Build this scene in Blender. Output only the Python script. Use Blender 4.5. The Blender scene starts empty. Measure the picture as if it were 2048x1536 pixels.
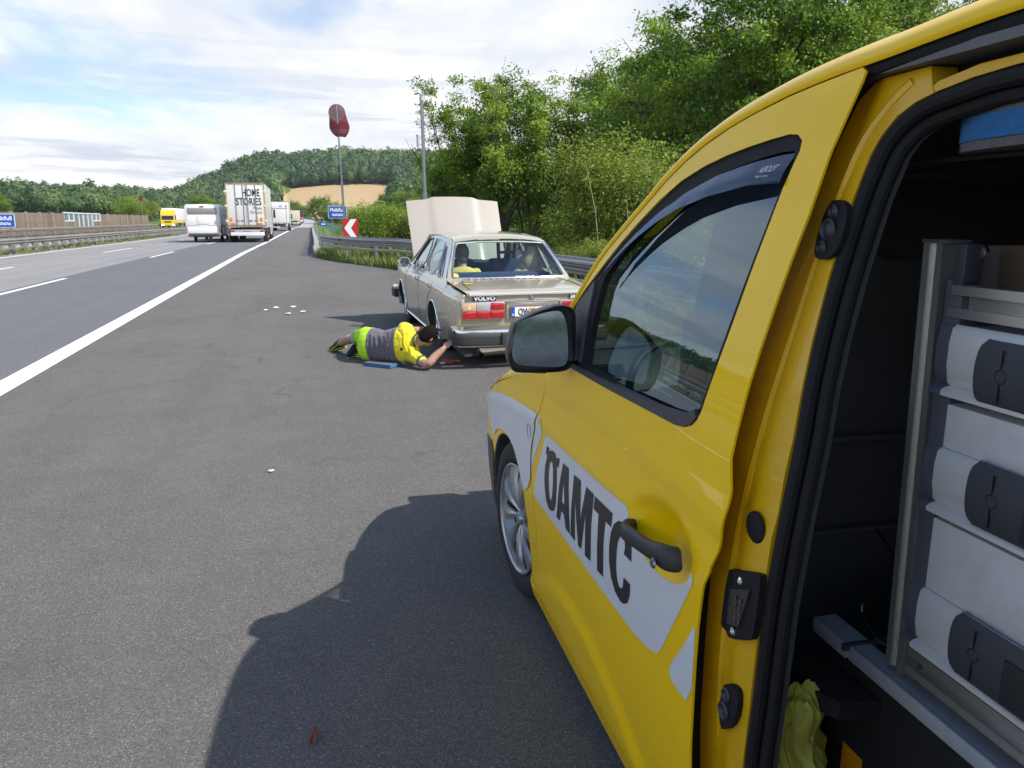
import bpy, bmesh, math, random
import numpy as np
from mathutils import Vector, Matrix
from mathutils.geometry import delaunay_2d_cdt
R = math.radians
SC = bpy.context.scene
COL = SC.collection
rnd = random.Random(7)

# ------------------------------------------------------------------ camera
cd = bpy.data.cameras.new('camera')
cam = bpy.data.objects.new('camera', cd)
COL.objects.link(cam)
cd.sensor_width = 36.0
cd.lens = 1520 / 2048 * 36.0
cd.clip_start = 0.05
cd.clip_end = 6000
cam.location = (0, 0, 1.6)
cam.rotation_euler = (R(90 - 12.2), 0, R(-15.0))
SC.camera = cam

# ------------------------------------------------------------------ light
SUN_DIR = Vector((0.71, -0.52, 1.0)).normalized()
SUN_EL = math.asin(SUN_DIR.z)
SUN_AZ = math.atan2(SUN_DIR.x, SUN_DIR.y)
sd = bpy.data.lights.new('sun', 'SUN')
sd.energy = 4.6
sd.angle = R(0.55)
sd.color = (1.0, 0.95, 0.88)
so = bpy.data.objects.new('sun', sd)
COL.objects.link(so)
so.location = (20, -20, 40)
so.rotation_euler = SUN_DIR.to_track_quat('Z', 'Y').to_euler()

SC.view_settings.view_transform = 'Standard'
SC.view_settings.look = 'None'
SC.view_settings.exposure = 0.42
SC.view_settings.gamma = 1.0
SC.cycles.max_bounces = 8
SC.cycles.transparent_max_bounces = 16
SC.cycles.caustics_reflective = False
SC.cycles.caustics_refractive = False
SC.cycles.use_denoising = True


class NT:
    """tiny helper to wire node trees"""
    def __init__(s, tree):
        s.t = tree
        s.n = tree.nodes
        s.l = tree.links

    def new(s, typ, ins=None, **kw):
        n = s.n.new(typ)
        for k, v in kw.items():
            setattr(n, k, v)
        if ins:
            for k, v in ins.items():
                if hasattr(v, 'is_output') or isinstance(v, bpy.types.NodeSocket):
                    s.l.new(v, n.inputs[k])
                else:
                    n.inputs[k].default_value = v
        return n

    def math(s, op, a, b=0.0, c=None, clamp=False):
        ins = {0: a, 1: b}
        if c is not None:
            ins[2] = c
        return s.new('ShaderNodeMath', ins, operation=op, use_clamp=clamp).outputs[0]

    def mix(s, fac, a, b, blend='MIX'):
        n = s.new('ShaderNodeMix', {0: fac}, data_type='RGBA', blend_type=blend)
        for i, v in ((6, a), (7, b)):
            if isinstance(v, bpy.types.NodeSocket):
                s.l.new(v, n.inputs[i])
            else:
                n.inputs[i].default_value = v
        return n.outputs[2]

    def ramp(s, fac, stops, interp='LINEAR'):
        n = s.new('ShaderNodeValToRGB', {0: fac})
        cr = n.color_ramp
        cr.interpolation = interp
        while len(cr.elements) < len(stops):
            cr.elements.new(0.5)
        for e, (p, c) in zip(cr.elements, stops):
            e.position = p
            e.color = c if len(c) == 4 else (*c, 1)
        return n.outputs[0]

    def noise(s, vec, scale, detail=4, rough=0.55, dist=0.0):
        n = s.new('ShaderNodeTexNoise', {'Scale': scale, 'Detail': detail, 'Roughness': rough, 'Distortion': dist})
        if vec is not None:
            s.l.new(vec, n.inputs['Vector'])
        return n.outputs[0]


# ------------------------------------------------------------------ sky: physical sky with a broken cloud deck
wd = bpy.data.worlds.new('World')
SC.world = wd
wd.use_nodes = True
w = NT(wd.node_tree)
w.n.clear()
tc = w.new('ShaderNodeTexCoord').outputs['Generated']
sky = w.new('ShaderNodeTexSky', sky_type='NISHITA', sun_disc=False, sun_elevation=SUN_EL, sun_rotation=SUN_AZ,
            altitude=200, air_density=1.0, dust_density=0.6, ozone_density=1.5)
sep = w.new('ShaderNodeSeparateXYZ', {0: tc})
zc = w.math('MAXIMUM', sep.outputs[2], 0.0)
den = w.math('ADD', zc, 0.10)
px_ = w.math('DIVIDE', sep.outputs[0], den)
py_ = w.math('DIVIDE', sep.outputs[1], den)
pv = w.new('ShaderNodeCombineXYZ', {0: px_, 1: py_, 2: 3.3}).outputs[0]
pm_ = w.new('ShaderNodeMapping', {0: pv, 2: (0, 0, 0.5), 3: (0.75, 0.42, 1)}).outputs[0]
veil = w.noise(pm_, 0.85, 7, 0.56, 0.5)
puff = w.noise(pv, 1.9, 8, 0.6, 0.35)
veil_m = w.ramp(veil, [(0.33, (0, 0, 0)), (0.53, (1, 1, 1))], 'EASE')
puff_m = w.ramp(puff, [(0.50, (0, 0, 0)), (0.64, (1, 1, 1))], 'EASE')
mask = w.math('MAXIMUM', veil_m, w.math('MULTIPLY', puff_m, 0.75))
# haze near the horizon is milky, high up more blue shows
low = w.ramp(sep.outputs[2], [(0.0, (1, 1, 1)), (0.14, (0, 0, 0))], 'EASE')
mask = w.math('MAXIMUM', mask, w.math('MULTIPLY', low, 0.40))
mask = w.math('MULTIPLY', mask, 0.97)
# the deck is broken open overhead and to the sides, solid only down the motorway
hz_ = w.new('ShaderNodeVectorMath', {0: w.new('ShaderNodeCombineXYZ', {0: sep.outputs[0], 1: sep.outputs[1], 2: 0.0}).outputs[0]}, operation='NORMALIZE').outputs[0]
ahead = w.new('ShaderNodeVectorMath', {0: hz_, 1: (0.02, 1.0, 0.0)}, operation='DOT_PRODUCT').outputs['Value']
opn = w.math('MULTIPLY', w.math('MAXIMUM', w.ramp(ahead, [(0.30, (0.30, 0.30, 0.30)), (0.88, (1, 1, 1))], 'EASE'), w.ramp(sep.outputs[2], [(0.20, (1, 1, 1)), (0.42, (0, 0, 0))], 'EASE')), w.ramp(sep.outputs[2], [(0.42, (1, 1, 1)), (0.72, (0.30, 0.30, 0.30))], 'EASE'))
mask = w.math('MULTIPLY', mask, w.math('ADD', opn, 0.0))
# shading inside the deck: grey undersides
und = w.noise(pm_, 1.7, 6, 0.6, 0.2)
cl_col = w.ramp(und, [(0.30, (4.2, 4.5, 5.1)), (0.44, (5.5, 5.65, 5.9)), (0.60, (6.7, 6.65, 6.6))])
pv2 = w.new('ShaderNodeCombineXYZ', {0: w.math('MULTIPLY', px_, 0.22), 1: w.math('MULTIPLY', py_, 0.22), 2: w.math('MULTIPLY', zc, 16.0)}).outputs[0]
band = w.noise(pv2, 2.1, 7, 0.62, 0.3)
band_m = w.math('MULTIPLY', w.ramp(band, [(0.47, (0, 0, 0)), (0.57, (1, 1, 1))], 'EASE'),
                w.ramp(sep.outputs[2], [(0.0, (0.2, 0.2, 0.2)), (0.05, (1, 1, 1)), (0.16, (0.5, 0.5, 0.5)), (0.24, (0, 0, 0))]))
cl_col = w.mix(w.math('MULTIPLY', band_m, 0.85), cl_col, (3.7, 4.1, 4.9, 1))
skyc = w.mix(1.0, w.new('ShaderNodeHueSaturation', {'Saturation': 1.35, 'Color': sky.outputs[0]}).outputs[0], (1.30, 1.14, 1.14, 1), 'MULTIPLY')
side_gain = w.ramp(ahead, [(0.0, (1.5, 1.5, 1.5)), (0.70, (1, 1, 1))])  # clouds beside and behind the view brightened to fill the van's shaded side
cl_col = w.mix(1.0, cl_col, side_gain, 'MULTIPLY')
colr = w.mix(mask, skyc, cl_col)
bg = w.new('ShaderNodeBackground', {0: colr, 1: 0.128})
wo = w.new('ShaderNodeOutputWorld', {0: bg.outputs[0]})


# ------------------------------------------------------------------ scene-graph helpers
def tag(o, label=None, cat=None, group=None, kind=None):
    if label: o['label'] = label
    if cat: o['category'] = cat
    if group: o['group'] = group
    if kind: o['kind'] = kind
    return o


def thing(name, label, cat, loc=(0, 0, 0), rz=0.0, group=None):
    o = bpy.data.objects.new(name, None)
    COL.objects.link(o)
    o.empty_display_size = 0.2
    o.location = loc
    o.rotation_euler = (0, 0, rz)
    return tag(o, label, cat, group)


def link_mesh(name, verts, faces, m, parent=None, smooth=True, ang=35):
    me = bpy.data.meshes.new(name)
    me.from_pydata([tuple(v) for v in verts], [], faces)
    me.update()
    if m is not None:
        me.materials.append(m)
    if smooth:
        for p in me.polygons: p.use_smooth = True
        if ang < 179:
            me.set_sharp_from_angle(angle=R(ang))
    o = bpy.data.objects.new(name, me)
    COL.objects.link(o)
    if parent is not None:
        o.parent = parent
    return o


def dup(root, loc, rz, label=None, group=None):
    r = root.copy(); COL.objects.link(r); r.location = loc; r.rotation_euler = (0, 0, rz)
    if label: r['label'] = label
    if group: r['group'] = group
    for ch in list(root.children):
        c = ch.copy(); COL.objects.link(c); c.parent = r
        for g in ch.children:
            d = g.copy(); COL.objects.link(d); d.parent = c
    return r


class MB:
    """collects simple solids and links them as ONE mesh object"""
    def __init__(s):
        s.v = []; s.f = []

    def add(s, vs, fs):
        b = len(s.v)
        s.v += [tuple(v) for v in vs]
        s.f += [tuple(i + b for i in f) for f in fs]
        return s

    def box(s, x0, x1, y0, y1, z0, z1, bev=0.0):
        if bev <= 0:
            v = [(x, y, z) for z in (z0, z1) for y in (y0, y1) for x in (x0, x1)]
            return s.add(v, [(0, 2, 3, 1), (4, 5, 7, 6), (0, 1, 5, 4), (2, 6, 7, 3), (0, 4, 6, 2), (1, 3, 7, 5)])
        bm = bmesh.new()
        bmesh.ops.create_cube(bm, size=1.0)
        for q in bm.verts:
            q.co = Vector(((x0 + x1) / 2 + q.co.x * (x1 - x0), (y0 + y1) / 2 + q.co.y * (y1 - y0), (z0 + z1) / 2 + q.co.z * (z1 - z0)))
        bmesh.ops.bevel(bm, geom=bm.edges[:], offset=bev, segments=2, affect='EDGES', profile=0.6)
        bm.verts.index_update()
        s.add([q.co for q in bm.verts], [[q.index for q in f.verts] for f in bm.faces])
        bm.free()
        return s

    def tube(s, pts, r, n=8, caps=True, flat=1.0):
        pts = [Vector(p) for p in pts]
        rr = r if isinstance(r, (list, tuple)) else [r] * len(pts)
        b = len(s.v)
        t0 = (pts[1] - pts[0]).normalized()
        up = Vector((0, 0, 1)) if abs(t0.z) < 0.9 else Vector((0, 1, 0))
        a = t0.cross(up).normalized()
        for i, p in enumerate(pts):
            t = (pts[min(i + 1, len(pts) - 1)] - pts[max(i - 1, 0)]).normalized()
            a = (a - t * a.dot(t)).normalized()
            c = t.cross(a)
            for k in range(n):
                th = 2 * math.pi * k / n
                s.v.append(tuple(p + (a * math.cos(th) + c * math.sin(th) * flat) * rr[i]))
        for i in range(len(pts) - 1):
            for k in range(n):
                k2 = (k + 1) % n
                s.f.append((b + i * n + k, b + i * n + k2, b + (i + 1) * n + k2, b + (i + 1) * n + k))
        if caps:
            s.f.append(tuple(b + k for k in reversed(range(n))))
            s.f.append(tuple(b + (len(pts) - 1) * n + k for k in range(n)))
        return s

    def prism(s, poly, d, fr=(Vector((1, 0, 0)), Vector((0, 0, 1)), Vector((0, 1, 0))), o=(0, 0, 0)):
        """poly in the plane (fr[0],fr[1]), pushed d along fr[2]"""
        o = Vector(o)
        n = len(poly)
        v = [o + fr[0] * p[0] + fr[1] * p[1] for p in poly]
        v += [q + fr[2] * d for q in v]
        return s.add(v, [tuple(range(n)), tuple(reversed(range(n, 2 * n)))] + [(i, i + n, (i + 1) % n + n, (i + 1) % n) for i in range(n)])

    def lathe(s, prof, c, ax, n=32, a0=0.0, a1=2 * math.pi):
        """prof: (radius, along-axis) pairs"""
        c = Vector(c); ax = Vector(ax).normalized()
        u = ax.orthogonal().normalized(); q = ax.cross(u)
        full = abs(a1 - a0 - 2 * math.pi) < 1e-6
        m = n if full else n + 1
        b = len(s.v)
        for r_, h in prof:
            for k in range(m):
                th = a0 + (a1 - a0) * k / n
                s.v.append(tuple(c + ax * h + (u * math.cos(th) + q * math.sin(th)) * r_))
        for i in range(len(prof) - 1):
            for k in range(n):
                k2 = (k + 1) % m
                s.f.append((b + i * m + k, b + i * m + k2, b + (i + 1) * m + k2, b + (i + 1) * m + k))
        return s

    def loft(s, rings, closed=True, caps=False):
        b = len(s.v); n = len(rings[0])
        for r_ in rings: s.v += [tuple(p) for p in r_]
        for i in range(len(rings) - 1):
            for k in range(n if closed else n - 1):
                k2 = (k + 1) % n
                s.f.append((b + i * n + k, b + i * n + k2, b + (i + 1) * n + k2, b + (i + 1) * n + k))
        if caps:
            s.f.append(tuple(b + k for k in reversed(range(n))))
            s.f.append(tuple(b + (len(rings) - 1) * n + k for k in range(n)))
        return s

    def sphere(s, c, r, seg=16, rings=10):
        rx, ry, rz = (r, r, r) if not isinstance(r, (list, tuple)) else r
        b = len(s.v); c = Vector(c)
        for i in range(rings + 1):
            ph = math.pi * i / rings
            for k in range(seg):
                th = 2 * math.pi * k / seg
                s.v.append((c.x + rx * math.sin(ph) * math.cos(th), c.y + ry * math.sin(ph) * math.sin(th), c.z + rz * math.cos(ph)))
        for i in range(rings):
            for k in range(seg):
                k2 = (k + 1) % seg
                s.f.append((b + i * seg + k, b + (i + 1) * seg + k, b + (i + 1) * seg + k2, b + i * seg + k2))
        return s

    def build(s, name, m, parent=None, smooth=True, ang=35):
        return link_mesh(name, s.v, s.f, m, parent, smooth, ang)


def in_poly(x, y, poly):
    c = False; j = len(poly) - 1
    for i in range(len(poly)):
        xi, yi = poly[i]; xj, yj = poly[j]
        if (yi > y) != (yj > y) and x < (xj - xi) * (y - yi) / (yj - yi) + xi: c = not c
        j = i
    return c


def resample(loop, step):
    out = []
    for i in range(len(loop)):
        a = loop[i]; b = loop[(i + 1) % len(loop)]
        n = max(1, int(math.ceil(math.hypot(b[0] - a[0], b[1] - a[1]) / step)))
        for k in range(n):
            out.append((a[0] + (b[0] - a[0]) * k / n, a[1] + (b[1] - a[1]) * k / n))
    return out


def smooth_loop(pts, it=2):
    """Chaikin corner cutting of a closed loop"""
    for _ in range(it):
        q = []
        for i in range(len(pts)):
            a = pts[i]; b = pts[(i + 1) % len(pts)]
            q.append((a[0] * .75 + b[0] * .25, a[1] * .75 + b[1] * .25))
            q.append((a[0] * .25 + b[0] * .75, a[1] * .25 + b[1] * .75))
        pts = q
    return pts


def rrect(x0, x1, z0, z1, r, n=4):
    out = []
    for cx, cz, a in ((x1 - r, z1 - r, 0), (x0 + r, z1 - r, 90), (x0 + r, z0 + r, 180), (x1 - r, z0 + r, 270)):
        for k in range(n + 1):
            t = R(a + 90 * k / n)
            out.append((cx + r * math.cos(t), cz + r * math.sin(t)))
    return out


def panel(name, outline, holes, m, fn, parent=None, step=0.03, thick=0.02, rim_dir=None, ang=40, bstep=None, roll=0.0):
    """sheet cut to an outline (with holes) in 2-D and laid on the curved surface fn(a, b) -> 3-D; edges are turned in by `thick`"""
    bstep = bstep or step
    loops = [resample(outline, bstep)] + [resample(h, bstep) for h in holes]
    pts = []; edges = []
    for lp in loops:
        b = len(pts)
        pts += lp
        edges += [(b + i, b + (i + 1) % len(lp)) for i in range(len(lp))]
    nb = len(pts)
    xs = [p[0] for p in loops[0]]; ys = [p[1] for p in loops[0]]
    bp = np.array(pts)
    a = min(xs) + step * .37
    while a < max(xs):
        b = min(ys) + step * .41
        while b < max(ys):
            if in_poly(a, b, loops[0]) and not any(in_poly(a, b, h) for h in loops[1:]):
                if ((bp[:, 0] - a) ** 2 + (bp[:, 1] - b) ** 2).min() > (step * .45) ** 2:
                    pts.append((a, b))
            b += step
        a += step
    res = delaunay_2d_cdt([Vector(p) for p in pts], edges, [], 1, 1e-6)
    V2 = [tuple(v) for v in res[0]]
    F = []
    for f in res[2]:
        cx = sum(V2[i][0] for i in f) / len(f); cy = sum(V2[i][1] for i in f) / len(f)
        if in_poly(cx, cy, loops[0]) and not any(in_poly(cx, cy, h) for h in loops[1:]):
            F.append(tuple(f))
    V = [Vector(fn(*p)) for p in V2]
    if thick:
        cnt = {}
        for f in F:
            for i in range(len(f)):
                e = (f[i], f[(i + 1) % len(f)])
                k = (min(e), max(e))
                cnt.setdefault(k, []).append(e)
        rd = Vector(rim_dir) if rim_dir is not None else Vector((1, 0, 0))
        mp = {}
        for k, es in cnt.items():
            if len(es) == 1:
                i, j = es[0]
                for q in (i, j):
                    if q not in mp:
                        mp[q] = (len(V), len(V) + 1)
                        V.append(V[q].copy()); V.append(V[q] + rd * thick)
                F.append((mp[j][0], mp[i][0], mp[i][1], mp[j][1]))
    return link_mesh(name, V, F, m, parent, True, ang)


def text_mesh(txt, size, m, name, parent, org, ux, uz, sx=1.0, ext=0.002, bold=0.0, align='LEFT', shear=0.0, space=1.0):
    """letters as real thin geometry: origin org, baseline direction ux, up direction uz"""
    cu = bpy.data.curves.new(name, 'FONT')
    cu.body = txt
    cu.size = size
    cu.align_x = align
    cu.offset = bold
    cu.shear = shear
    cu.space_character = space
    cu.extrude = ext / 2
    cu.resolution_u = 3
    o = bpy.data.objects.new(name, cu)
    COL.objects.link(o)
    dg = bpy.context.evaluated_depsgraph_get()
    me = bpy.data.meshes.new_from_object(o.evaluated_get(dg))
    bpy.data.objects.remove(o)
    bpy.data.curves.remove(cu)
    ux = Vector(ux).normalized(); uz = Vector(uz).normalized(); un = ux.cross(uz)
    org = Vector(org)
    for v in me.vertices:
        c = v.co
        v.co = org + ux * c.x * sx + uz * c.y + un * c.z
    me.materials.clear(); me.materials.append(m)
    ob = bpy.data.objects.new(name, me)
    COL.objects.link(ob)
    if parent is not None: ob.parent = parent
    return ob


def text_fit(txt, height, width, m, name, parent, org, ux, uz, **k):
    o = text_mesh(txt, 1.0, m, name, parent, (0, 0, 0), (1, 0, 0), (0, 0, 1), **k)
    xs = [v.co.x for v in o.data.vertices]; zs = [v.co.z for v in o.data.vertices]
    sx_ = width / (max(xs) - min(xs)); sz_ = height / (max(zs) - min(zs)); x0 = min(xs); z0 = min(zs)
    ux = Vector(ux).normalized(); uz = Vector(uz).normalized(); un = ux.cross(uz); org = Vector(org)
    for v in o.data.vertices: v.co = org + ux * (v.co.x - x0) * sx_ + uz * (v.co.z - z0) * sz_ + un * (-v.co.y)
    return o


# ------------------------------------------------------------------ materials
MATS = {}


def mat(name, col, rough=0.5, metal=0.0, coat=0.0, var=0.0, vs=3.0, bump=0.0, bs=60.0, spec=0.5, emit=None, dirt=0.0, dcol=(0.12, 0.10, 0.08),
        ds=2.0, trans=0.0, flake=0.0, rvar=0.0, coord='Object', coat_r=0.05):
    if name in MATS: return MATS[name]
    m = bpy.data.materials.new(name)
    m.use_nodes = True
    t = NT(m.node_tree); t.n.clear()
    out = t.new('ShaderNodeOutputMaterial')
    b = t.new('ShaderNodeBsdfPrincipled', {'Roughness': rough, 'Metallic': metal, 'Coat Weight': coat, 'Coat Roughness': coat_r, 'Specular IOR Level': spec})
    vec = t.new('ShaderNodeTexCoord').outputs[coord]
    c = (*col, 1)
    if var:
        f = t.noise(vec, vs, 6, 0.6)
        c = t.mix(f, tuple(x * (1 - var) for x in col) + (1,), tuple(min(1, x * (1 + var)) for x in col) + (1,))
    if flake:
        vo = t.new('ShaderNodeTexVoronoi', {'Vector': vec, 'Scale': 900.0})
        c = t.mix(t.math('MULTIPLY', vo.outputs['Color'], flake), c, (1, 0.95, 0.85, 1))
    if dirt:
        f = t.ramp(t.noise(vec, ds, 8, 0.7, 0.3), [(0.48, (0, 0, 0)), (0.75, (1, 1, 1))])
        c = t.mix(t.math('MULTIPLY', f, dirt), c, (*dcol, 1))
    if isinstance(c, tuple): b.inputs['Base Color'].default_value = c
    else: t.l.new(c, b.inputs['Base Color'])
    if rvar:
        f = t.noise(vec, ds * 3, 6, 0.7)
        t.l.new(t.math('ADD', t.math('MULTIPLY', f, rvar), rough - rvar / 2, clamp=True), b.inputs['Roughness'])
    if emit:
        b.inputs['Emission Color'].default_value = (*emit[0], 1); b.inputs['Emission Strength'].default_value = emit[1]
    if bump:
        bn = t.new('ShaderNodeBump', {'Strength': bump, 'Distance': 0.01, 'Height': t.noise(vec, bs, 5, 0.6)})
        t.l.new(bn.outputs[0], b.inputs['Normal'])
    sh = b.outputs[0]
    if trans:
        tr = t.new('ShaderNodeBsdfTranslucent')
        if isinstance(c, tuple): tr.inputs[0].default_value = c
        else: t.l.new(c, tr.inputs[0])
        sh = t.new('ShaderNodeMixShader', {0: trans, 1: sh, 2: tr.outputs[0]}).outputs[0]
    t.l.new(sh, out.inputs[0])
    MATS[name] = m
    return m


def glass(name, tint=(0.75, 0.85, 0.82), ior=1.5, rough=0.0, dirt=0.0, refl_tint=(1, 1, 1)):
    if name in MATS: return MATS[name]
    m = bpy.data.materials.new(name); m.use_nodes = True
    t = NT(m.node_tree); t.n.clear()
    out = t.new('ShaderNodeOutputMaterial')
    tr = t.new('ShaderNodeBsdfTransparent', {0: (*tint, 1)})
    gl = t.new('ShaderNodeBsdfGlossy', {'Color': (*refl_tint, 1), 'Roughness': rough})
    ge = t.new('ShaderNodeNewGeometry')
    dt = t.new('ShaderNodeVectorMath', {0: ge.outputs['Normal'], 1: ge.outputs['Incoming']}, operation='DOT_PRODUCT')
    f0 = ((ior - 1) / (ior + 1)) ** 2
    cs = t.math('SUBTRACT', 1.0, t.math('ABSOLUTE', dt.outputs['Value']), clamp=True)
    fr = t.math('ADD', t.math('MULTIPLY', t.math('POWER', cs, 5.0), 1 - f0), f0)
    sh = t.new('ShaderNodeMixShader', {0: fr, 1: tr.outputs[0], 2: gl.outputs[0]}).outputs[0]
    if dirt:
        vec = t.new('ShaderNodeTexCoord').outputs['Object']
        f = t.ramp(t.noise(vec, 9, 9, 0.75, 0.4), [(0.52, (0, 0, 0)), (0.72, (1, 1, 1))])
        df = t.new('ShaderNodeBsdfDiffuse', {0: (0.55, 0.55, 0.5, 1)})
        sh = t.new('ShaderNodeMixShader', {0: t.math('MULTIPLY', f, dirt), 1: sh, 2: df.outputs[0]}).outputs[0]
    t.l.new(sh, out.inputs[0])
    MATS[name] = m
    return m

# =================================================================== SETTING
YK = [-200, 40, 60, 95, 150, 205, 280, 330, 400, 500, 700]
XK = [0, 0, .25, .5, 1.0, 2.2, 3.6, 3.3, -4, -40, -160]
ZK = [0, 0, 0, 0, 0, 0, .92, 1.5, 2.5, 3.6, 5]
def rcx(y): return float(np.interp(y, YK, XK))
def rcz(y): return float(np.interp(y, YK, ZK))
BK = [(-200, 5.0), (0, 5.0), (12, 4.1), (20, 3.45), (25.4, 2.82), (27.9, 1.98), (31.2, 1.0), (34, .55), (37, .38), (48, .38)]
def pave(y):
    if y > 48: return .38 + rcx(y)
    return float(np.interp(y, [b[0] for b in BK], [b[1] for b in BK]))

AZA = [-180, -100, -60, -25, -18, -12.9, -9, -7, -5, 180]
HA = [8, 12, 16, 17, 18, 17, 16, 9, 0, 0]
AZB = [-180, -9, -8.4, -7.5, -6, -4.3, -3, 0, 3.2, 7, 14, 20, 30, 60, 100, 180]
HB = [0, 0, 3, 12, 24, 34, 38, 42, 46, 47, 50, 52, 48, 30, 14, 8]
def sst(a, b, x):
    t = min(1, max(0, (x - a) / (b - a)))
    return t * t * (3 - 2 * t)
def ground_z(x, y):
    r = math.hypot(x, y); az = math.degrees(math.atan2(x, y))
    hill = np.interp(az, AZA, HA) * sst(260, 900, r) + np.interp(az, AZB, HB) * sst(380, 700, r)
    yy = min(max(y, -150), 420)
    base = rcz(yy) - .06
    b = pave(yy)
    d = 0
    if x > b + 1.6 and y < 600: d = -2.2 * sst(b + 1.6, b + 9, x) * (1 - sst(240, 300, r)) - 2.2 * sst(60, 90, y) * (1 - sst(200, 240, y)) * sst(b + 1.2, b + 3, x)
    near = 1 - (sst(28, 90, abs(x + 11)) if x < -11 else max(sst(39, 101, x + 11 + 11), sst(6, 14, x - rcx(min(y, 700))) * sst(235, 275, y), sst(335, 400, y)))
    return base * max(near, 1 - sst(275, 400, r)) + hill * (1 - near * (1 - sst(400, 520, r))) + d

m_grass = mat('meadow_green', (0.085, 0.135, 0.03), rough=0.9, var=0.35, vs=0.25, bump=0.6, bs=4, dirt=0.5, dcol=(0.16, 0.15, 0.05), ds=0.08, spec=0.2)
azs = list(np.arange(-180, -62, 4.0)) + list(np.arange(-62, 42, 0.8)) + list(np.arange(42, 180, 4.0))
rs = [2, 4, 6, 8, 10, 12, 14, 16, 18, 20, 22, 24, 26, 28, 30, 32, 34, 36, 39, 43, 48, 55, 63, 72, 82, 95, 110, 130, 150, 175, 200, 225, 250, 275, 300, 325, 350, 375, 400, 425, 450, 475, 500, 530, 560, 600, 650, 700, 760, 830, 900, 1000, 1120, 1250]
V = [(0, 0, -.06)]; F = []
for r_ in rs:
    for a in azs:
        x = r_ * math.sin(R(a)); y = r_ * math.cos(R(a))
        V.append((x, y, ground_z(x, y)))
na = len(azs)
for k in range(na): F.append((0, 1 + (k + 1) % na, 1 + k))
for i in range(len(rs) - 1):
    for k in range(na):
        k2 = (k + 1) % na
        F.append((1 + i * na + k, 1 + i * na + k2, 1 + (i + 1) * na + k2, 1 + (i + 1) * na + k))
tag(link_mesh('ground', V, F, m_grass, None, True, 180), kind='structure')


def asphalt(name, c0, c1, speck, agg=110.0, bump=0.5, stain=0.25, streak=0.0, crack=0.0):
    m = bpy.data.materials.new(name); m.use_nodes = True
    t = NT(m.node_tree); t.n.clear()
    out = t.new('ShaderNodeOutputMaterial')
    b = t.new('ShaderNodeBsdfPrincipled', {'Roughness': 0.85, 'Specular IOR Level': 0.35})
    vec = t.new('ShaderNodeTexCoord').outputs['Object']
    vo = t.new('ShaderNodeTexVoronoi', {'Vector': vec, 'Scale': agg})
    sepc = t.new('ShaderNodeSeparateColor', {0: vo.outputs['Color']})
    stone = sepc.outputs[0]
    fine = t.noise(vec, agg * 2.2, 4, 0.7)
    f = t.math('ADD', t.math('MULTIPLY', stone, 0.55), t.math('MULTIPLY', fine, 0.6))
    col = t.ramp(f, [(0.15, c0), (0.85, c1)])
    bright = t.math('GREATER_THAN', stone, 1 - speck)
    col = t.mix(t.math('MULTIPLY', bright, t.math('LESS_THAN', vo.outputs['Distance'], 0.42)), col, (c1[0] * 2.3, c1[1] * 2.2, c1[2] * 2.05, 1))
    big = t.noise(vec, 0.35, 7, 0.62, 0.4)
    mid = t.noise(vec, 3.2, 6, 0.65, 0.2)
    g = t.math('ADD', t.math('MULTIPLY', big, 0.6), t.math('MULTIPLY', mid, 0.4))
    tone = t.ramp(g, [(0.36, (1 - stain,) * 3), (0.64, (1 + stain,) * 3)])
    col = t.mix(1.0, col, tone, 'MULTIPLY')
    if streak:
        mp = t.new('ShaderNodeMapping', {0: vec, 3: (1.6, 0.02, 1)}).outputs[0]
        s = t.ramp(t.noise(mp, 1.0, 5, 0.6), [(0.35, (1 - streak,) * 3), (0.65, (1 + streak,) * 3)])
        col = t.mix(1.0, col, s, 'MULTIPLY')
    if crack:
        wv = t.new('ShaderNodeVectorMath', {0: vec, 1: t.new('ShaderNodeVectorMath', {0: t.new('ShaderNodeTexNoise', {'Vector': vec, 'Scale': 2.5, 'Detail': 6.0}).outputs[1], 3: .55}, operation='SCALE').outputs[0]}, operation='ADD').outputs[0]
        ck = t.new('ShaderNodeTexVoronoi', {'Vector': wv, 'Scale': .33}, feature='DISTANCE_TO_EDGE').outputs['Distance']
        line = t.math('MULTIPLY', t.math('LESS_THAN', ck, .0035), t.ramp(t.noise(vec, .5, 3), [(.46, (0, 0, 0)), (.56, (1, 1, 1))]))
        col = t.mix(t.math('MULTIPLY', line, crack), col, (.03, .028, .026, 1))
        oil = t.ramp(t.noise(vec, 1.1, 3, .5), [(.70, (0, 0, 0)), (.80, (1, 1, 1))])
        col = t.mix(t.math('MULTIPLY', oil, .35), col, (.05, .048, .046, 1))
    t.l.new(col, b.inputs['Base Color'])
    hgt = t.math('ADD', t.math('MULTIPLY', vo.outputs['Distance'], -1.0), t.math('MULTIPLY', fine, 0.8))
    bn = t.new('ShaderNodeBump', {'Strength': bump, 'Distance': 0.006, 'Height': hgt})
    t.l.new(bn.outputs[0], b.inputs['Normal'])
    t.l.new(b.outputs[0], out.inputs[0])
    return m

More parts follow.
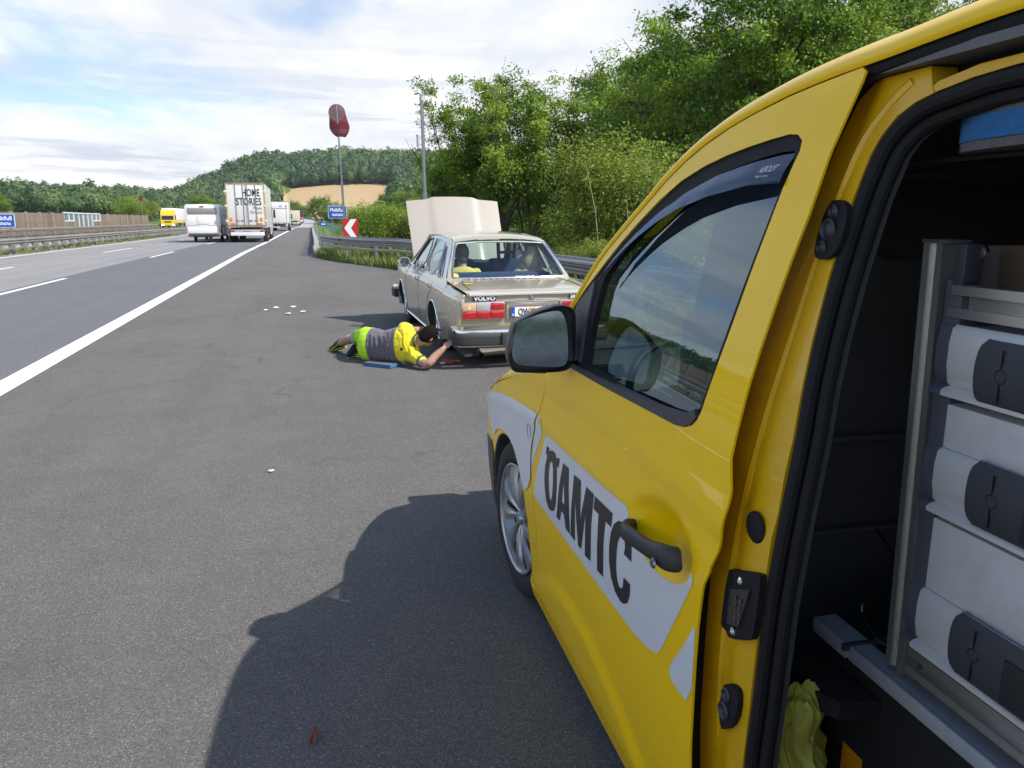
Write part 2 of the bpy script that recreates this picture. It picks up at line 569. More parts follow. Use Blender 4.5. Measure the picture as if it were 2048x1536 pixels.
m_bay = asphalt('bay_asphalt', (0.049, 0.047, 0.0435), (0.172, 0.163, 0.150), 0.05, 230, 0.6, 0.13, 0.05, .4)
m_dark = asphalt('new_asphalt', (0.078, 0.079, 0.082), (0.158, 0.160, 0.165), 0.03, 130, 0.35, 0.06, 0.05)
m_light = asphalt('old_asphalt', (0.16, 0.158, 0.152), (0.29, 0.285, 0.275), 0.04, 130, 0.35, 0.07, 0.09)
m_patch = asphalt('patch_asphalt', (0.05, 0.05, 0.055), (0.10, 0.10, 0.11), 0.03, 120, 0.3, 0.1)
m_deck = asphalt('deck_concrete', (0.28, 0.275, 0.26), (0.40, 0.39, 0.37), 0.03, 120, 0.2, 0.12)
m_line = mat('road_paint', (0.78, 0.78, 0.74), rough=0.6, var=0.12, vs=12, dirt=0.45, dcol=(0.32, 0.31, 0.29), ds=7)

def ribbon(name, xl, xr, ys, z, m, kind='structure', nx=1):
    V = []; F = []
    for y in ys:
        a = xl(y); b = xr(y)
        for k in range(nx + 1): V.append((a + (b - a) * k / nx, y, rcz(y) + z))
    for i in range(len(ys) - 1):
        for k in range(nx):
            q = i * (nx + 1) + k
            F.append((q, q + 1, q + nx + 2, q + nx + 1))
    return tag(link_mesh(name, V, F, m, None, True), kind=kind)

ys_all = [-120, -60, -20, -5, 0, 5, 10, 12, 15, 18, 20, 22, 24, 25.4, 27, 27.9, 29, 30, 31.2, 32.5, 34, 35.5, 37, 40, 44, 48, 54, 60, 70, 82, 95, 110, 130, 150, 168, 186, 205, 230, 255, 280, 305, 330, 365, 400, 450, 500, 600, 700]
ribbon('road_left_lanes', lambda y: -13.6 + rcx(y), lambda y: -6.74 + rcx(y), ys_all, 0.0, m_light)
ribbon('road_right_lane', lambda y: -6.74 + rcx(y), lambda y: -2.86 + rcx(y), ys_all, 0.0, m_dark)
ribbon('lay_by', lambda y: -2.86 + rcx(y), pave, ys_all, 0.0, m_bay)
ribbon('road_opposite', lambda y: -26.2 + rcx(y), lambda y: -16.2 + rcx(y), ys_all, 0.0, m_light)
ribbon('median_strip', lambda y: -16.2 + rcx(y), lambda y: -13.6 + rcx(y), ys_all, -0.012, mat('median_gravel', (0.20, 0.185, 0.15), rough=0.95, var=0.3, vs=2, dirt=0.8, dcol=(0.10, 0.13, 0.035), ds=0.9, bump=0.5, bs=40))
# repair strip along the kerb at the start of the bridge and the pale bridge deck beyond
ribbon('repair_strip', lambda y: float(np.interp(y, [34, 37, 41, 110], [.28, -.28, -.18, 0.0])) + rcx(y), lambda y: pave(y) - .02, [34, 35, 36, 37, 38, 40, 41, 44, 50, 60, 75, 95, 110], 0.004, m_patch)
ribbon('bridge_deck', lambda y: -2.7 + rcx(y), lambda y: pave(y) - .03, [168, 186, 205, 230, 255, 280, 305, 330, 365, 400], 0.004, m_deck)
kb = MB()
for y0, y1 in zip([36, 40, 44, 50, 58, 66, 76, 90, 110, 130, 150, 170, 190, 210, 240, 280], [40, 44, 50, 58, 66, 76, 90, 110, 130, 150, 170, 190, 210, 240, 280, 330]):
    z0 = rcz(y0); z1 = rcz(y1)
    a0 = pave(y0); a1 = pave(y1)
    kb.add([(a0, y0, z0 - .1), (a0 + .5, y0, z0 - .1), (a0 + .5, y0, z0 + .11), (a0, y0, z0 + .11), (a1, y1, z1 - .1), (a1 + .5, y1, z1 - .1), (a1 + .5, y1, z1 + .11), (a1, y1, z1 + .11)],
           [(0, 1, 2, 3), (3, 2, 6, 7), (0, 3, 7, 4), (1, 5, 6, 2), (4, 7, 6, 5)])
tag(kb.build('kerb', mat('kerb_concrete', (0.34, 0.32, 0.28), rough=0.9, var=0.2, vs=3, dirt=0.5, ds=1.5), None, False), kind='structure')
ribbon('edge_line_right', lambda y: -3.06 + rcx(y), lambda y: -2.80 + rcx(y), ys_all, 0.005, m_line)
ribbon('edge_line_left', lambda y: -12.62 + rcx(y), lambda y: -12.44 + rcx(y), ys_all, 0.005, m_line)
ribbon('edge_line_opposite', lambda y: -17.0 + rcx(y), lambda y: -16.8 + rcx(y), ys_all, 0.005, m_line)
for x, first in ((-6.50, 36.2), (-9.75, 42.4)):
    for k in range(-3, 10):
        y0 = first + 18.6 * k
        ribbon('lane_dash', lambda y: x - .075 + rcx(y), lambda y: x + .075 + rcx(y), [y0, y0 + 3, y0 + 6.2], 0.005, m_line)

# ---------------------------------------------------------- draped fields on the hillside
def drape(name, pts_fn, na_, nr_, m, dz=0.35, kind='structure'):
    V = []; F = []
    for i in range(na_ + 1):
        for j in range(nr_ + 1):
            az, r_ = pts_fn(i / na_, j / nr_)
            x = r_ * math.sin(R(az)); y = r_ * math.cos(R(az))
            V.append((x, y, ground_z(x, y) + dz))
    for i in range(na_):
        for j in range(nr_):
            q = i * (nr_ + 1) + j
            F.append((q, q + nr_ + 1, q + nr_ + 2, q + 1))
    return tag(link_mesh(name, V, F, m, None, True, 180), kind=kind)
m_wheat = mat('wheat_stubble', (0.41, 0.29, 0.14), rough=0.95, var=0.12, vs=0.05, bump=0.3, bs=1.5, dirt=0.35, dcol=(0.33, 0.25, 0.13), ds=0.02)
m_field = mat('young_crop', (0.16, 0.27, 0.09), rough=0.9, var=0.12, vs=0.3, bump=0.6, bs=2.5)
m_pale = mat('hay_meadow', (0.30, 0.32, 0.10), rough=0.95, var=0.15, vs=0.1)
drape('wheat_field', lambda u, v: (-1.3 + 7.4 * u, 404 + (536 + 12 * u + 4 * math.sin(5 * u) - 404) * v), 40, 40, m_wheat, 1.3)
drape('wheat_field', lambda u, v: (-20 + 3.2 * u, 455 + 70 * v), 10, 8, m_wheat)
drape('hay_meadow', lambda u, v: (-16.7 + 1.7 * u, 430 + 70 * v), 8, 8, m_pale)
drape('wheat_field', lambda u, v: (-10.3 + 1.7 * u, 790 + 110 * v), 8, 8, m_wheat)
drape('wheat_field', lambda u, v: (-8.9 + 1.7 * u, 330 + 62 * v), 8, 8, m_wheat)
drape('crop_field', lambda u, v: (11 + 22 * u, 36 + 190 * v), 30, 40, m_field, 0.05)

# ---------------------------------------------------------- far woods (one mass) on the slopes
def ico(sub):
    bm = bmesh.new(); bmesh.ops.create_icosphere(bm, subdivisions=sub, radius=1.0)
    v = np.array([q.co[:] for q in bm.verts]); f = np.array([[q.index for q in p.verts] for p in bm.faces]); bm.free()
    return v, f
ICO = {1: ico(1), 2: ico(2), 3: ico(3)}

def leafy_mat(name, dark, light, trans=0.3, hue=0.0, rough=0.6, bump=0.0, bs=1.0, tn=0.0):
    m = bpy.data.materials.new(name); m.use_nodes = True
    t = NT(m.node_tree); t.n.clear()
    out = t.new('ShaderNodeOutputMaterial')
    b = t.new('ShaderNodeBsdfPrincipled', {'Roughness': rough, 'Specular IOR Level': 0.35})
    at = t.new('ShaderNodeAttribute', attribute_name='tone').outputs['Fac']
    if tn:
        vec = t.new('ShaderNodeTexCoord').outputs['Object']
        at = t.math('ADD', at, t.math('MULTIPLY', t.math('SUBTRACT', t.noise(vec, tn, 5, 0.65), 0.5), 1.1), clamp=True)
    col = t.ramp(at, [(0.0, dark), (1.0, light)])
    t.l.new(col, b.inputs['Base Color'])
    if bump:
        vec = t.new('ShaderNodeTexCoord').outputs['Object']
        bn = t.new('ShaderNodeBump', {'Strength': bump, 'Distance': 1.0, 'Height': t.noise(vec, bs, 6, 0.7)})
        t.l.new(bn.outputs[0], b.inputs['Normal'])
    tr = t.new('ShaderNodeBsdfTranslucent', {0: col})
    sh = t.new('ShaderNodeMixShader', {0: trans, 1: b.outputs[0], 2: tr.outputs[0]})
    t.l.new(sh.outputs[0], out.inputs[0])
    return m

def mesh_np(name, V, F, m, tone=None, parent=None, smooth=True):
    me = bpy.data.meshes.new(name)
    me.vertices.add(len(V)); me.vertices.foreach_set('co', np.ascontiguousarray(V, dtype=np.float32).ravel())
    k = F.shape[1]
    me.loops.add(F.size); me.loops.foreach_set('vertex_index', np.ascontiguousarray(F, dtype=np.int32).ravel())
    me.polygons.add(len(F)); me.polygons.foreach_set('loop_start', np.arange(0, F.size, k, dtype=np.int32))
    me.polygons.foreach_set('loop_total', np.full(len(F), k, dtype=np.int32))
    if smooth: me.polygons.foreach_set('use_smooth', np.ones(len(F), dtype=bool))
    me.update(calc_edges=True)
    if tone is not None:
        a = me.attributes.new('tone', 'FLOAT', 'POINT'); a.data.foreach_set('value', np.asarray(tone, dtype=np.float32))
    me.materials.append(m)
    o = bpy.data.objects.new(name, me); COL.objects.link(o)
    if parent is not None: o.parent = parent
    return o

def in_field(az, r_):
    if -1.4 < az < 6.4 and r_ < 540: return True
    if -20.4 < az < -14.6 and 380 < r_ < 520: return True
    if -10.6 < az < -8.3 and 770 < r_ < 905: return True
    if -9.2 < az < -6.9 and 300 < r_ < 395: return True
    return False
rs_ = np.random.RandomState(3)
def forest(name, azr, rr, sp, seed_mat, keep=1.0, sub=1):
    VV = []; FF = []; TT = []; n = 0
    iv, if_ = ICO[sub]
    r_ = rr[0]
    while r_ < rr[1]:
        da = math.degrees(sp(r_) / r_)
        a = azr[0]
        while a < azr[1]:
            az = a + rs_.uniform(-.8, .8) * da; rj = r_ + rs_.uniform(-.8, .8) * sp(r_)
            a += da
            if in_field(az, rj) or rs_.rand() > keep: continue
            x = rj * math.sin(R(az)); y = rj * math.cos(R(az))
            if -32 < x - rcx(min(y, 400)) < 5 and y < 350: continue
            s = sp(r_) * rs_.uniform(.42, .86) * (1 + .35 * math.sin(x * .021 + 1.3 * math.sin(y * .013)))
            hgt = rs_.uniform(.75, 1.35)
            s = min(s, 5.2)
            if rs_.rand() < .07: s *= .55; hgt *= 1.8
            z = ground_z(x, y) + 1.6 * math.sin(x * .055) * math.sin(y * .047 + 1)
            jit = 1 + rs_.uniform(-.2, .2, len(iv))
            cz_ = z + s * hgt * 1.0 + 2.0
            P = iv * jit[:, None] * np.array([s, s, s * hgt * 1.05]) * .86 + np.array([x, y, cz_])
            tone = float(np.clip(rs_.uniform(0, 1) * .75 + .25 * math.sin(x * .02 + y * .03), 0, 1))
            VV.append(P); FF.append(if_ + n); n += len(iv); TT.append(np.full(len(iv), tone * .55))
            nc = 700 if r_ < 215 else 240 if r_ < 330 else (150 if r_ < 560 else 80)
            u = rs_.normal(size=(nc, 3)); u[:, 2] = np.where(u[:, 2] < -.7, -u[:, 2], u[:, 2]); u /= np.linalg.norm(u, axis=1)[:, None]
            lobes = 1 + .16 * np.sin(u[:, 0] * 5 + tone * 9) * np.cos(u[:, 2] * 6 + tone * 5)
            q = u * np.array([s, s, s * hgt * 1.05]) * (lobes * rs_.uniform(.86, 1.06, nc))[:, None] + np.array([x, y, cz_])
            nn = u + rs_.normal(size=(nc, 3)) * .45 + np.array([0, 0, .3]); nn /= np.linalg.norm(nn, axis=1)[:, None]
            ta = np.cross(nn, rs_.normal(size=(nc, 3))); ta /= np.linalg.norm(ta, axis=1)[:, None]; tb = np.cross(nn, ta)
            cs = (s * (.055 if r_ < 215 else .10 if r_ < 330 else .13 if r_ < 560 else .17) * rs_.uniform(.7, 1.4, nc))[:, None]
            VV.append(np.stack([q - ta * cs, q - tb * cs * .8, q + ta * cs, q + tb * cs * .8], 1).reshape(-1, 3))
            qf = np.arange(nc * 4).reshape(-1, 4) + n
            FF.append(np.concatenate([qf[:, :3], qf[:, [0, 2, 3]]])); n += nc * 4
            TT.append(np.repeat(np.clip(tone + rs_.uniform(-.25, .25, nc), 0, 1), 4))
        r_ += sp(r_) * .92
    o = mesh_np(name, np.concatenate(VV), np.concatenate(FF), seed_mat, np.concatenate(TT), None, False)
    return o
m_wood = leafy_mat('woodland', (0.036, 0.085, 0.028), (0.16, 0.235, 0.065), 0.18, tn=0.35)
f1 = forest('hillside_forest', (-9.2, 16), (540, 800), lambda r_: 5.6, m_wood)
tag(f1, 'dense dark green forest covering the hillside ahead', 'forest', kind='stuff')
f5 = forest('roadside_wood', (-8.3, -1.2), (400, 547), lambda r_: 6.0, m_wood)
tag(f5, 'green trees at the foot of the hill left of the lorries', 'forest', kind='stuff')
f2 = forest('ridge_forest', (-30, -8.3), (290, 930), lambda r_: 5.0 + r_ * .0035, m_wood, 0.9)
tag(f2, 'green woodland on the low ridge beyond the noise barrier', 'forest', kind='stuff')
f3 = forest('distant_forest', (-100, -30), (250, 900), lambda r_: 14 + r_ * .006, m_wood, 0.85, 1)
tag(f3, 'woodland continuing behind the motorway to the left', 'forest', kind='stuff')
f4 = forest('foothill_forest', (6.6, 30), (240, 547), lambda r_: 7.0, m_wood, 0.75)
tag(f4, 'mixed green wood on the lower slope behind the antenna mast', 'forest', kind='stuff')

# =================================================================== ROADSIDE
m_galv = mat('galvanised_steel', (0.30, 0.315, 0.33), rough=0.42, metal=0.75, var=0.18, vs=3, dirt=0.35, dcol=(0.16, 0.15, 0.13), ds=1.2, bump=0.1, bs=20)
m_galvd = mat('weathered_steel', (0.30, 0.285, 0.255), rough=0.6, metal=0.4, var=0.25, vs=1.5, dirt=0.6, dcol=(0.10, 0.085, 0.07), ds=0.8)
WB = [(0, .0), (.012, .012), (.012, .05), (.075, .085), (.075, .12), (.02, .15), (.02, .17), (.075, .20), (.075, .235), (.012, .27), (.012, .305), (0, .315)]

def path_pts(P, step):
    out = []
    for a, b in zip(P[:-1], P[1:]):
        a = Vector(a); b = Vector(b); n = max(1, int((b - a).length / step))
        for k in range(n): out.append(a + (b - a) * k / n)
    out.append(Vector(P[-1]))
    return out
def cr(P, n=6):
    """smooth path through points"""
    P = [Vector(p) for p in P]; out = []
    for i in range(len(P) - 1):
        p0 = P[max(i - 1, 0)]; p1 = P[i]; p2 = P[i + 1]; p3 = P[min(i + 2, len(P) - 1)]
        for k in range(n):
            t = k / n
            out.append(.5 * ((2 * p1) + (p2 - p0) * t + (2 * p0 - 5 * p1 + 4 * p2 - p3) * t * t + (3 * p1 - p0 - 3 * p2 + p3) * t ** 3))
    out.append(P[-1])
    return out

def beam(mb, P, side, prof, zoff, th=.004):
    """sweep a rail profile (outward, up) along P; side=+1 puts the face to the left of travel"""
    rings = []
    for i, p in enumerate(P):
        t = (P[min(i + 1, len(P) - 1)] - P[max(i - 1, 0)]); t.z = 0; t.normalize()
        nrm = Vector((-t.y, t.x, 0)) * side
        rings.append([p + nrm * a + Vector((0, 0, zoff + b)) for a, b in prof] + [p + nrm * (a - .006) + Vector((0, 0, zoff + b)) for a, b in reversed(prof)])
    mb.loft(rings, True, True)

def guardrail(name, P, side, label, group, m, ztop=.96, post_step=4.0, lower=None, blocks=False, max_posts=100, post_w=.06, ys=None, m2=None):
    root = thing(name, label, 'guardrail', tuple(P[0]), group=group)
    off = Vector(P[0])
    Q = [p - off for p in P]
    b = MB(); beam(b, Q, side, WB, ztop - .315); b.build('beam', m, root, True, 30)
    if lower is not None:
        b = MB(); beam(b, Q, side, [(0, 0), (.03, .015), (.03, .085), (0, .10)], lower); b.build('lower_rail', m, root, True, 30)
    # posts
    L = 0; nxt = .6; cnt = 0
    for a, c in zip(Q[:-1], Q[1:]):
        seg = (c - a).length
        while nxt <= L + seg and cnt < max_posts:
            p = a + (c - a) * ((nxt - L) / seg); t = (c - a).normalized(); nrm = Vector((-t.y, t.x, 0)) * side
            pm = MB()
            q = p - nrm * .05
            w2 = post_w / 2
            pm.loft([[q + t * sx * w2 + nrm * sy * .05 + Vector((0, 0, z)) for sx, sy in ((-1, -1), (1, -1), (1, 1), (-1, 1))] for z in (-.3, ztop - .06)], True, True)
            if blocks:
                pm.loft([[q + nrm * .12 + t * sx * .12 + nrm * sy * .12 + Vector((0, 0, z)) for sx, sy in ((-1, -1), (1, -1), (1, 1), (-1, 1))] for z in (ztop - .52, ztop - .33)], True, True)
            pm.build('post', m2 or m, root, False)
            cnt += 1; nxt += post_step
        L += seg
    return root

gp = cr([(5.3, -14, 0), (5.25, -6, 0), (5.1, 0, 0), (4.9, 6, 0), (4.69, 12.4, 0), (4.15, 19, 0), (3.32, 26.3, 0), (2.6, 27.95, 0), (1.87, 29.7, 0), (1.22, 32.85, 0), (.72, 36.6, 0)], 5)
guardrail('guardrail', gp, 1, 'galvanised guardrail curving round the lay-by behind the beige saloon', None, m_galv, .96, 3.0, .47)
bp_ = [Vector((pave(y) + .35, y, rcz(y) + .05)) for y in (37, 40, 44, 50, 58, 68, 80, 95, 110, 130, 150, 170, 190, 205, 225, 250, 280, 305, 330, 365, 400)]
guardrail('guardrail', bp_, 1, 'guardrail along the bridge kerb running straight into the distance', None, m_galv, .80, 4.0, None, False, 90)
mp = [Vector((-13.35 + rcx(y), y, 0)) for y in (-6, 10, 20, 30, 40, 50, 60, 75, 95, 120, 150, 180)]
guardrail('median_guardrail', mp, -1, 'median guardrail with dark spacer blocks beside the fast lane', None, m_galvd, .76, 1.55, .22, True, 100, .09)
mp = [Vector((-15.3 + rcx(y), y, 0)) for y in (-6, 10, 20, 30, 40, 50, 60, 75, 95, 120, 150, 180)]
guardrail('median_guardrail', mp, 1, 'second median guardrail, the one facing the oncoming carriageway', None, m_galvd, .76, 2.6, None, False, 70, .08)
mp = [Vector((-22.9, y, 0)) for y in (30, 50, 70, 90, 110, 130, 150, 170)]
guardrail('barrier_rail', [p + Vector((-3.2, 0, 0)) for p in mp], -1, 'thin guardrail at the foot of the brown noise barrier', None, m_galvd, .80, 4.0, None, False, 40, .07)
# red reflector on the curved rail
t_ = MB(); t_.box(1.28, 1.36, 31.92, 31.96, .78, .90, .01)
tag(t_.build('reflector', mat('reflector_red', (0.45, 0.02, 0.02), rough=0.3)), 'small red reflector fixed to the curved guardrail beam', 'reflector')

# green parapet of the bridge
rt = thing('bridge_parapet', 'green steel parapet along the outer edge of the bridge', 'railing', (0, 0, 0))
mg = mat('parapet_green', (0.10, 0.24, 0.17), rough=0.5, var=0.15, vs=2, dirt=0.3)
py_pts = [(3.45 + rcx(y) - .35, y, rcz(y)) for y in (76, 84, 92, 100, 112, 124, 136, 150, 165, 180, 200)]
for nm, z in (('top_rail', 1.10), ('middle_rail', .62), ('bottom_rail', .14)):
    MB().tube([(x, y, h + z) for x, y, h in py_pts], .045 if z > 1 else .03, 6).build(nm, mg, rt)
b = MB()
for (x0, y0, z0), (x1, y1, z1) in zip(py_pts[:-1], py_pts[1:]):
    n = int((y1 - y0) / .28)
    for k in range(n):
        t = (k + .5) / n
        x = x0 + (x1 - x0) * t; y = y0 + (y1 - y0) * t
        b.box(x - .012, x + .012, y - .02, y + .02, .14, 1.08)
b.build('infill_bars', mg, rt, False)
for x, y, z in py_pts:
    MB().box(x - .05, x + .05, y - .05, y + .05, z - .1, z + 1.16, .01).build('post', mg, rt)

# ---------------------------------------------------------- noise barrier
wl = thing('noise_barrier', 'brown corrugated noise barrier wall with pale posts behind the opposite lanes', 'noise barrier', (-27, 0, 0))
def corr_mat():
    m = bpy.data.materials.new('barrier_timber'); m.use_nodes = True
    t = NT(m.node_tree); t.n.clear()
    out = t.new('ShaderNodeOutputMaterial'); b = t.new('ShaderNodeBsdfPrincipled', {'Roughness': .85})
    vec = t.new('ShaderNodeTexCoord').outputs['Object']
    sp = t.new('ShaderNodeSeparateXYZ', {0: vec})
    f = t.math('FRACT', t.math('MULTIPLY', sp.outputs[1], 5.0))
    g = t.math('ABSOLUTE', t.math('SUBTRACT', f, .5))
    n = t.noise(t.new('ShaderNodeMapping', {0: vec, 3: (1, 1, .15)}).outputs[0], 1.3, 5, .65)
    c = t.ramp(n, [(.3, (.13, .095, .068)), (.7, (.27, .20, .15))])
    t.l.new(c, b.inputs[0])
    bn = t.new('ShaderNodeBump', {'Strength': .9, 'Distance': .04, 'Height': g}); t.l.new(bn.outputs[0], b.inputs['Normal'])
    t.l.new(b.outputs[0], out.inputs[0]); return m
m_tim = corr_mat()
m_post = mat('barrier_post', (.30, .27, .23), rough=.8, var=.15)
ys_w = [38 + 4.2 * k for k in range(28)]
wg = mat('window_frame_white', (.62, .66, .66), rough=.5)
wglass = mat('barrier_glazing', (.16, .21, .23), rough=.12, spec=.8)
for i, y in enumerate(ys_w[:-1]):
    zt = 2.32 + .02 * math.sin(i)
    z1 = 1.2
    tall = 104.9 < y + 2 < 113.5; small = 100.5 < y + 2 < 117.8 and not tall
    if not (tall or small):
        MB().box(-.06, .06, y + .09, y + 4.11, .0, z1 - .02).box(-.06, .06, y + .09, y + 4.11, z1 + .02, zt).build('panel', m_tim, wl, False)
    else:
        zb = .55 if tall else 1.45
        MB().box(-.06, .06, y + .09, y + 4.11, .0, zb - .06).build('panel', m_tim, wl, False)
        fr = MB()
        for yy in (y + .12, y + 2.1, y + 4.08): fr.box(-.05, .09, yy - .07, yy + .07, zb, zt + .12)
        fr.box(-.052, .092, y + .19, y + 4.01, zb - .06, zb + .08); fr.box(-.052, .092, y + .19, y + 4.01, zt, zt + .14)
        f_ = fr.build('window_frame', wg, wl, False)
        MB().box(-.01, .01, y + .2, y + 2.02, zb + .08, zt).box(-.01, .01, y + 2.18, y + 4.0, zb + .08, zt).build('pane', wglass, f_, False)
for y in ys_w:
    MB().box(-.10, .12, y - .085, y + .085, 0, 2.40).build('post', m_post, wl, False)

# ---------------------------------------------------------- signs
m_blue = mat('sign_blue', (0.012, 0.085, 0.42), rough=.4)
m_white = mat('sign_white', (.80, .80, .80), rough=.45)
m_red = mat('sign_red', (.50, .015, .02), rough=.4)
def river_sign(label, x0, x1, y, z0, z1):
    cx = (x0 + x1) / 2; w_ = x1 - x0; h = z1 - z0
    r_ = thing('river_sign', label, 'road sign', (cx, y, 0), 0)
    pl = MB().prism(rrect(-w_ / 2, w_ / 2, z0, z1, .04), .03).build('sign_plate', m_white, r_)
    pf = MB().prism(rrect(-w_ / 2 + .025, w_ / 2 - .025, z0 + .025, z1 - .025, .03), .008, o=(0, -.008, 0)).build('sign_face', m_blue, r_)
    text_mesh('Melkfluß', h * .42, m_white, 'lettering', pf, (0, -.010, z0 + h * .54), (1, 0, 0), (0, 0, 1), sx=1.0 * w_ / 1.05 * .82, bold=.006, align='CENTER')
    b = MB()
    for q in range(2):
        pts = []
        n = 28
        for k in range(n + 1):
            u = -w_ * .30 + w_ * .62 * k / n
            pts.append((u, z0 + h * (.20 + .10 * q) + h * .025 * math.sin(k / n * 2 * math.pi * 3)))
        for k in range(n):
            (a, z_a), (c, z_c) = pts[k], pts[k + 1]
            b.add([(a, -.011, z_a), (c, -.011, z_c), (c, -.011, z_c + h * .055), (a, -.011, z_a + h * .055)], [(0, 1, 2, 3)])
    b.build('wave_symbol', m_white, pf, False)
    for sx in (-.27, .27):
        MB().tube([(sx * w_ * 1.1, .06, -.3), (sx * w_ * 1.1, .06, z1 - .06)], .03, 8).build('post', m_galv, r_)
    return r_
river_sign('blue river name sign beside the red and white chevron board', 1.42, 2.50, 47.2, 1.68, 2.40)
river_sign('blue river name sign in the median, cut by the left edge of the picture', -15.86, -14.72, 46.4, 1.20, 1.90)

r_ = thing('chevron_board', 'red and white chevron board behind the curved guardrail', 'road sign', (2.0, 35.3, 0))
MB().prism(rrect(-.33, .33, .80, 1.64, .03), .02).build('board', m_red, r_)
MB().add([(x, -.006, z) for x, z in ((.02, 1.625), (.27, 1.625), (.02, 1.23), (.27, .815), (.02, .815), (-.27, 1.23))], [(5, 4, 3, 2), (5, 2, 1, 0)]).build('chevron', m_white, r_, False)
MB().tube([(.0, .05, -.3), (.0, .05, 1.6)], .03).build('post', m_galv, r_)
r_ = thing('distance_marker', 'small blue kilometre plate on a post at the bridge end', 'road sign', (1.42, 60.5, 0))
MB().box(-.27, .27, 0, .02, 1.14, 1.40, .01).build('marker_plate', m_blue, r_)
MB().box(-.15, .15, -.004, -.001, 1.23, 1.31).build('marker_stripe', m_white, r_, False)
MB().tube([(0, .04, -.2), (0, .04, 1.14)], .035).build('post', m_galv, r_)

# ---------------------------------------------------------- wind sock
def windsock(label, x, y, h, s=1.0, lean=-.0, m_sock=None):
    r_ = thing('windsock_mast', label, 'windsock', (x, y, 0))
    MB().tube([(.02, 0, -.3), (.02, 0, h * .47), ], .065 * s, 10).build('mast', m_galv, r_)
    MB().tube([(.02, 0, h * .47), (0, 0, h)], .045 * s, 10).build('upper_mast', m_galv, r_)
    rd = .44 * s
    MB().tube([(rd * math.cos(t), -.004, h - .45 * s + rd * math.sin(t)) for t in [2 * math.pi * k / 28 for k in range(29)]], .014, 6).build('hoop', mat('hoop_red', (.30, .03, .04), rough=.5), r_)
    # limp fabric: hangs from the hoop and folds
    b = MB(); rings = []
    n = 24
    # hoop mouth faces the lay-by, the cloth falls limp behind and below it
    for i, (dz, dy, wx_, uy, uz) in enumerate([(-.45, .0, .44, .0, .44), (-.50, .05, .445, .06, .43), (-.62, .13, .46, .16, .36), (-.80, .20, .48, .26, .26), (-.98, .24, .52, .30, .14), (-1.18, .22, .54, .28, .05), (-1.36, .18, .50, .24, .0), (-1.54, .12, .40, .19, .0), (-1.70, .08, .26, .13, .0)]):
        ring = []
        for k in range(n):
            t = 2 * math.pi * k / n
            f = 1 + (.05 * math.sin(5 * t + i * .8) + .035 * math.sin(3 * t - i)) * min(1, i / 3)
            ring.append((s * wx_ * math.cos(t) * f + .02 * i * s, s * (dy + uy * math.sin(t) * f), h + s * (dz + uz * math.sin(t) * f + .02 * math.sin(4 * t + i) * (i > 3))))
        rings.append(ring)
    b.loft(rings)
    return b.build('sock', m_sock, r_), r_
def sock_mat():
    m = bpy.data.materials.new('windsock_fabric'); m.use_nodes = True
    t = NT(m.node_tree); t.n.clear()
    out = t.new('ShaderNodeOutputMaterial'); b = t.new('ShaderNodeBsdfPrincipled', {'Roughness': .8})
    sp = t.new('ShaderNodeSeparateXYZ', {0: t.new('ShaderNodeTexCoord').outputs['Object']})
    f = t.math('GREATER_THAN', t.math('FRACT', t.math('MULTIPLY', sp.outputs[2], 1.55)), .62)
    c = t.mix(f, (.20, .012, .028, 1), (.27, .06, .075, 1)); t.l.new(c, b.inputs[0])
    tr = t.new('ShaderNodeBsdfTranslucent', {0: c})
    tp = t.new('ShaderNodeBsdfTransparent')
    mx = t.new('ShaderNodeMixShader', {0: .5, 1: b.outputs[0], 2: tr.outputs[0]})
    t.l.new(t.new('ShaderNodeMixShader', {0: .14, 1: mx.outputs[0], 2: tp.outputs[0]}).outputs[0], out.inputs[0]); return m
ms = sock_mat()
s_, r_ = windsock('tall mast with limp red and white windsock behind the chevron board', 2.22, 44.6, 7.75, 1.0, m_sock=ms)
r_.rotation_euler = (0, R(-1.2), 0)
s_, r_ = windsock('far small windsock mast beyond the end of the noise barrier', -27.8, 152, 5.9, .62, m_sock=ms)
r_.rotation_euler = (0, R(-1.5), 0)

r_ = thing('antenna_mast', 'grey metal mast with small antenna boxes rising behind the open bonnet', 'mast', (4.4, 29.2, 0))
MB().tube([(.06, 0, -2), (.05, 0, 2.6)], .095, 12).build('mast', m_galv, r_)
MB().tube([(.05, 0, 2.6), (.0, 0, 5.9)], .062, 12).build('upper_mast', m_galv, r_)
MB().tube([(0, 0, 5.85), (0, 0, 5.98)], [.085, .085], 12).tube([(0, 0, 5.98), (0, 0, 6.03)], .05, 12).tube([(0, 0, 6.03), (0, 0, 6.09)], .08, 12).build('sensor_head', mat('mast_cap', (.5, .5, .5), rough=.4), r_)
MB().box(-.22, -.08, -.06, .06, 5.0, 5.16, .01).box(.08, .2, -.06, .06, 5.0, 5.14, .01).box(-.1, .1, -.02, .02, 5.12, 5.16).build('antenna_box', mat('box_grey', (.5, .5, .48), rough=.5), r_)
MB().tube([(-.16, 0, 4.22), (-.16, 0, 4.66)], .06, 10).box(-.12, .02, -.02, .02, 4.3, 4.34).box(-.12, .02, -.02, .02, 4.54, 4.58).build('antenna_drum', mat('box_grey', (.5, .5, .48)), r_)

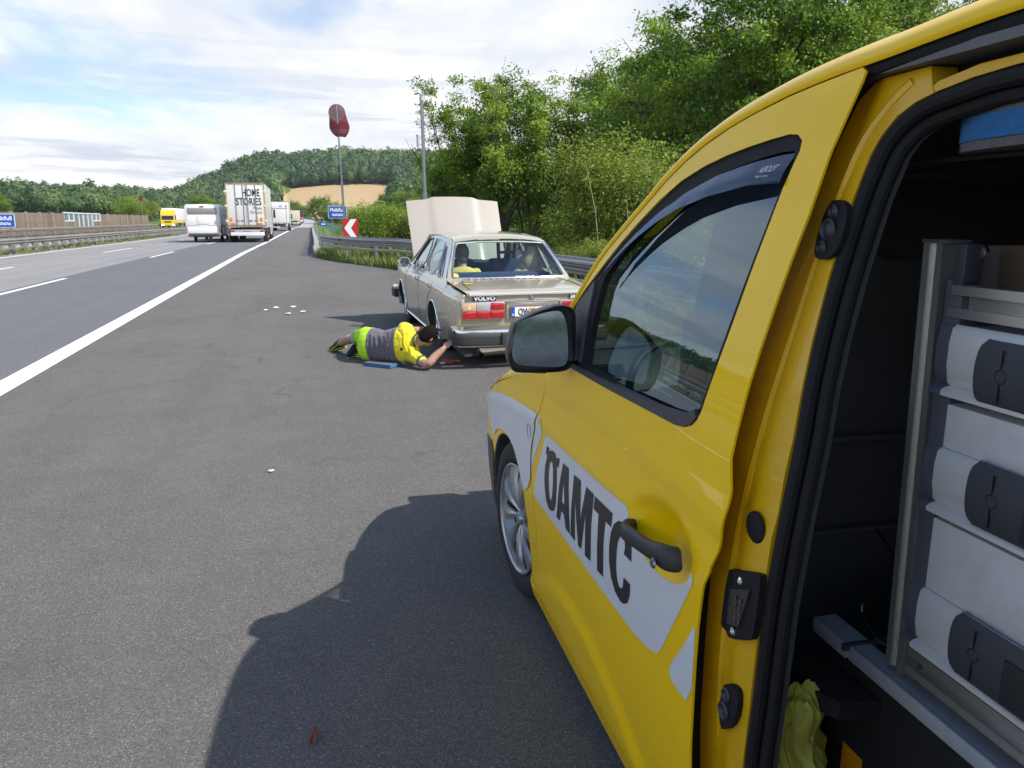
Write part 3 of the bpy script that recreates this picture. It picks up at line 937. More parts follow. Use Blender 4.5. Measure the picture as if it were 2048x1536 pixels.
# litter and a leaf on the asphalt
mpap = mat('paper_scrap', (.85, .85, .82), rough=.9)
sp_ = [(-.75, 14.27, .10, 'flat'), (-.58, 14.65, .0, 0), (-.27, 14.70, .0, 0), (-.33, 13.63, .0, 0), (-.11, 13.86, .0, 0), (-.29, 4.93, 0, 0)]
desc = ['scrap of white paper on the lay-by, leftmost of the scraps nearest the kerbside car shadow', 'crumpled white paper scrap lying behind the leftmost scrap', 'small white paper scrap farthest from the camera of the cluster', 'white paper scrap nearest to the camera in the cluster', 'white paper scrap closest to the saloon in the cluster', 'lone tiny white scrap in the middle of the lay-by asphalt']
for (x, y, a, c), d in zip(sp_, desc):
    sc_ = .17 if y < 6 else .55
    b = MB(); n = 9
    vs = []
    for k in range(n):
        t = 2 * math.pi * k / n; q = rnd.uniform(.05, .11) * sc_
        vs.append((x + q * 1.35 * math.cos(t), y + q * 1.2 * math.sin(t), .012 + rnd.uniform(0, .035) * sc_))
    vs.append((x, y, .012 + .04 * sc_))
    b.add(vs, [(k, (k + 1) % n, n) for k in range(n)])
    tag(b.build('paper_scrap', mpap, None, False), d, 'paper', 'paper scraps on the lay-by')
b = MB(); lf = [(-.035, -.06), (-.01, -.05), (.02, -.07), (.03, -.02), (.05, .01), (.03, .03), (.04, .07), (.01, .05), (-.02, .06), (-.02, .01), (-.045, .0)]
b.add([(-.06 + x * .42, 2.2 + y * .5, .010 + .012 * math.sin(40 * x + 19 * y)) for x, y in lf] + [(-.06, 2.2, .022)], [(k, (k + 1) % len(lf), len(lf)) for k in range(len(lf))])
tag(b.build('dry_leaf', mat('leaf_brown', (.16, .05, .03), rough=.7), None, True), 'reddish brown dry leaf on the asphalt near the camera', 'leaf')

# =================================================================== TREES AND SHRUBS
m_bark = mat('bark', (.085, .065, .045), rough=.95, var=.35, vs=8, bump=.8, bs=30)
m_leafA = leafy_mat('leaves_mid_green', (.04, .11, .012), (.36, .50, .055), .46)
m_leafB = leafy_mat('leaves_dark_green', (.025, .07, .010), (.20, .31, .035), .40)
m_leafC = leafy_mat('leaves_yellow_green', (.06, .11, .014), (.36, .44, .06), .45)

def tree_mesh(seed, H, Rc, zc0, nclump, nleaf, lsz, stems=1, upright=.0, spread=.42):
    """trunk + limbs and a crown of leaf-sized faces gathered in clumps at the limb ends.
       H height, Rc crown radius, zc0 lowest leaf height"""
    g = np.random.RandomState(seed)
    tk = MB(); tips = []
    def limb(p, d, L, r, lvl):
        n = 5; pts = [p]; rr = [r]
        for k in range(n):
            d = (d + Vector(g.uniform(-.16, .16, 3)) + Vector((0, 0, .05 + .08 * upright))).normalized()
            p = p + d * (L / n); pts.append(p.copy()); rr.append(r * (1 - .62 * (k + 1) / n))
        tk.tube(pts, rr, 7 if lvl == 0 else (5 if lvl == 1 else 4), False)
        if lvl >= 2:
            tips.append(pts[-1]); tips.append(pts[-3]); return
        m_ = {0: 8, 1: 5}[lvl]
        for k in range(m_):
            t = .32 + .68 * (k + .5) / m_
            i = min(n - 1, int(t * n)); q = pts[i].lerp(pts[i + 1], t * n - i)
            az = g.uniform(0, 6.283); sp = g.uniform(.55, 1.0) * (1 - .45 * upright)
            nd = (d * .55 + Vector((math.cos(az) * sp, math.sin(az) * sp, g.uniform(.15, .6) + upright * .4))).normalized()
            limb(q, nd, L * g.uniform(.42, .62), rr[i] * .55, lvl + 1)
        tips.append(pts[-1])
    for s in range(stems):
        az = 6.283 * s / stems + g.uniform(0, 1)
        lean = .0 if stems == 1 else g.uniform(.22, .42)
        limb(Vector((.12 * math.cos(az), .12 * math.sin(az), -.3)) if stems > 1 else Vector((0, 0, -.3)), Vector((math.cos(az) * lean, math.sin(az) * lean, 1)).normalized(), H * g.uniform(.62, .72), (.022 if stems == 1 else .015) * H, 0)
    # clump centres: limb tips pulled into the crown envelope + shell points
    C_ = []
    ch = (H - zc0) / 2; cz = zc0 + ch
    lob = g.uniform(.72, 1.12, 9)
    for t in tips:
        C_.append(np.array(t[:]))
    while len(C_) < nclump:
        u = g.normal(size=3); u /= np.linalg.norm(u)
        az = math.atan2(u[1], u[0]); k = (az + math.pi) / 6.2832 * 8
        lb = lob[int(k)] * (1 - (k % 1)) + lob[(int(k) + 1) % 8] * (k % 1)
        rr_ = g.uniform(.45, 1.02) ** .55 * lb
        C_.append(np.array([u[0] * Rc * rr_, u[1] * Rc * rr_, cz + u[2] * ch * rr_ * g.uniform(.85, 1.08)]))
    C_ = np.array(C_)
    # keep inside a loose envelope
    q = (C_[:, 0] / Rc) ** 2 + (C_[:, 1] / Rc) ** 2 + ((C_[:, 2] - cz) / ch) ** 2
    C_ = C_[(q < 1.75) & (C_[:, 2] > zc0)]
    per = int(nleaf / len(C_))
    n = per * len(C_)
    cs = g.uniform(.6, 1.25, len(C_)) * spread
    cen = np.repeat(C_, per, 0); sz = np.repeat(cs, per)[:, None]
    P = cen + g.normal(size=(n, 3)) * sz * np.array([1, 1, .62])
    # leaf frames
    nz = g.normal(size=(n, 3)) + (P - np.array([0, 0, cz])) * .25 / max(Rc, 1) * 2 + np.array([0, 0, .9])
    nz /= np.linalg.norm(nz, axis=1)[:, None]
    a = np.cross(nz, g.normal(size=(n, 3))); a /= np.linalg.norm(a, axis=1)[:, None]
    b = np.cross(nz, a)
    s = (lsz * g.uniform(.6, 1.25, n))[:, None]
    Vv = np.stack([P - a * s, P - b * s * .45 + nz * s * .12, P + a * s, P + b * s * .45 + nz * s * .12], 1).reshape(-1, 3)
    Ff = np.arange(n * 4).reshape(-1, 4)
    tone = np.repeat(np.clip(np.repeat(g.uniform(.1, .9, len(C_)), per) + g.uniform(-.25, .25, n), 0, 1), 4)
    return tk, Vv, Ff, tone

PROTO = {}
def proto(key, label, cat, leafm, *a, **k):
    tk, Vv, Ff, tone = tree_mesh(*a, **k)
    PROTO[key] = (tk, Vv, Ff, tone, leafm)
proto('broad', '', '', m_leafA, 11, 10.0, 3.3, 1.6, 430, 66000, .080, stems=5, upright=.5, spread=.26)
proto('tall', '', '', m_leafB, 23, 13.0, 4.3, 1.2, 520, 76000, .10, stems=1, spread=.34)
proto('maple', '', '', m_leafA, 31, 13.0, 5.0, 1.6, 620, 100000, .085, stems=3, upright=.3, spread=.31)
proto('bush', '', '', m_leafC, 41, 3.2, 1.8, .15, 120, 26000, .040, stems=5, upright=.3, spread=.22)
proto('shrub', '', '', m_leafA, 43, 3.0, 1.7, .1, 80, 13000, .055, stems=4, spread=.26)
PM = {}
def place_tree(key, name, label, cat, x, y, s, rz=0, zs=1.0, group=None, z=None, leafm=None):
    tk, Vv, Ff, tone, lm = PROTO[key]
    lm = leafm or lm
    r_ = thing(name, label, cat, (x, y, ground_z(x, y) if z is None else z), rz, group)
    r_.scale = (s, s, s * zs)
    k1 = (key, lm.name)
    if k1 not in PM:
        a = tk.build('trunk', m_bark, r_)
        b = mesh_np('crown', Vv, Ff, lm, tone, r_, False)
        PM[k1] = (a, b)
    else:
        for src in PM[k1]:
            c = src.copy(); COL.objects.link(c); c.parent = r_
    return r_

GT = 'roadside trees along the lay-by'
def at(u, d):
    """ground position of picture column u at distance d along the view"""
    k = (u - 1024) / 1520.0
    ca, sa = math.cos(R(15)), math.sin(R(15))
    d2 = d * math.cos(R(12.2)) + .0
    return (sa * d + ca * k * d, ca * d - sa * k * d)
T = [('broad', 982, 34, .97, .97, 'bright green many-stemmed tree behind the open bonnet', m_leafA),
     ('tall', 1240, 44, .98, 1.0, 'green tree just behind the bright many-stemmed one', m_leafA),
     ('maple', 1535, 27, .98, 1.0, 'large dense green tree above the van windscreen', None),
     ('maple', 1740, 31, 1.0, 1.0, 'tallest leafy tree above the yellow van roof with sky gaps', m_leafC),
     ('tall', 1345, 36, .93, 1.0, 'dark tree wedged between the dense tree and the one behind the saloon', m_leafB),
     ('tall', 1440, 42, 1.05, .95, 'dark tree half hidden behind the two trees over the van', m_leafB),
     ('maple', 1930, 30, .80, .95, 'rightmost leafy tree, lower, its top just over the van roof', m_leafA)]
for i, (k, u, d, s, zs, lb, lm) in enumerate(T):
    x, y = at(u, d)
    place_tree(k, 'tree', lb, 'tree', x, y, s, rz=i * 1.3, zs=zs, group=GT, leafm=lm)
# second row that closes the gaps low down
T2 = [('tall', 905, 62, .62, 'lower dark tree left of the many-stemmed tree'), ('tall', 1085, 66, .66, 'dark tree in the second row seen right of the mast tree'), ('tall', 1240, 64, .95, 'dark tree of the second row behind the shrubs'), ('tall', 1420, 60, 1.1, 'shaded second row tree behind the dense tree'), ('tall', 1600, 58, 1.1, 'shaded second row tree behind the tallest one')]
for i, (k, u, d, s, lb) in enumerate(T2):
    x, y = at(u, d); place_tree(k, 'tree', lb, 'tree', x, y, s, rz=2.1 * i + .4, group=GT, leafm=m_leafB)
# mid-distance trees and hedges
T3 = [('tall', 757, 128, .80, .80, 'round dark tree standing at the edge of the wheat field', m_leafB),
      ('tall', 800, 150, .85, .85, 'dark tree behind the round tree beside the wheat field', m_leafB),
      ('tall', 828, 172, 1.05, .9, 'green hillside tree just left of the antenna mast', m_leafB),
      ('maple', 866, 150, .95, .9, 'green tree right behind the middle of the antenna mast', m_leafA),
      ('tall', 788, 200, 1.10, .9, 'farther hillside tree between windsock mast and antenna mast', m_leafB),
      ('maple', 815, 215, 1.1, .9, 'hillside tree with lighter crown left of the antenna mast', m_leafA),
      ('maple', 842, 120, .62, .9, 'yellowish tree right behind the antenna mast foot', m_leafC),
      ('tall', 700, 210, .55, .8, 'small far tree at the right rim of the wheat field', m_leafB),
      ('maple', 800, 72, .42, .85, 'bright green tree just left of the open bonnet', m_leafA),
      ('maple', 650, 235, .78, .8, 'green tree top behind the blue river sign', m_leafA),
      ('maple', 678, 225, .80, .75, 'green bushy tree right of the windsock mast', m_leafA)]
for i, (k, u, d, s, zs, lb, lm) in enumerate(T3):
    x, y = at(u, d); place_tree(k, 'tree', lb, 'tree', x, y, s, rz=1.7 * i, zs=zs, group='trees beyond the guardrail', leafm=lm)
T4 = [('shrub', 722, 58, .9, 'green shrub directly behind the chevron board'), ('shrub', 742, 55, 1.15, 'green shrub between chevron board and open bonnet'), ('shrub', 775, 50, 1.2, 'tall green shrub touching the left edge of the bonnet'),
      ('shrub', 815, 48, 1.25, 'shrub hidden partly by the open bonnet'), ('shrub', 728, 84, 1.3, 'shrub right of the windsock mast in the second row'), ('shrub', 1075, 40, 1.35, 'leafy shrub behind the saloon roof'), ('shrub', 760, 66, 1.4, 'shrub behind the one touching the bonnet'),
      ('shrub', 735, 80, 1.3, 'shrub in the second row behind the curved guardrail')]
for i, (k, u, d, s, lb) in enumerate(T4):
    x, y = at(u, d); place_tree(k, 'shrub', lb, 'shrub', x, y, s, rz=1.1 * i, group='shrubs behind the guardrail', leafm=m_leafA if i % 3 else m_leafC)
T5 = [('bush', 1222, 19.5, 1.25, 'yellow green bush with bare stalks beside the van pillar'), ('bush', 1165, 24, .95, 'low yellow green bush right of the saloon rear window'), ('bush', 1290, 21, 1.35, 'taller bush mostly behind the van pillar'),
      ('shrub', 1150, 18.0, .42, 'low leafy undergrowth clump over the guardrail behind the saloon'), ('shrub', 1195, 16.5, .46, 'low leafy clump over the guardrail nearest the van pillar')]
for i, (k, u, d, s, lb) in enumerate(T5):
    x, y = at(u, d); place_tree(k, 'bush', lb, 'bush', x, y, s, rz=2.3 * i, group='bushes beside the lay-by', leafm=m_leafC, z=ground_z(x, y))
T6 = [('maple', 585, 385, .62, 'hedge tree at the far bend, leftmost, over the cream lorry'), ('maple', 600, 398, .78, 'tallest hedge tree at the far bend'), ('maple', 614, 390, .62, 'hedge tree at the far bend right of the tallest one'), ('maple', 625, 380, .42, 'low hedge bush at the far bend nearest the bridge')]
for i, (k, u, d, s, lb) in enumerate(T6):
    x, y = at(u, d); place_tree(k, 'hedge_bush', lb, 'bush', x, y, s, rz=i, group='hedge at the far bend', leafm=m_leafA, z=ground_z(x, y) - .3)
T7 = [('shrub', 292, 176, 2.0, 'yellow green bush at the end of the noise barrier'), ('shrub', 306, 190, 2.3, 'bush behind the far windsock'), ('maple', 425, 215, .62, 'bright tree behind the white motorhome'), ('maple', 452, 230, .58, 'green tree left of the tall white lorry'), ('shrub', 275, 200, 2.6, 'bush seen over the end of the noise barrier'), ('maple', 400, 240, .5, 'green tree between motorhome and yellow lorry'), ('maple', 20, 190, .62, 'dark pointed tree over the left end of the noise barrier')]
for i, (k, u, d, s, lb) in enumerate(T7):
    x, y = at(u, d); x = min(x, -30 + rcx(y)); place_tree(k, 'verge_tree', lb, 'tree', x, y, s, rz=i, group='verge trees beyond the noise barrier', leafm=m_leafC if i < 2 else m_leafA, z=0)

# bare twigs sticking out of the bush
b = MB()
x, y = at(1175, 17.5); gz_ = ground_z(x, y)
b.tube([(x + .35, y, gz_), (x + .15, y, gz_ + 1.9), (x - .12, y, gz_ + 3.0)], [.012, .01, .006], 5)
b.tube([(x + 1.0, y - .3, gz_), (x + .75, y - .3, gz_ + 2.3)], [.012, .006], 5)
tag(b.build('bare_stalks', mat('dry_stalk', (.34, .29, .20), rough=.9)), 'pale bare stalks standing in front of the yellow green bush', 'stalk')

# ---------------------------------------------------------- grass and weeds along the rail (too many to count)
g = np.random.RandomState(5)
def grass(name, label, n, fpos, hr, wr, m):
    P = []; H_ = []
    while len(P) < n:
        p = fpos()
        if p is None: continue
        P.append(p); H_.append(g.uniform(*hr) * (.6 + .8 * (math.sin(p[0] * 2.1 + p[1] * 1.3) * .5 + .5)))
    P = np.array(P); H_ = np.array(H_)[:, None]; n = len(P)
    az = g.uniform(0, 6.283, n); d = np.stack([np.cos(az), np.sin(az), np.zeros(n)], 1)
    ln = g.uniform(-.5, .5, (n, 3)) * H_ * .7; ln[:, 2] = 0
    w_ = g.uniform(*wr, n)[:, None]
    V = np.stack([P - d * w_, P + d * w_, P + ln * .45 + np.array([0, 0, .62]) * H_ + d * w_ * .7, P + ln + np.array([0, 0, 1.0]) * H_], 1).reshape(-1, 3)
    F = np.arange(n * 4).reshape(-1, 4)
    o = mesh_np(name, V, F, m, np.repeat(np.clip(g.normal(.5, .25, n), 0, 1), 4), None, False)
    return tag(o, label, 'grass', kind='stuff')
m_gr = leafy_mat('grass_blades', (.06, .12, .02), (.36, .40, .12), .35)
def pos1():
    y = g.uniform(4, 37); xr = pave(y)
    x = xr + abs(g.normal(.45, .42)) + .02
    return (x, y, ground_z(x, y) - .02)
grass('verge_grass', 'uneven grass and weeds under the curved guardrail', 42000, pos1, (.08, .42), (.006, .017), m_gr)
def pos2():
    y = g.uniform(6, 60); x = pave(y) + 1.5 + g.uniform(0, 1) ** 1.5 * 10
    return (x, y, ground_z(x, y) - .03)
grass('bank_grass', 'tall grass on the bank sloping down behind the guardrail', 34000, pos2, (.25, .8), (.012, .03), m_gr)
def pos3():
    y = g.uniform(20, 90); x = rcx(y) + g.choice([-13.15, -13.9, -14.6]) + g.uniform(-.25, .25)
    if math.sin(y * .9) + math.sin(y * 2.3) < -.2: return None
    return (x, y, -.02)
grass('median_weeds', 'patchy weeds growing along the median guardrail', 7000, pos3, (.06, .22), (.01, .02), m_gr)

# =================================================================== YELLOW SERVICE VAN
VD={
 'O1':[(-0.542,0.822),(-0.577,0.825),(-0.57,0.811),(-0.61,0.827),(-0.651,0.828),(-0.663,0.813),(-0.68,0.822),(-0.705,0.825),(-0.694,0.791),(-0.673,0.789),(-0.676,0.77),(-0.681,0.713),(-0.676,0.661),(-0.66,0.628),(-0.634,0.614),(-0.593,0.606),(-0.553,0.624),(-0.533,0.661),(-0.525,0.702),(-0.532,0.748),(-0.548,0.777),(-0.551,0.791),(-0.535,0.792)],
 'O2':[(-0.605,0.785),(-0.623,0.784),(-0.633,0.764),(-0.637,0.719),(-0.631,0.67),(-0.619,0.647),(-0.599,0.648),(-0.586,0.679),(-0.579,0.72),(-0.582,0.755),(-0.59,0.775)],
 'A1':[(-0.745,0.824),(-0.808,0.826),(-0.813,0.76),(-0.828,0.687),(-0.842,0.617),(-0.797,0.616),(-0.771,0.658),(-0.741,0.657),(-0.726,0.616),(-0.687,0.614),(-0.695,0.656),(-0.714,0.746)],
 'A2':[(-0.759,0.769),(-0.778,0.692),(-0.746,0.691)],
 'M1':[(-0.864,0.824),(-0.933,0.828),(-0.943,0.705),(-0.985,0.827),(-1.054,0.829),(-1.044,0.735),(-1.048,0.619),(-0.996,0.614),(-0.991,0.75),(-0.96,0.618),(-0.928,0.616),(-0.885,0.763),(-0.895,0.617),(-0.849,0.617),(-0.851,0.715)],
 'T1':[(-1.064,0.827),(-1.21,0.831),(-1.204,0.789),(-1.159,0.788),(-1.152,0.726),(-1.158,0.622),(-1.108,0.619),(-1.103,0.687),(-1.102,0.787),(-1.058,0.786)],
 'C1':[(-1.356,0.759),(-1.306,0.757),(-1.31,0.778),(-1.303,0.798),(-1.286,0.798),(-1.271,0.789),(-1.257,0.768),(-1.253,0.733),(-1.256,0.695),(-1.265,0.669),(-1.281,0.655),(-1.301,0.658),(-1.31,0.671),(-1.312,0.696),(-1.358,0.698),(-1.356,0.665),(-1.344,0.641),(-1.323,0.626),(-1.296,0.619),(-1.255,0.627),(-1.222,0.651),(-1.203,0.69),(-1.198,0.736),(-1.206,0.777),(-1.224,0.807),(-1.252,0.827),(-1.284,0.837),(-1.322,0.834),(-1.342,0.818),(-1.353,0.791)],
 'mir':[(-0.161,1.292),(-0.125,1.31),(-0.088,1.326),(-0.05,1.336),(-0.015,1.342),(0.012,1.336),(0.025,1.325),(0.031,1.307),(0.032,1.27),(0.032,1.229),(0.03,1.177),(0.018,1.142),(-0.01,1.13),(-0.086,1.13),(-0.157,1.134),(-0.172,1.142),(-0.184,1.171),(-0.186,1.196),(-0.18,1.236),(-0.169,1.276)],
 'mirg':[(-0.157,1.283),(-0.148,1.292),(-0.109,1.307),(-0.072,1.318),(-0.031,1.325),(-0.014,1.319),(-0.004,1.298),(0.002,1.264),(0.004,1.229),(0.004,1.192),(0.001,1.163),(-0.014,1.149),(-0.081,1.15),(-0.148,1.156),(-0.166,1.168),(-0.171,1.189),(-0.169,1.219),(-0.164,1.249)],
 'plate':[(-1.738,0.912),(-1.748,0.92),(-1.858,0.964),(-1.872,0.962),(-1.87,0.842),(-1.859,0.828),(-1.783,0.79),(-1.733,0.787),(-1.731,0.797)],
 'slot':[(-1.776,0.894),(-1.846,0.925),(-1.843,0.907),(-1.825,0.839),(-1.776,0.82)],
 'ov1':[(-1.752,1.586),(-1.75,1.617),(-1.772,1.636),(-1.814,1.632),(-1.835,1.612),(-1.842,1.566),(-1.835,1.54),(-1.806,1.528),(-1.771,1.537),(-1.754,1.554)],
 'ov2':[(-1.749,0.628),(-1.756,0.662),(-1.793,0.698),(-1.83,0.71),(-1.839,0.689),(-1.833,0.641),(-1.805,0.6),(-1.766,0.576),(-1.749,0.581)]}
VAN_O = Vector((0.803, 2.99, 0.0))
VAN_RZ = -math.atan(0.04)
van = thing('service_van', 'yellow roadside service van in the foreground with its sliding door open', 'van', VAN_O, VAN_RZ)
def paint(name, col, rough=.22, coat=1.0, dirt=.0):
    return mat(name, col, rough=rough, coat=coat, dirt=dirt, dcol=(.35, .27, .10), ds=6, coat_r=.03)
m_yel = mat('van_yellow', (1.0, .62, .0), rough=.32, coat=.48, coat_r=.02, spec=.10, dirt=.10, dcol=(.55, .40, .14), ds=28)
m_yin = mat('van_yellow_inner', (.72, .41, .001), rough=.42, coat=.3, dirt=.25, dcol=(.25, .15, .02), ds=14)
m_dec = mat('decal_white', (.72, .74, .76), rough=.35, coat=.5)
m_blk = mat('decal_black', (.022, .021, .023), rough=.4)
m_rub = mat('rubber_black', (.011, .011, .012), rough=.75, spec=.3, var=.2, vs=20, bump=.2, bs=120)
m_pla = mat('plastic_dark', (.030, .032, .038), rough=.45, bump=.15, bs=400)
m_pgl = mat('plastic_gloss', (.02, .02, .024), rough=.25)
m_int = mat('interior_black', (.055, .056, .058), rough=.75, var=.3, vs=2, dirt=.3, dcol=(.03, .03, .028), ds=3)
m_carg = mat('cargo_trim', (.13, .135, .145), rough=.7, var=.2, vs=3, dirt=.3, dcol=(.07, .07, .07), ds=5)
m_int2 = mat('interior_grey', (.075, .08, .085), rough=.7)
m_alu = mat('aluminium', (.62, .62, .60), rough=.35, metal=.85, var=.06, vs=4, dirt=.25, dcol=(.30, .29, .28), ds=9, bump=.05, bs=200)
m_chr = mat('chrome', (.80, .81, .82), rough=.10, metal=1.0)

TZ = [.05, .12, .2, .35, .5, .7, .85, .95, 1.04, 1.075, 1.15, 1.3, 1.5, 1.7, 1.85, 1.95, 2.1]
TX = [.07, .045, .025, .008, 0, 0, .004, .010, .016, .026, .034, .065, .115, .17, .22, .27, .36]
# smooth the section once so the sheet metal has no kinks
_z = np.linspace(.05, 2.1, 206); _x = np.interp(_z, TZ, TX)
_k = np.exp(-np.linspace(-2, 2, 9) ** 2); _k /= _k.sum(); _x = np.convolve(np.pad(_x, 4, mode='edge'), _k, 'valid')
def vt(z): return float(np.interp(z, _z, _x))
def vp(y):
    r_ = 0
    if y > .2: r_ += .12 * (y - .2) ** 2
    if y > .7: r_ += 2.6 * (y - .7) ** 2
    return r_
def gs(x, w_): return math.exp(-(x / w_) ** 2)
MK = [(-2.0, .22), (-1.44, .228), (-1.28, .317), (-1.03, .385), (-.74, .381), (-.58, .347), (-.36, .25), (0, .1)]
def feat(y, z):
    f = 0
    c1 = float(np.interp(y, [-1.75, -1.2, -.44, .1, .8], [.905, .945, .918, .86, .76]))
    f += .0035 * gs(z - c1, .012)                                  # engraved feature line
    c2 = float(np.interp(y, [-1.2, -.45, .1, .8], [.893, .88, .82, .70]))
    f -= .005 * gs(z - c2, .022) * (1 if y > -1.15 else max(0, 1 - (-1.15 - y) / .15))
    f += .008 * gs(z - (c1 + .06), .035)                           # hollow above it
    f -= .013 * sst(.0, .045, float(np.interp(y, [a for a, b in MK], [b for a, b in MK])) - z)
    r2 = ((y + 1.495) / .165) ** 2 + ((z - .885) / .072) ** 2       # grip recess
    if r2 < 1: f += .038 * (1 - r2) ** .6
    return f
def sf(off=0.0, ft=True):
    return lambda y, z: (vt(z) + vp(y) + off + (feat(y, z) if ft else 0), y, z)

# ---------- front door
GAPV = [(-.33, .165), (-.40, .46), (-.362, .535), (-.33, .606), (-.329, .743), (-.379, .853), (-.421, .943), (-.445, 1.038)]
DITCH = [(-.445, 1.16), (-.535, 1.25), (-.635, 1.356), (-.674, 1.402), (-.717, 1.446), (-.744, 1.472), (-.806, 1.519), (-.875, 1.565), (-.94, 1.607), (-1.013, 1.653), (-1.083, 1.698), (-1.165, 1.743), (-1.247, 1.777), (-1.342, 1.805), (-1.431, 1.824), (-1.498, 1.835), (-1.563, 1.845), (-1.654, 1.854), (-1.735, 1.860)]
DEDGE = [(-1.775, 1.860), (-1.790, 1.851), (-1.791, 1.833), (-1.784, 1.783), (-1.776, 1.721), (-1.772, 1.61), (-1.762, 1.525), (-1.754, 1.441), (-1.748, 1.36), (-1.745, 1.27), (-1.745, 1.20), (-1.748, 1.15), (-1.758, 1.12), (-1.768, 1.095), (-1.770, 1.06), (-1.760, .991), (-1.738, .922), (-1.722, .871), (-1.716, .785), (-1.716, .613), (-1.716, .449), (-1.716, .165)]
WIN = [(-.607, 1.314), (-.67, 1.374), (-.742, 1.429), (-.811, 1.480), (-.895, 1.541), (-.975, 1.592), (-1.079, 1.651), (-1.182, 1.696), (-1.287, 1.725), (-1.388, 1.743), (-1.481, 1.754), (-1.55, 1.760), (-1.616, 1.764), (-1.649, 1.760), (-1.671, 1.747), (-1.676, 1.727), (-1.66, 1.656), (-1.628, 1.402), (-1.613, 1.297), (-1.604, 1.250), (-1.597, 1.206), (-1.588, 1.186), (-1.572, 1.170), (-1.542, 1.158), (-1.503, 1.152), (-1.333, 1.147), (-1.075, 1.139), (-.60, 1.130), (-.595, 1.145), (-.600, 1.22)]
g_ = .004
door_out = [(y - g_, z) for y, z in GAPV] + [(y - g_ * .7, z - g_ * .7) for y, z in DITCH] + DEDGE
panel('front_door', door_out, [WIN], m_yel, sf(), van, .022, .005, None, 50, .016)
# window surround, glass, wind deflector
GIN = [(-.835, 1.165), (-.815, 1.235), (-.812, 1.320), (-.806, 1.395), (-.82, 1.435), (-.883, 1.488), (-.996, 1.561), (-1.105, 1.619), (-1.169, 1.646), (-1.251, 1.670), (-1.348, 1.696), (-1.444, 1.714), (-1.533, 1.725), (-1.60, 1.731), (-1.648, 1.730), (-1.655, 1.715), (-1.64, 1.63), (-1.605, 1.38), (-1.590, 1.27), (-1.580, 1.215), (-1.571, 1.198), (-1.54, 1.184), (-1.495, 1.174), (-1.396, 1.167), (-1.162, 1.157)]
fr_ = panel('window_seal', WIN, [GIN], m_rub, sf(.006, False), van, .03, .02, None, 60, .02)
m_gl = glass('van_side_glass', (.24, .33, .31), 2.5, 0, .04, refl_tint=(.70, .86, 1.0))  # blue put into the glossy colour so reflected sky looks bluer
panel('side_window', [(y * 1.0, z) for y, z in smooth_loop(WIN, 1)], [], m_gl, sf(.030, False), van, .06, 0, None, 60, .04)
VIS = [(-.800, 1.410), (-.883, 1.491), (-.996, 1.564), (-1.105, 1.621), (-1.169, 1.649), (-1.251, 1.672), (-1.348, 1.697), (-1.444, 1.715), (-1.533, 1.726), (-1.60, 1.731), (-1.652, 1.730), (-1.657, 1.669), (-1.538, 1.669), (-1.37, 1.652), (-1.22, 1.624), (-1.124, 1.594), (-1.03, 1.557), (-.955, 1.520), (-.88, 1.475), (-.813, 1.427)]
m_vis = glass('smoked_acrylic', (.03, .035, .045), 1.6, refl_tint=(.45, .60, .95))  # navy put into the reflection colour, standing in for deep blue sky
def vfn(y, z):
    bot = float(np.interp(y, [-1.66, -1.5, -1.37, -1.22, -1.1, -.955, -.81], [1.669, 1.665, 1.652, 1.624, 1.585, 1.52, 1.427]))
    return (vt(z) + .016 - .022 * sst(.075, .0, z - bot) - .004, y, z)
vz = panel('wind_deflector', VIS, [], m_vis, vfn, van, .02, .003, None, 60, .02)
m_wt = mat('print_white', (.85, .85, .85), rough=.5)
def on_side(txt, size, y, z, name, parent, m, off=-.006, sx=1, bold=0, sh=0, tilt=0):
    o = text_mesh(txt, size, m, name, parent, (0, 0, 0), (0, -math.cos(tilt), math.sin(tilt)), (0, math.sin(tilt) , math.cos(tilt)), sx=sx, ext=.0008, bold=bold, shear=sh)
    for v in o.data.vertices:
        yy = y + v.co.y; zz = z + v.co.z
        v.co = (vfn(yy, zz)[0] + off, yy, zz)
    return o
on_side('AEROLIFT', .0175, -1.555, 1.694, 'lettering', vz, m_wt, -.0012, .85, .0006, .3)
on_side('Made in Germany', .0082, -1.556, 1.683, 'lettering', vz, m_wt, -.0012, .85, .0001)
# inner frame seen through the glass, and the sill strip
STR = [(-.84, 1.40), (-.902, 1.413), (-.966, 1.449), (-1.047, 1.498), (-1.136, 1.556), (-1.265, 1.601), (-1.444, 1.635), (-1.659, 1.658), (-1.662, 1.735), (-1.45, 1.722), (-1.17, 1.655), (-.88, 1.495), (-.80, 1.42)]
panel('door_frame_inner', STR, [], mat('headliner', (.10, .11, .11), rough=.8), sf(.055, False), van, .04, 0, None, 60, .03)
SIL = [(-.62, 1.132), (-1.075, 1.140), (-1.333, 1.148), (-1.503, 1.153), (-1.542, 1.160), (-1.572, 1.172), (-1.586, 1.19), (-1.574, 1.206), (-1.55, 1.193), (-1.495, 1.180), (-1.396, 1.170), (-1.162, 1.160), (-.62, 1.150)]
panel('window_sill_strip', SIL, [], m_pla, sf(-.004, False), van, .02, .02, None, 60, .02)
TRI = [(-.750, 1.415), (-.70, 1.375), (-.642, 1.330), (-.625, 1.25), (-.640, 1.165), (-.79, 1.165), (-.775, 1.235), (-.767, 1.302), (-.762, 1.374)]
panel('mirror_triangle', TRI, [], mat('triangle_grey', (.055, .06, .068), rough=.5, bump=.2, bs=300), sf(-.001, False), van, .03, .02, None, 60, .02)

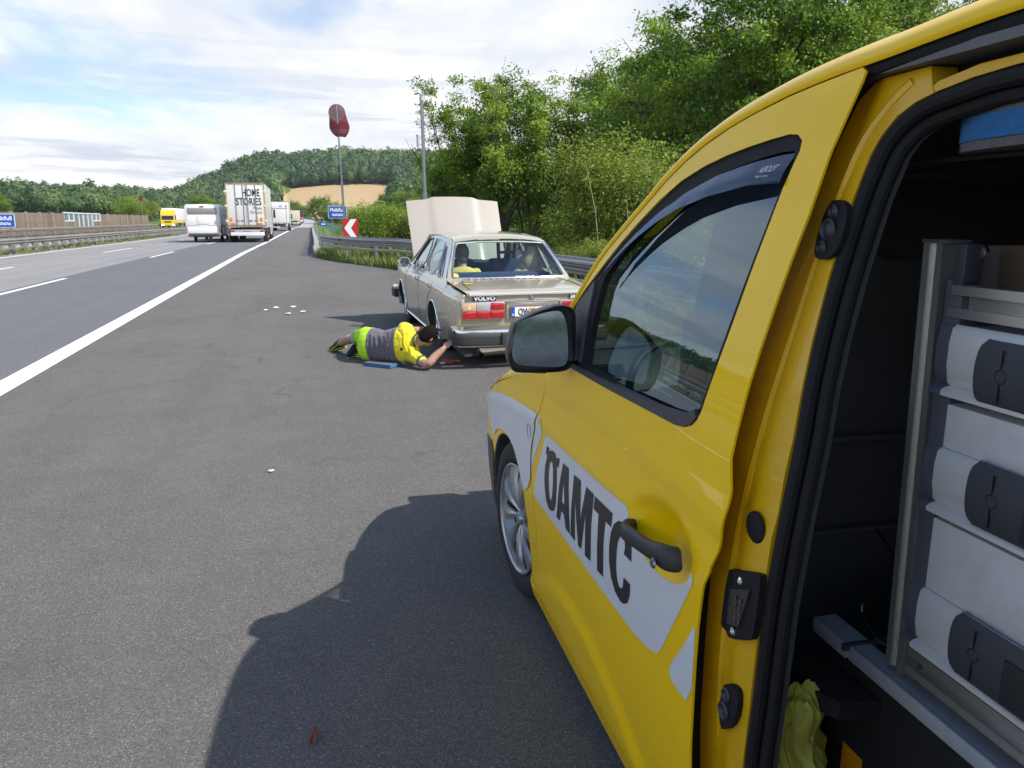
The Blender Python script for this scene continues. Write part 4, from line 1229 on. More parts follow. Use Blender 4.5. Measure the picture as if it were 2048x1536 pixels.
# ---------- decals and letters
def decal(name, pts, m, off, parent=None, holes=(), step=.03):
    return panel(name, pts, list(holes), m, sf(off), parent or van, step, 0, None, 70, .012)
D1 = smooth_loop([(-.367, .593), (-.395, .574), (-.43, .574), (-1.338, .578), (-1.45, .588), (-1.515, .602), (-1.54, .617), (-1.56, .642), (-1.608, .728), (-1.675, .845), (-1.683, .868), (-1.668, .889), (-1.64, .893), (-1.316, .886), (-.62, .866), (-.555, .866), (-.52, .852), (-.50, .820), (-.43, .710)], 2)
REC = [(-1.49 + .178 * math.cos(t), .885 + .080 * math.sin(t)) for t in [2 * math.pi * k / 40 for k in range(40)]]
# the decal stops at the grip recess
def clip_out(poly, cx, cz, rx, rz):
    out = []
    for y, z in resample(poly, .012):
        dx = (y - cx) / rx; dz = (z - cz) / rz; q = math.hypot(dx, dz)
        if q < 1:
            if q < 1e-3: continue
            y = cx + dx / q * rx; z = cz + dz / q * rz
            if z > .885: z = .885 - (z - .885)
        out.append((y, z))
    return out
D1c = [p for p in resample(D1, .012) if ((p[0] + 1.49) / .180) ** 2 + ((p[1] - .885) / .081) ** 2 > 1]
i0 = min(range(len(D1c)), key=lambda i: -1e9 if False else abs(D1c[i][0] + 1.668) + abs(D1c[i][1] - .885))
arc = [(-1.49 + .180 * math.cos(t), .885 + .081 * math.sin(t)) for t in [math.pi * (1.0 + k / 24) for k in range(1, 24)]]
j = max(range(len(D1c)), key=lambda i: math.hypot(D1c[i][0] - D1c[(i + 1) % len(D1c)][0], D1c[i][1] - D1c[(i + 1) % len(D1c)][1]))
D1c = D1c[:j + 1] + arc + D1c[j + 1:]
dc = decal('logo_field', D1c, m_dec, -.0012)
for key, hole in (('O1', 'O2'), ('A1', 'A2'), ('M1', None), ('T1', None), ('C1', None)):
    decal('logo_letter', VD[key], m_blk, -.0024, dc, [VD[hole]] if hole else (), .02)
decal('logo_field', smooth_loop([(-1.60, .622), (-1.607, .600), (-1.62, .592), (-1.712, .592), (-1.712, .775), (-1.700, .772), (-1.66, .70)], 1), m_dec, -.0012)
FD = smooth_loop([(-.448, .905), (-.46, .88), (-.472, .86), (-.46, .835), (-.365, .719), (-.33, .64), (-.308, .605), (-.285, .575), (-.245, .553), (-.215, .548), (-.185, .563), (-.12, .620), (-.04, .665), (.05, .688), (.14, .690), (.24, .676), (.33, .645), (.40, .603), (.46, .60), (.60, .64), (.64, .66), (.64, .76), (.30, .83), (0, .868), (-.25, .89)], 1)
def door_part(pts, lo, hi): return [p for p in pts]
f_dec = [p for p in FD]
lf_ = [(min(y, 9), z) for y, z in f_dec]
# split the fender field at the door gap
def clip_y(poly, fn, keep_front):
    out = []
    P = resample(poly, .01)
    for y, z in P:
        g0 = fn(z)
        if keep_front: y = max(y, g0 + .004)
        else: y = min(y, g0 - .004)
        if not out or math.hypot(out[-1][0] - y, out[-1][1] - z) > .004: out.append((y, z))
    return out
gapf = lambda z: float(np.interp(z, [b for a, b in GAPV], [a for a, b in GAPV]))
decal('fender_field', clip_y(f_dec, gapf, True), m_dec, -.004, step=.015)
decal('door_field', clip_y([p for p in resample(f_dec, .01) if p[0] < gapf(p[1]) + .03], gapf, False), m_dec, -.0012)

# ---------- handle
hb = MB()
def hpt(y, z, o): return Vector((vt(z) + o, y, z))
path = [hpt(-1.355, .853, -.000), hpt(-1.366, .853, -.022), hpt(-1.39, .857, -.036), hpt(-1.45, .867, -.040), hpt(-1.52, .877, -.040), hpt(-1.575, .885, -.036), hpt(-1.62, .890, -.026), hpt(-1.632, .893, -.006)]
path = cr(path, 4)
n_ = len(path)
rings = []
for i, p in enumerate(path):
    t = i / (n_ - 1)
    hh = np.interp(t, [0, .12, .3, .62, .8, .95, 1], [.021, .026, .021, .020, .028, .028, .019]); dd = np.interp(t, [0, .15, .5, .8, 1], [.010, .013, .011, .016, .012])
    tg = (path[min(i + 1, n_ - 1)] - path[max(i - 1, 0)]).normalized(); nx = Vector((1, 0, 0)); nx = (nx - tg * nx.dot(tg)); nx = nx.normalized() if nx.length > .2 else Vector((0, 1, 0)); up = tg.cross(nx)
    rings.append([p + up * hh * math.copysign(abs(math.sin(a)) ** .7, math.sin(a)) + nx * dd * math.copysign(abs(math.cos(a)) ** .7, math.cos(a)) for a in [2 * math.pi * k / 16 for k in range(16)]])
hb.loft(rings, True, True)
hd = hb.build('door_handle', m_pla, van, True, 60)
MB().lathe([(0, -.0), (.010, 0), (.012, .004)], hpt(-1.598, .873, -.058), (1, 0, 0), 20).build('lock', mat('lock_steel', (.35, .35, .36), rough=.3, metal=1), hd)
# round side badge on the fender
bd = MB(); c_ = Vector((vt(.808) + vp(-.25) - .004, -.292, .808))
bd.lathe([(0, -.006), (.020, -.006), (.026, -.003), (.027, .002)], c_, (-1, 0, 0), 24)
bd.build('side_badge', mat('badge_dark', (.03, .035, .04), rough=.15, coat=1), van)

# ---------- fender with wheel arch, sill
WC = (.095, .316)
ARCH = [(WC[0] + .362 * math.cos(t), WC[1] + .362 * math.sin(t)) for t in [R(-28 + 236 * k / 30) for k in range(31)]]
ARCH_f = ARCH[0:]                                   # from front-low over the top to rear-low
FTOP = [(-.445, 1.06), (-.30, 1.035), (-.10, .992), (.10, .940), (.30, .885), (.50, .815), (.62, .765), (.74, .700), (.80, .640)]
fen = [(-.33, .165), (WC[0] + .362 * math.cos(R(208)) - .002, .146)] + [p for p in reversed(ARCH)] + [(.52, .17), (.80, .20), (.86, .42), (.84, .56), (.80, .640)] + list(reversed(FTOP[:-1])) + [(y + g_, z) for y, z in reversed(GAPV[1:])]
panel('front_wing', fen, [], m_yel, sf(), van, .03, .03, None, 50, .018)
al = MB()
for w0, w1, o0, o1 in ((.345, .325, .0, .05),):
    al.loft([[Vector((vt(WC[1] + r_ * math.sin(t)) + vp(WC[0] + r_ * math.cos(t)) + o, WC[0] + r_ * math.cos(t), WC[1] + r_ * math.sin(t))) for t in [R(-20 + 225 * k / 40) for k in range(41)]] for r_, o in ((.363, -.001), (.357, .004), (.353, .03), (.362, .30))], False)
al.build('wheel_arch_liner', m_int, van)
panel('bumper_cladding', [(.475, .17), (.468, .33), (.452, .42), (.425, .50), (.50, .545), (.855, .50), (.855, .42), (.80, .20)], [], m_pla, sf(-.005, False), van, .05, .03, None, 50, .03)
panel('sill', [(-.24, .09), (-.26, .158), (-1.80, .158), (-1.80, .09)], [], m_yel, sf(-.004), van, .05, .05, None, 50, .04)

# ---------- upper shell: A pillar strip, cantrail, roof, bonnet, built left and mirrored
WID = 1.79
EDGE = [(-.30, 1.035), (-.40, 1.12), (-.445, 1.165)] + [(y, z) for y, z in DITCH[1:]] + [(-1.83, 1.864), (-1.95, 1.872), (-2.10, 1.879), (-2.5, 1.885), (-3.0, 1.875), (-3.35, 1.85), (-3.46, 1.80)]
def prof_roof(y, z, yfull):
    """points from the gutter inwards at a station; A-pillar stations stop at the windscreen"""
    P = [(0.0, .0), (-.004, .006), (.000, .016), (.010, .027), (.024, .038), (.045, .047)]
    return P
shell = MB(); rings_l = []
ED = EDGE
roof_sec = [(0, 0), (-.005, .006), (-.003, .015), (.008, .028), (.024, .040), (.045, .050), (.075, .059), (.13, .069), (.22, .079), (.38, .088), (.60, .094), (.85, .096)]
pil_sec = [(0, 0), (-.005, .006), (-.003, .014), (.006, .024), (.018, .032), (.036, .036), (.055, .034)]
def station(y, z, sec, nrm):
    """offset the section: x inwards, 'up' along the outward normal of the edge line"""
    x0 = vt(z) + vp(y)
    return [Vector((x0 + a, y + nrm[0] * b, z + nrm[1] * b)) for a, b in sec]
E2 = cr([(0, y, z) for y, z in ED], 3)
E2 = [(p.y, p.z) for p in E2]
nrm2 = []
for i in range(len(E2)):
    a = E2[max(i - 1, 0)]; b = E2[min(i + 1, len(E2) - 1)]
    tx, tz_ = b[0] - a[0], b[1] - a[1]; L_ = math.hypot(tx, tz_)
    nx_, nz_ = -tz_ / L_, tx / L_
    if nz_ < 0: nx_, nz_ = -nx_, -nz_
    nrm2.append((nx_ , nz_))
ixr = next(i for i, p in enumerate(E2) if p[0] < -1.02)       # roof begins (windscreen header)
A_st = [station(y, z, pil_sec, n) for (y, z), n in zip(E2[:ixr + 1], nrm2[:ixr + 1])]
def roof_st(y, z, n):
    k = sst(-1.0, -1.35, y)
    s = [(a, b * (.78 + .22 * k) if b > .03 else b) for a, b in roof_sec]
    return station(y, z, s, n)
R_st = [roof_st(y, z, n) for (y, z), n in zip(E2[ixr:], nrm2[ixr:])]
mirror = lambda P: [Vector((WID - p.x, p.y, p.z)) for p in P]
sb = MB()
sb.loft(A_st, False); sb.loft([mirror(r_) for r_ in A_st], False)
sb.loft([r_ + list(reversed(mirror(r_))) for r_ in R_st], False)
sb.build('roof_shell', m_yel, van, True, 60)
# headliner + far side frame so the shell is closed from below
ib = MB()
ib.loft([[Vector((x, y, z - .035 if i else z)) for i, x in enumerate((vt(z) + .03, vt(z) + .12, .9, WID - vt(z) - .12, WID - vt(z) - .03))] for y, z in E2[ixr:] if y > -1.80], False)
ib.build('headliner', mat('headliner', (.10, .11, .11)), van)
# windscreen
WS = []
for r_ in A_st:
    p = r_[-1]; q = mirror(r_)[-1]
    mid = (p + q) / 2
    WS.append([Vector((p.x + (q.x - p.x) * t, p.y + .17 * (1 - (2 * t - 1) ** 2) ** .8, p.z + .05 * (1 - (2 * t - 1) ** 2))) for t in [k / 12 for k in range(13)]])
MB().loft(WS, False).build('windscreen', glass('windscreen_glass', (.72, .82, .78), 1.5), van)
# bonnet + nose
bn = []
for y, z in [(-.30, 1.035), (-.10, .992), (.10, .940), (.30, .885), (.50, .815), (.62, .765), (.74, .700), (.80, .640)]:
    x0 = vt(z) + vp(y); nose = sst(.4, .8, y)
    L_ = [Vector((x0 + a * (1 - .0 * nose), y + .10 * nose * min(1, a / .5) , z + b * (1 - .5 * nose))) for a, b in ((0, 0), (.015, .02), (.05, .045), (.12, .066), (.25, .082), (.5, .097), (.895 - x0, .105))]
    bn.append(L_ + list(reversed(mirror(L_)))[1:])
MB().loft(bn, False).build('bonnet', m_yel, van, True, 60)
# front face, grille, headlights, bumper
fb = MB()
fr_s = []
for z, o in ((.645, 0), (.56, .035), (.42, .055), (.25, .045), (.17, .0)):
    ring = []
    for k in range(17):
        t = k / 16
        x = .14 + (WID - .28) * t if False else vp(.82) + .02 + (WID - 2 * (vp(.82) + .02)) * t
        ring.append(Vector((x, .82 + o + .11 * (1 - (2 * t - 1) ** 2) ** .7, z)))
    fr_s.append(ring)
fb.loft(fr_s, False); fb.build('front_bumper', m_yel, van)
MB().box(.45, WID - .45, .94, .965, .50, .62, .01).build('grille', m_pgl, van)
for sx in (0, 1):
    h = MB(); x0, x1 = (.17, .45) if sx == 0 else (WID - .45, WID - .17)
    h.box(x0, x1, .80, .915, .60, .73, .03); h.build('headlight', mat('headlight_glass', (.55, .58, .60), rough=.08, coat=1), van)
MB().box(.16, WID - .16, -.30, .50, .20, .60).build('engine_bay', m_int, van)

# ---------- rest of the body (far side, rear), plainer because it is turned away
def mside(name, pts, holes, m, step=.08):
    f0 = sf(0, False)
    return panel(name, pts, holes, m, lambda y, z: (WID - f0(y, z)[0], y, z), van, step, .03, (-1, 0, 0), 50, .05)
RW = (-2.65, .316)
def arch_at(c): return [(c[0] + .345 * math.cos(t), c[1] + .345 * math.sin(t)) for t in [R(-28 + 236 * k / 20) for k in range(21)]]
mside('far_side', [(.80, .20), (.86, .42), (.80, .640)] + list(reversed(FTOP[:-1])) + [(-.445, 1.16)] + DITCH[1:] + [(-2.5, 1.885), (-3.35, 1.85), (-3.46, 1.80), (-3.50, .9), (-3.50, .25)] + arch_at(RW)[::-1] + [(RW[0] + .345, .16), (WC[0] - .33, .16)] + arch_at(WC)[::-1],
      [[(-.78, 1.16), (-.82, 1.42), (-1.0, 1.56), (-1.25, 1.67), (-1.62, 1.72), (-1.58, 1.18)]], m_yel)
panel('rear_quarter', [(-2.62, .25)] + [p for p in arch_at(RW)[::-1] if p[0] < -2.62] + [(-3.50, .25), (-3.50, .9), (-3.46, 1.80), (-3.35, 1.85), (-2.56, 1.84), (-2.56, .70), (-2.62, .67)], [], m_yel, sf(0, False), van, .08, .03, None, 50, .05)
panel('sliding_door', smooth_loop([(-2.52, .18), (-2.50, 1.0), (-2.54, 1.80), (-3.25, 1.80), (-3.32, 1.0), (-3.30, .70), (-3.1, .66), (-2.96, .45), (-2.93, .18)], 1), [], m_yel, sf(-.085, False), van, .08, .05, None, 50, .05)
rb = MB(); rr_ = []
for z in (.22, .5, .9, 1.2, 1.5, 1.8, 1.90):
    a = vt(z)
    rr_.append([Vector((a + (WID - 2 * a) * t, -3.50 - .05 * math.sin(math.pi * t) + .03 * max(0, z - 1), z)) for t in [k / 8 for k in range(9)]])
rb.loft(rr_, False).build('rear_doors', m_yel, van)
MB().box(.05, WID - .05, -3.45, -.30, .22, .30).build('floor_pan', m_int, van, False)

# ---------- wheels
def wheel(parent, c, side, r=.318, w_=.205, rim=.222, name='wheel', spokes=9, rimm=None, dish=.012, steer=0.0):
    """tyre + rim with swept spokes. side=-1 faces -x"""
    m_t = mat('tyre', (.020, .020, .021), rough=.8, var=.2, vs=12, bump=.25, bs=80)
    rt_ = MB(); ax = (side, 0, 0); c = Vector(c)
    prof = [(rim - .012, -.02), (rim + .004, .0), (rim + .02, .006), (r - .045, .004), (r - .016, -.006), (r - .003, -.022), (r, -.04), (r, -w_ + .03), (r - .02, -w_ + .005), (rim, -w_)]
    rt_.lathe(prof, c, ax, 64)
    # tread blocks on the shoulder
    ty = rt_.build('wheel', m_t, parent, True, 50)
    if name != 'wheel': ty.name = name
    rm = MB(); mm = rimm or m_alu
    rm.lathe([(rim - .004, .004), (rim - .012, .007), (rim - .020, .000), (rim - .024, -.03), (rim - .05, -.07), (.0, -.07)], c, ax, 48)
    rr = rm.build('rim', mm, ty, True, 40)
    dk = MB().lathe([(0, -.050), (rim - .026, -.050)], c, ax, 32).build('brake_cover', m_int, ty)
    sp = MB(); u = Vector((0, 1, 0)); v = Vector((0, 0, 1)); n = Vector(ax)
    for k in range(spokes):
        a0 = 2 * math.pi * k / spokes
        def P(rad, ang, h): return c + (u * math.cos(ang) + v * math.sin(ang)) * rad + n * h
        seg = []
        for i in range(7):
            t = i / 6; rad = .030 + (rim - .040) * t
            tw = a0 + .22 * side * math.sin(t * 2.2)
            hw = .21 * (1 - t) + (.215) * t
            hw = hw * (1.0 if t > .25 else .9)
            h = -.022 + dish * t + .018 * math.sin(t * math.pi)
            seg.append([P(rad, tw - hw, h - .012), P(rad, tw - hw * .82, h), P(rad, tw, h + .005), P(rad, tw + hw * .70, h - .002), P(rad, tw + hw * .86, h - .016)])
        sp.loft(seg, False)
    sp.build('spokes', mm, ty, True, 30)
    MB().lathe([(0, .0), (.024, -.002), (.030, -.010), (.034, -.03)], c, ax, 24).build('hub_cap', mm, ty)
    if steer:
        M_ = Matrix.Translation(c) @ Matrix.Rotation(steer, 4, 'Z') @ Matrix.Translation(-c)
        for o_ in [ty] + list(ty.children): o_.data.transform(M_)
    return ty
m_rim = mat('wheel_trim', (.42, .42, .42), rough=.30, metal=.6, dirt=.3, dcol=(.10, .09, .08), ds=12)
wheel(van, (.016, WC[0] - .115, .342), -1, r=.342, rim=.244, spokes=9, rimm=m_rim, steer=R(5))
wheel(van, (.020, RW[0], .318), -1, spokes=9, rimm=m_rim)
wheel(van, (WID - .020, WC[0], .318), 1, spokes=9, rimm=m_rim)
wheel(van, (WID - .020, RW[0], .318), 1, spokes=9, rimm=m_rim)

# ---------- door mirror
def mring(key, y, k=1.0, dx=0, dz=0, it=1):
    P = smooth_loop(VD[key], it)
    cx = sum(p[0] for p in P) / len(P); cz = sum(p[1] for p in P) / len(P)
    return [Vector((cx + (p[0] - cx) * k + dx, y, cz + (p[1] - cz) * k + dz)) for p in P]
mr = MB()
mr.loft([mring('mir', -.752, .945), mring('mir', -.762, .975), mring('mir', -.760, 1.0), mring('mir', -.74, 1.004), mring('mir', -.70, .99, .002), mring('mir', -.655, .90, .01), mring('mir', -.63, .70, .02), mring('mir', -.62, .35, .02)], True, False)
mh = mr.build('mirror_housing', m_pgl if False else mat('mirror_plastic', (.030, .032, .042), rough=.38, bump=.12, bs=350), van, True, 60)
mi = MB(); mi.loft([mring('mir', -.752, .945), mring('mir', -.735, .935)], True, False)
mi.loft([mring('mir', -.7351, .935), mring('mir', -.735, .1)], True, False)
mi.build('mirror_recess', m_int, mh, True, 60)
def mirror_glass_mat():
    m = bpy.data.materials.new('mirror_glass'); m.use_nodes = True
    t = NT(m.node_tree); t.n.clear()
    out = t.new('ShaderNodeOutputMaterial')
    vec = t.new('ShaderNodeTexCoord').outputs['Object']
    gl = t.new('ShaderNodeBsdfGlossy', {'Color': (.20, .25, .29, 1), 'Roughness': .05})  # dark teal put into the reflection so mirrored sky stays dim
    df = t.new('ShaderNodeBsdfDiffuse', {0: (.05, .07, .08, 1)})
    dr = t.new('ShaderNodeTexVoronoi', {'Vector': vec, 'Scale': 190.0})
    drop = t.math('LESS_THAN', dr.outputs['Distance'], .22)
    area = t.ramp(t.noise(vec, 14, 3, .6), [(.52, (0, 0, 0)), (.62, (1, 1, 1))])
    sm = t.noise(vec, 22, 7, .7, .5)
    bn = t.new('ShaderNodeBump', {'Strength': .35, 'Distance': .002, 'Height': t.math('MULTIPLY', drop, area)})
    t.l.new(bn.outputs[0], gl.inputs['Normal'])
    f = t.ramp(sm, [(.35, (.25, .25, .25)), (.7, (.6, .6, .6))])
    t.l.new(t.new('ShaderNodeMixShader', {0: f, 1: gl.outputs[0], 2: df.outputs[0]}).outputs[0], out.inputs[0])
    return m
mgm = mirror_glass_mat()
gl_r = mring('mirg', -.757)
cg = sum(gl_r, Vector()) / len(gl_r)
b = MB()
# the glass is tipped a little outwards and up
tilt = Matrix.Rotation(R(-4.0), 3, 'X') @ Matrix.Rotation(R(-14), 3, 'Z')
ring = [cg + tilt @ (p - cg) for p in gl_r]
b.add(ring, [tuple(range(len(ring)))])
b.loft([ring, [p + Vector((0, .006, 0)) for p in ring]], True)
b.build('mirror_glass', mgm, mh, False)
MB().loft([[Vector((x, y, z)) for y, z in ((-.76, 1.165), (-.74, 1.235), (-.66, 1.235), (-.66, 1.165))] for x in (-.075, -.02, .05)], True, True).build('mirror_arm', m_pla, mh, True, 60)
# far door mirror
mr = MB(); P = [Vector((WID + .02 + (0.02 - p.x), p.y, p.z)) for p in mring('mir', -.76)]
mr.loft([P, [p + Vector((0, .09, 0)) for p in P]], True, True)
o2 = mr.build('mirror_housing', mat('mirror_plastic', (.03, .03, .04)), van, True, 60)
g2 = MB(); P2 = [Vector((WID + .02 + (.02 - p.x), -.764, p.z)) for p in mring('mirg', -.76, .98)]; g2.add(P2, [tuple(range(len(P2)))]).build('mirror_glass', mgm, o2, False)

# ---------- B pillar (door aperture face), seal, rail
PS = [(-1.70, .10), (-1.70, 1.0), (-1.715, 1.2), (-1.72, 1.4), (-1.74, 1.6), (-1.755, 1.75), (-1.77, 1.815), (-1.80, 1.842), (-1.883, 1.842), (-1.896, 1.842), (-1.920, 1.803)]
SL = [(-1.926, 1.796), (-1.891, 1.787), (-1.859, 1.769), (-1.838, 1.742), (-1.827, 1.709), (-1.820, 1.633), (-1.823, 1.507), (-1.832, 1.39), (-1.845, 1.30), (-1.858, 1.215), (-1.864, 1.07), (-1.864, .911), (-1.860, .694), (-1.850, .543), (-1.845, .30), (-1.845, .10)]
def pfn(y, z):
    return (vt(z) + .045 + .018 * sst(-1.735, -1.700, y) * 0 - .012 * sst(-1.75, -1.79, y) + .012, y, z)
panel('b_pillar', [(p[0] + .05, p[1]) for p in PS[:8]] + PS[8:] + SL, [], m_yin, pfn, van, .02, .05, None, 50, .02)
# pressed ridge along the pillar
rd = MB()
rp = cr([Vector((pfn(y, z)[0] + .006, y, z)) for y, z in [(-1.728, .12), (-1.727, .6), (-1.730, .95), (-1.742, 1.2), (-1.755, 1.42), (-1.768, 1.60), (-1.792, 1.72), (-1.825, 1.785), (-1.865, 1.822)]], 6)
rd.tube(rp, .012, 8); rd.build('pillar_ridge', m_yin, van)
# rubber seal: fat bead round the aperture
SL_full = [(-3.0, 1.80), (-2.4, 1.812), (-2.07, 1.811), (-1.996, 1.806)] + SL
def seal(off_y, r_, dx, name, m):
    P = []
    for i, (y, z) in enumerate(SL_full):
        a = SL_full[max(i - 1, 0)]; b_ = SL_full[min(i + 1, len(SL_full) - 1)]
        tx, tz_ = b_[0] - a[0], b_[1] - a[1]; L_ = math.hypot(tx, tz_)
        nx_, nz_ = (tz_ / L_, -tx / L_)
        P.append(Vector((vt(z) + dx, y + nx_ * off_y, z + nz_ * off_y)))
    return MB().tube(cr(P, 4), r_, 10).build(name, m, van)
seal(.012, .014, .058, 'door_seal', m_rub)
seal(.034, .012, .074, 'door_seal', m_rub)
jam = MB(); A_ = []; 
for y, z in SL_full:
    A_.append((y, z))
rg = []
for i, (y, z) in enumerate(A_):
    a = A_[max(i - 1, 0)]; b_ = A_[min(i + 1, len(A_) - 1)]
    tx, tz_ = b_[0] - a[0], b_[1] - a[1]; L_ = math.hypot(tx, tz_); nx_, nz_ = (tz_ / L_, -tx / L_)
    rg.append([Vector((vt(z) + dx, y + nx_ * o, z + nz_ * o)) for dx, o in ((.07, .005), (.085, .034), (.098, .036), (.108, .010), (.125, -.06))])
jam.loft(rg, False); jam.build('door_jamb', m_int, van)
# upper guide rail, its dark channel and the yellow strip below
rl = MB()
rail_c = cr([Vector((vt(z) + .020, y, z)) for y, z in [(-1.765, 1.853), (-1.81, 1.857), (-1.89, 1.862), (-1.97, 1.866), (-2.08, 1.870), (-2.5, 1.875), (-3.2, 1.86)]], 4)
rl.tube(rail_c, .0125, 8); rl.build('door_rail', m_rub, van)
ch = MB(); ch.loft([[Vector((vt(1.80) + a, y, z)) for a, z in ((.03, 1.885), (.14, 1.875), (.16, 1.84), (.06, 1.812))] for y in (-1.80, -1.95, -2.2, -3.0)], False); ch.build('rail_channel', mat('channel_black', (.006, .006, .006), rough=1.0, spec=.05), van)
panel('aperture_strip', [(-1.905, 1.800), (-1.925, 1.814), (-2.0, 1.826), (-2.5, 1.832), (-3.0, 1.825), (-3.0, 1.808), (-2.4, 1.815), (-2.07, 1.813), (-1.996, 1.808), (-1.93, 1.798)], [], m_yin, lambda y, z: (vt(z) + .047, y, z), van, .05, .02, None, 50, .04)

# pillar fittings
def fit(name, pts, m, lift=.012, parent=None):
    return panel(name, pts, [], m, lambda y, z: (pfn(y, z)[0] - lift, y, z), parent or van, .02, lift, None, 60, .01)
o1 = fit('guide_socket', smooth_loop(VD['ov1'], 2), m_rub)
for (y, z), r_ in (((-1.797, 1.582), .017), ((-1.796, 1.614), .009), ((-1.795, 1.551), .009)):
    MB().lathe([(r_ + .004, .002), (r_, .006), (r_ * .75, .002), (r_ * .4, .004), (0, .006)], Vector((pfn(y, z)[0] - .012, y, z)), (-1, 0, 0), 20).build('socket_ring', m_pla, o1)
o1 = fit('guide_socket', smooth_loop(VD['ov2'], 2), m_rub)
for (y, z), r_ in (((-1.795, .672), .012), ((-1.788, .632), .016)):
    MB().lathe([(r_ + .004, .002), (r_, .006), (r_ * .6, .000), (0, .0)], Vector((pfn(y, z)[0] - .012, y, z)), (-1, 0, 0), 20).build('socket_ring', m_pla, o1)
MB().lathe([(0, .009), (.024, .008), (.030, .004), (.031, 0)], Vector((pfn(-1.812, 1.034)[0], -1.812, 1.034)), (-1, 0, 0), 28).build('blind_plug', m_rub, van)
pt_ = fit('contact_plate', smooth_loop(VD['plate'], 2), m_rub, .014)
fit('contact_socket', VD['slot'], m_pla, .019, pt_)
for k in range(4):
    for dy in (0, .016):
        MB().box(pfn(-1.82, .87)[0] - .0215, pfn(-1.82, .87)[0] - .019, -1.826 + dy - .002, -1.826 + dy + .002, .845 + .014 * k, .854 + .014 * k).build('contact_pin', mat('brass', (.55, .42, .18), rough=.3, metal=1), pt_, False)
for y, z in ((-1.809, .925), (-1.804, .817)):
    MB().lathe([(0, .002), (.003, .003), (.004, .006), (.0085, .004), (.009, 0)], Vector((pfn(y, z)[0] - .014, y, z)), (-1, 0, 0), 16).build('screw', m_chr, pt_)

# =================================================================== VAN INTERIOR AND LOAD
def vbox(name, x0, x1, y0, y1, z0, z1, m, bev=0.0, parent=None):
    return MB().box(x0, x1, y0, y1, z0, z1, bev).build(name, m, parent or van, True, 40)
# cargo space shell
bk = panel('bulkhead', [(.06, .31), (WID - .06, .31), (WID - .10, 1.2), (WID - .22, 1.80), (.22, 1.80), (.10, 1.2)],
           [rrect(.62, 1.30, 1.50, 1.70, .05), ], m_carg, lambda x, z: (x, -1.36 + .02 * math.sin(3 * x), z), van, .06, .03, (0, .03, 0), 50, .05)
vbox('bulkhead_recess', .60, 1.32, -1.325, -1.30, 1.47, 1.73, mat('interior_dark_green', (.07, .075, .07), rough=.8))
MB().tube([(.10, -1.385, 1.06), (.9, -1.375, 1.04), (1.68, -1.385, 1.06)], .012, 6).tube([(.34, -1.385, .40), (.34, -1.385, 1.04), (.42, -1.385, 1.55), (.56, -1.385, 1.74)], .016, 6).tube([(.10, -1.385, .80), (1.68, -1.385, .80)], .008, 6).build('bulkhead_rib', m_carg, van)
for z_ in (.92, 1.28): MB().lathe([(.0, .006), (.035, .008), (.050, .0), (.052, -.01)], Vector((.21, -1.385, z_)), (0, -1, 0), 20).build('grommet', m_int, van)
vbox('cargo_wall', WID - .11, WID - .07, -3.45, -1.36, .30, 1.84, m_carg)
vbox('cargo_ceiling', .24, WID - .2, -3.45, -1.37, 1.845, 1.86, m_carg)
vbox('cargo_floor', .10, WID - .06, -3.45, -1.36, .302, .32, mat('cargo_floor', (.035, .035, .035), rough=.8, var=.3, vs=5))
# cab: dash, seats, steering wheel
db = MB(); secs = []
for x in (.08, .5, .9, 1.3, WID - .08):
    secs.append([Vector((x, y, z)) for y, z in ((-.30, .55), (-.52, .70), (-.55, .95), (-.50, 1.06), (-.38, 1.12), (-.10, 1.10), (.05, 1.06))])
db.loft(secs, False); dsh = db.build('dashboard', mat('dash_grey', (.060, .068, .070), rough=.55, bump=.2, bs=300), van, True, 70)
dv = MB()
for k in range(6): dv.box(.16, .30, -.535 + .012 * k, -.530 + .012 * k, 1.055 + .006 * k, 1.062 + .006 * k)
dv.build('air_vent', m_blk, dsh, False)
sw = MB(); cw = Vector((.42, -.72, 1.03)); u_ = Vector((1, 0, 0)); v_ = Vector((0, .45, .89)).normalized()
sw.tube([cw + (u_ * math.cos(t) + v_ * math.sin(t)) * .185 for t in [2 * math.pi * k / 32 for k in range(33)]], .015, 8)
for t in (0, math.pi, -math.pi / 2): sw.tube([cw, cw + (u_ * math.cos(t) + v_ * math.sin(t)) * .18], [.03, .018], 6)
sw.tube([cw, cw + Vector((0, .28, -.12))], .035, 8); sw.build('steering_wheel', m_pla, van)
m_seat = mat('seat_fabric', (.05, .055, .06), rough=.9, bump=.3, bs=200)
for sx in (.42, WID - .42):
    st = MB(); st.box(sx - .26, sx + .26, -1.22, -.72, .62, .82, .06); st.box(sx - .25, sx + .25, -1.34, -1.18, .78, 1.38, .06); st.box(sx - .13, sx + .13, -1.33, -1.22, 1.42, 1.60, .05)
    st.build('seat', m_seat, van)
panel('door_card', [(-.50, .30), (-1.68, .30), (-1.68, 1.12), (-.62, 1.12)], [], mat('dash_grey', (.06, .068, .07)), sf(.07, False), van, .1, .02, None, 50, .08)

# racking system: a thing of its own fixed in the cargo bay
def vw(x, y, z):
    """van-local point to world"""
    c, s = math.cos(VAN_RZ), math.sin(VAN_RZ)
    return (VAN_O.x + x * c - y * s, VAN_O.y + x * s + y * c, z)
rack = thing('drawer_rack', 'aluminium racking with pale drawers and dark grips inside the open van', 'rack', vw(.345, -1.85, .73), VAN_RZ)
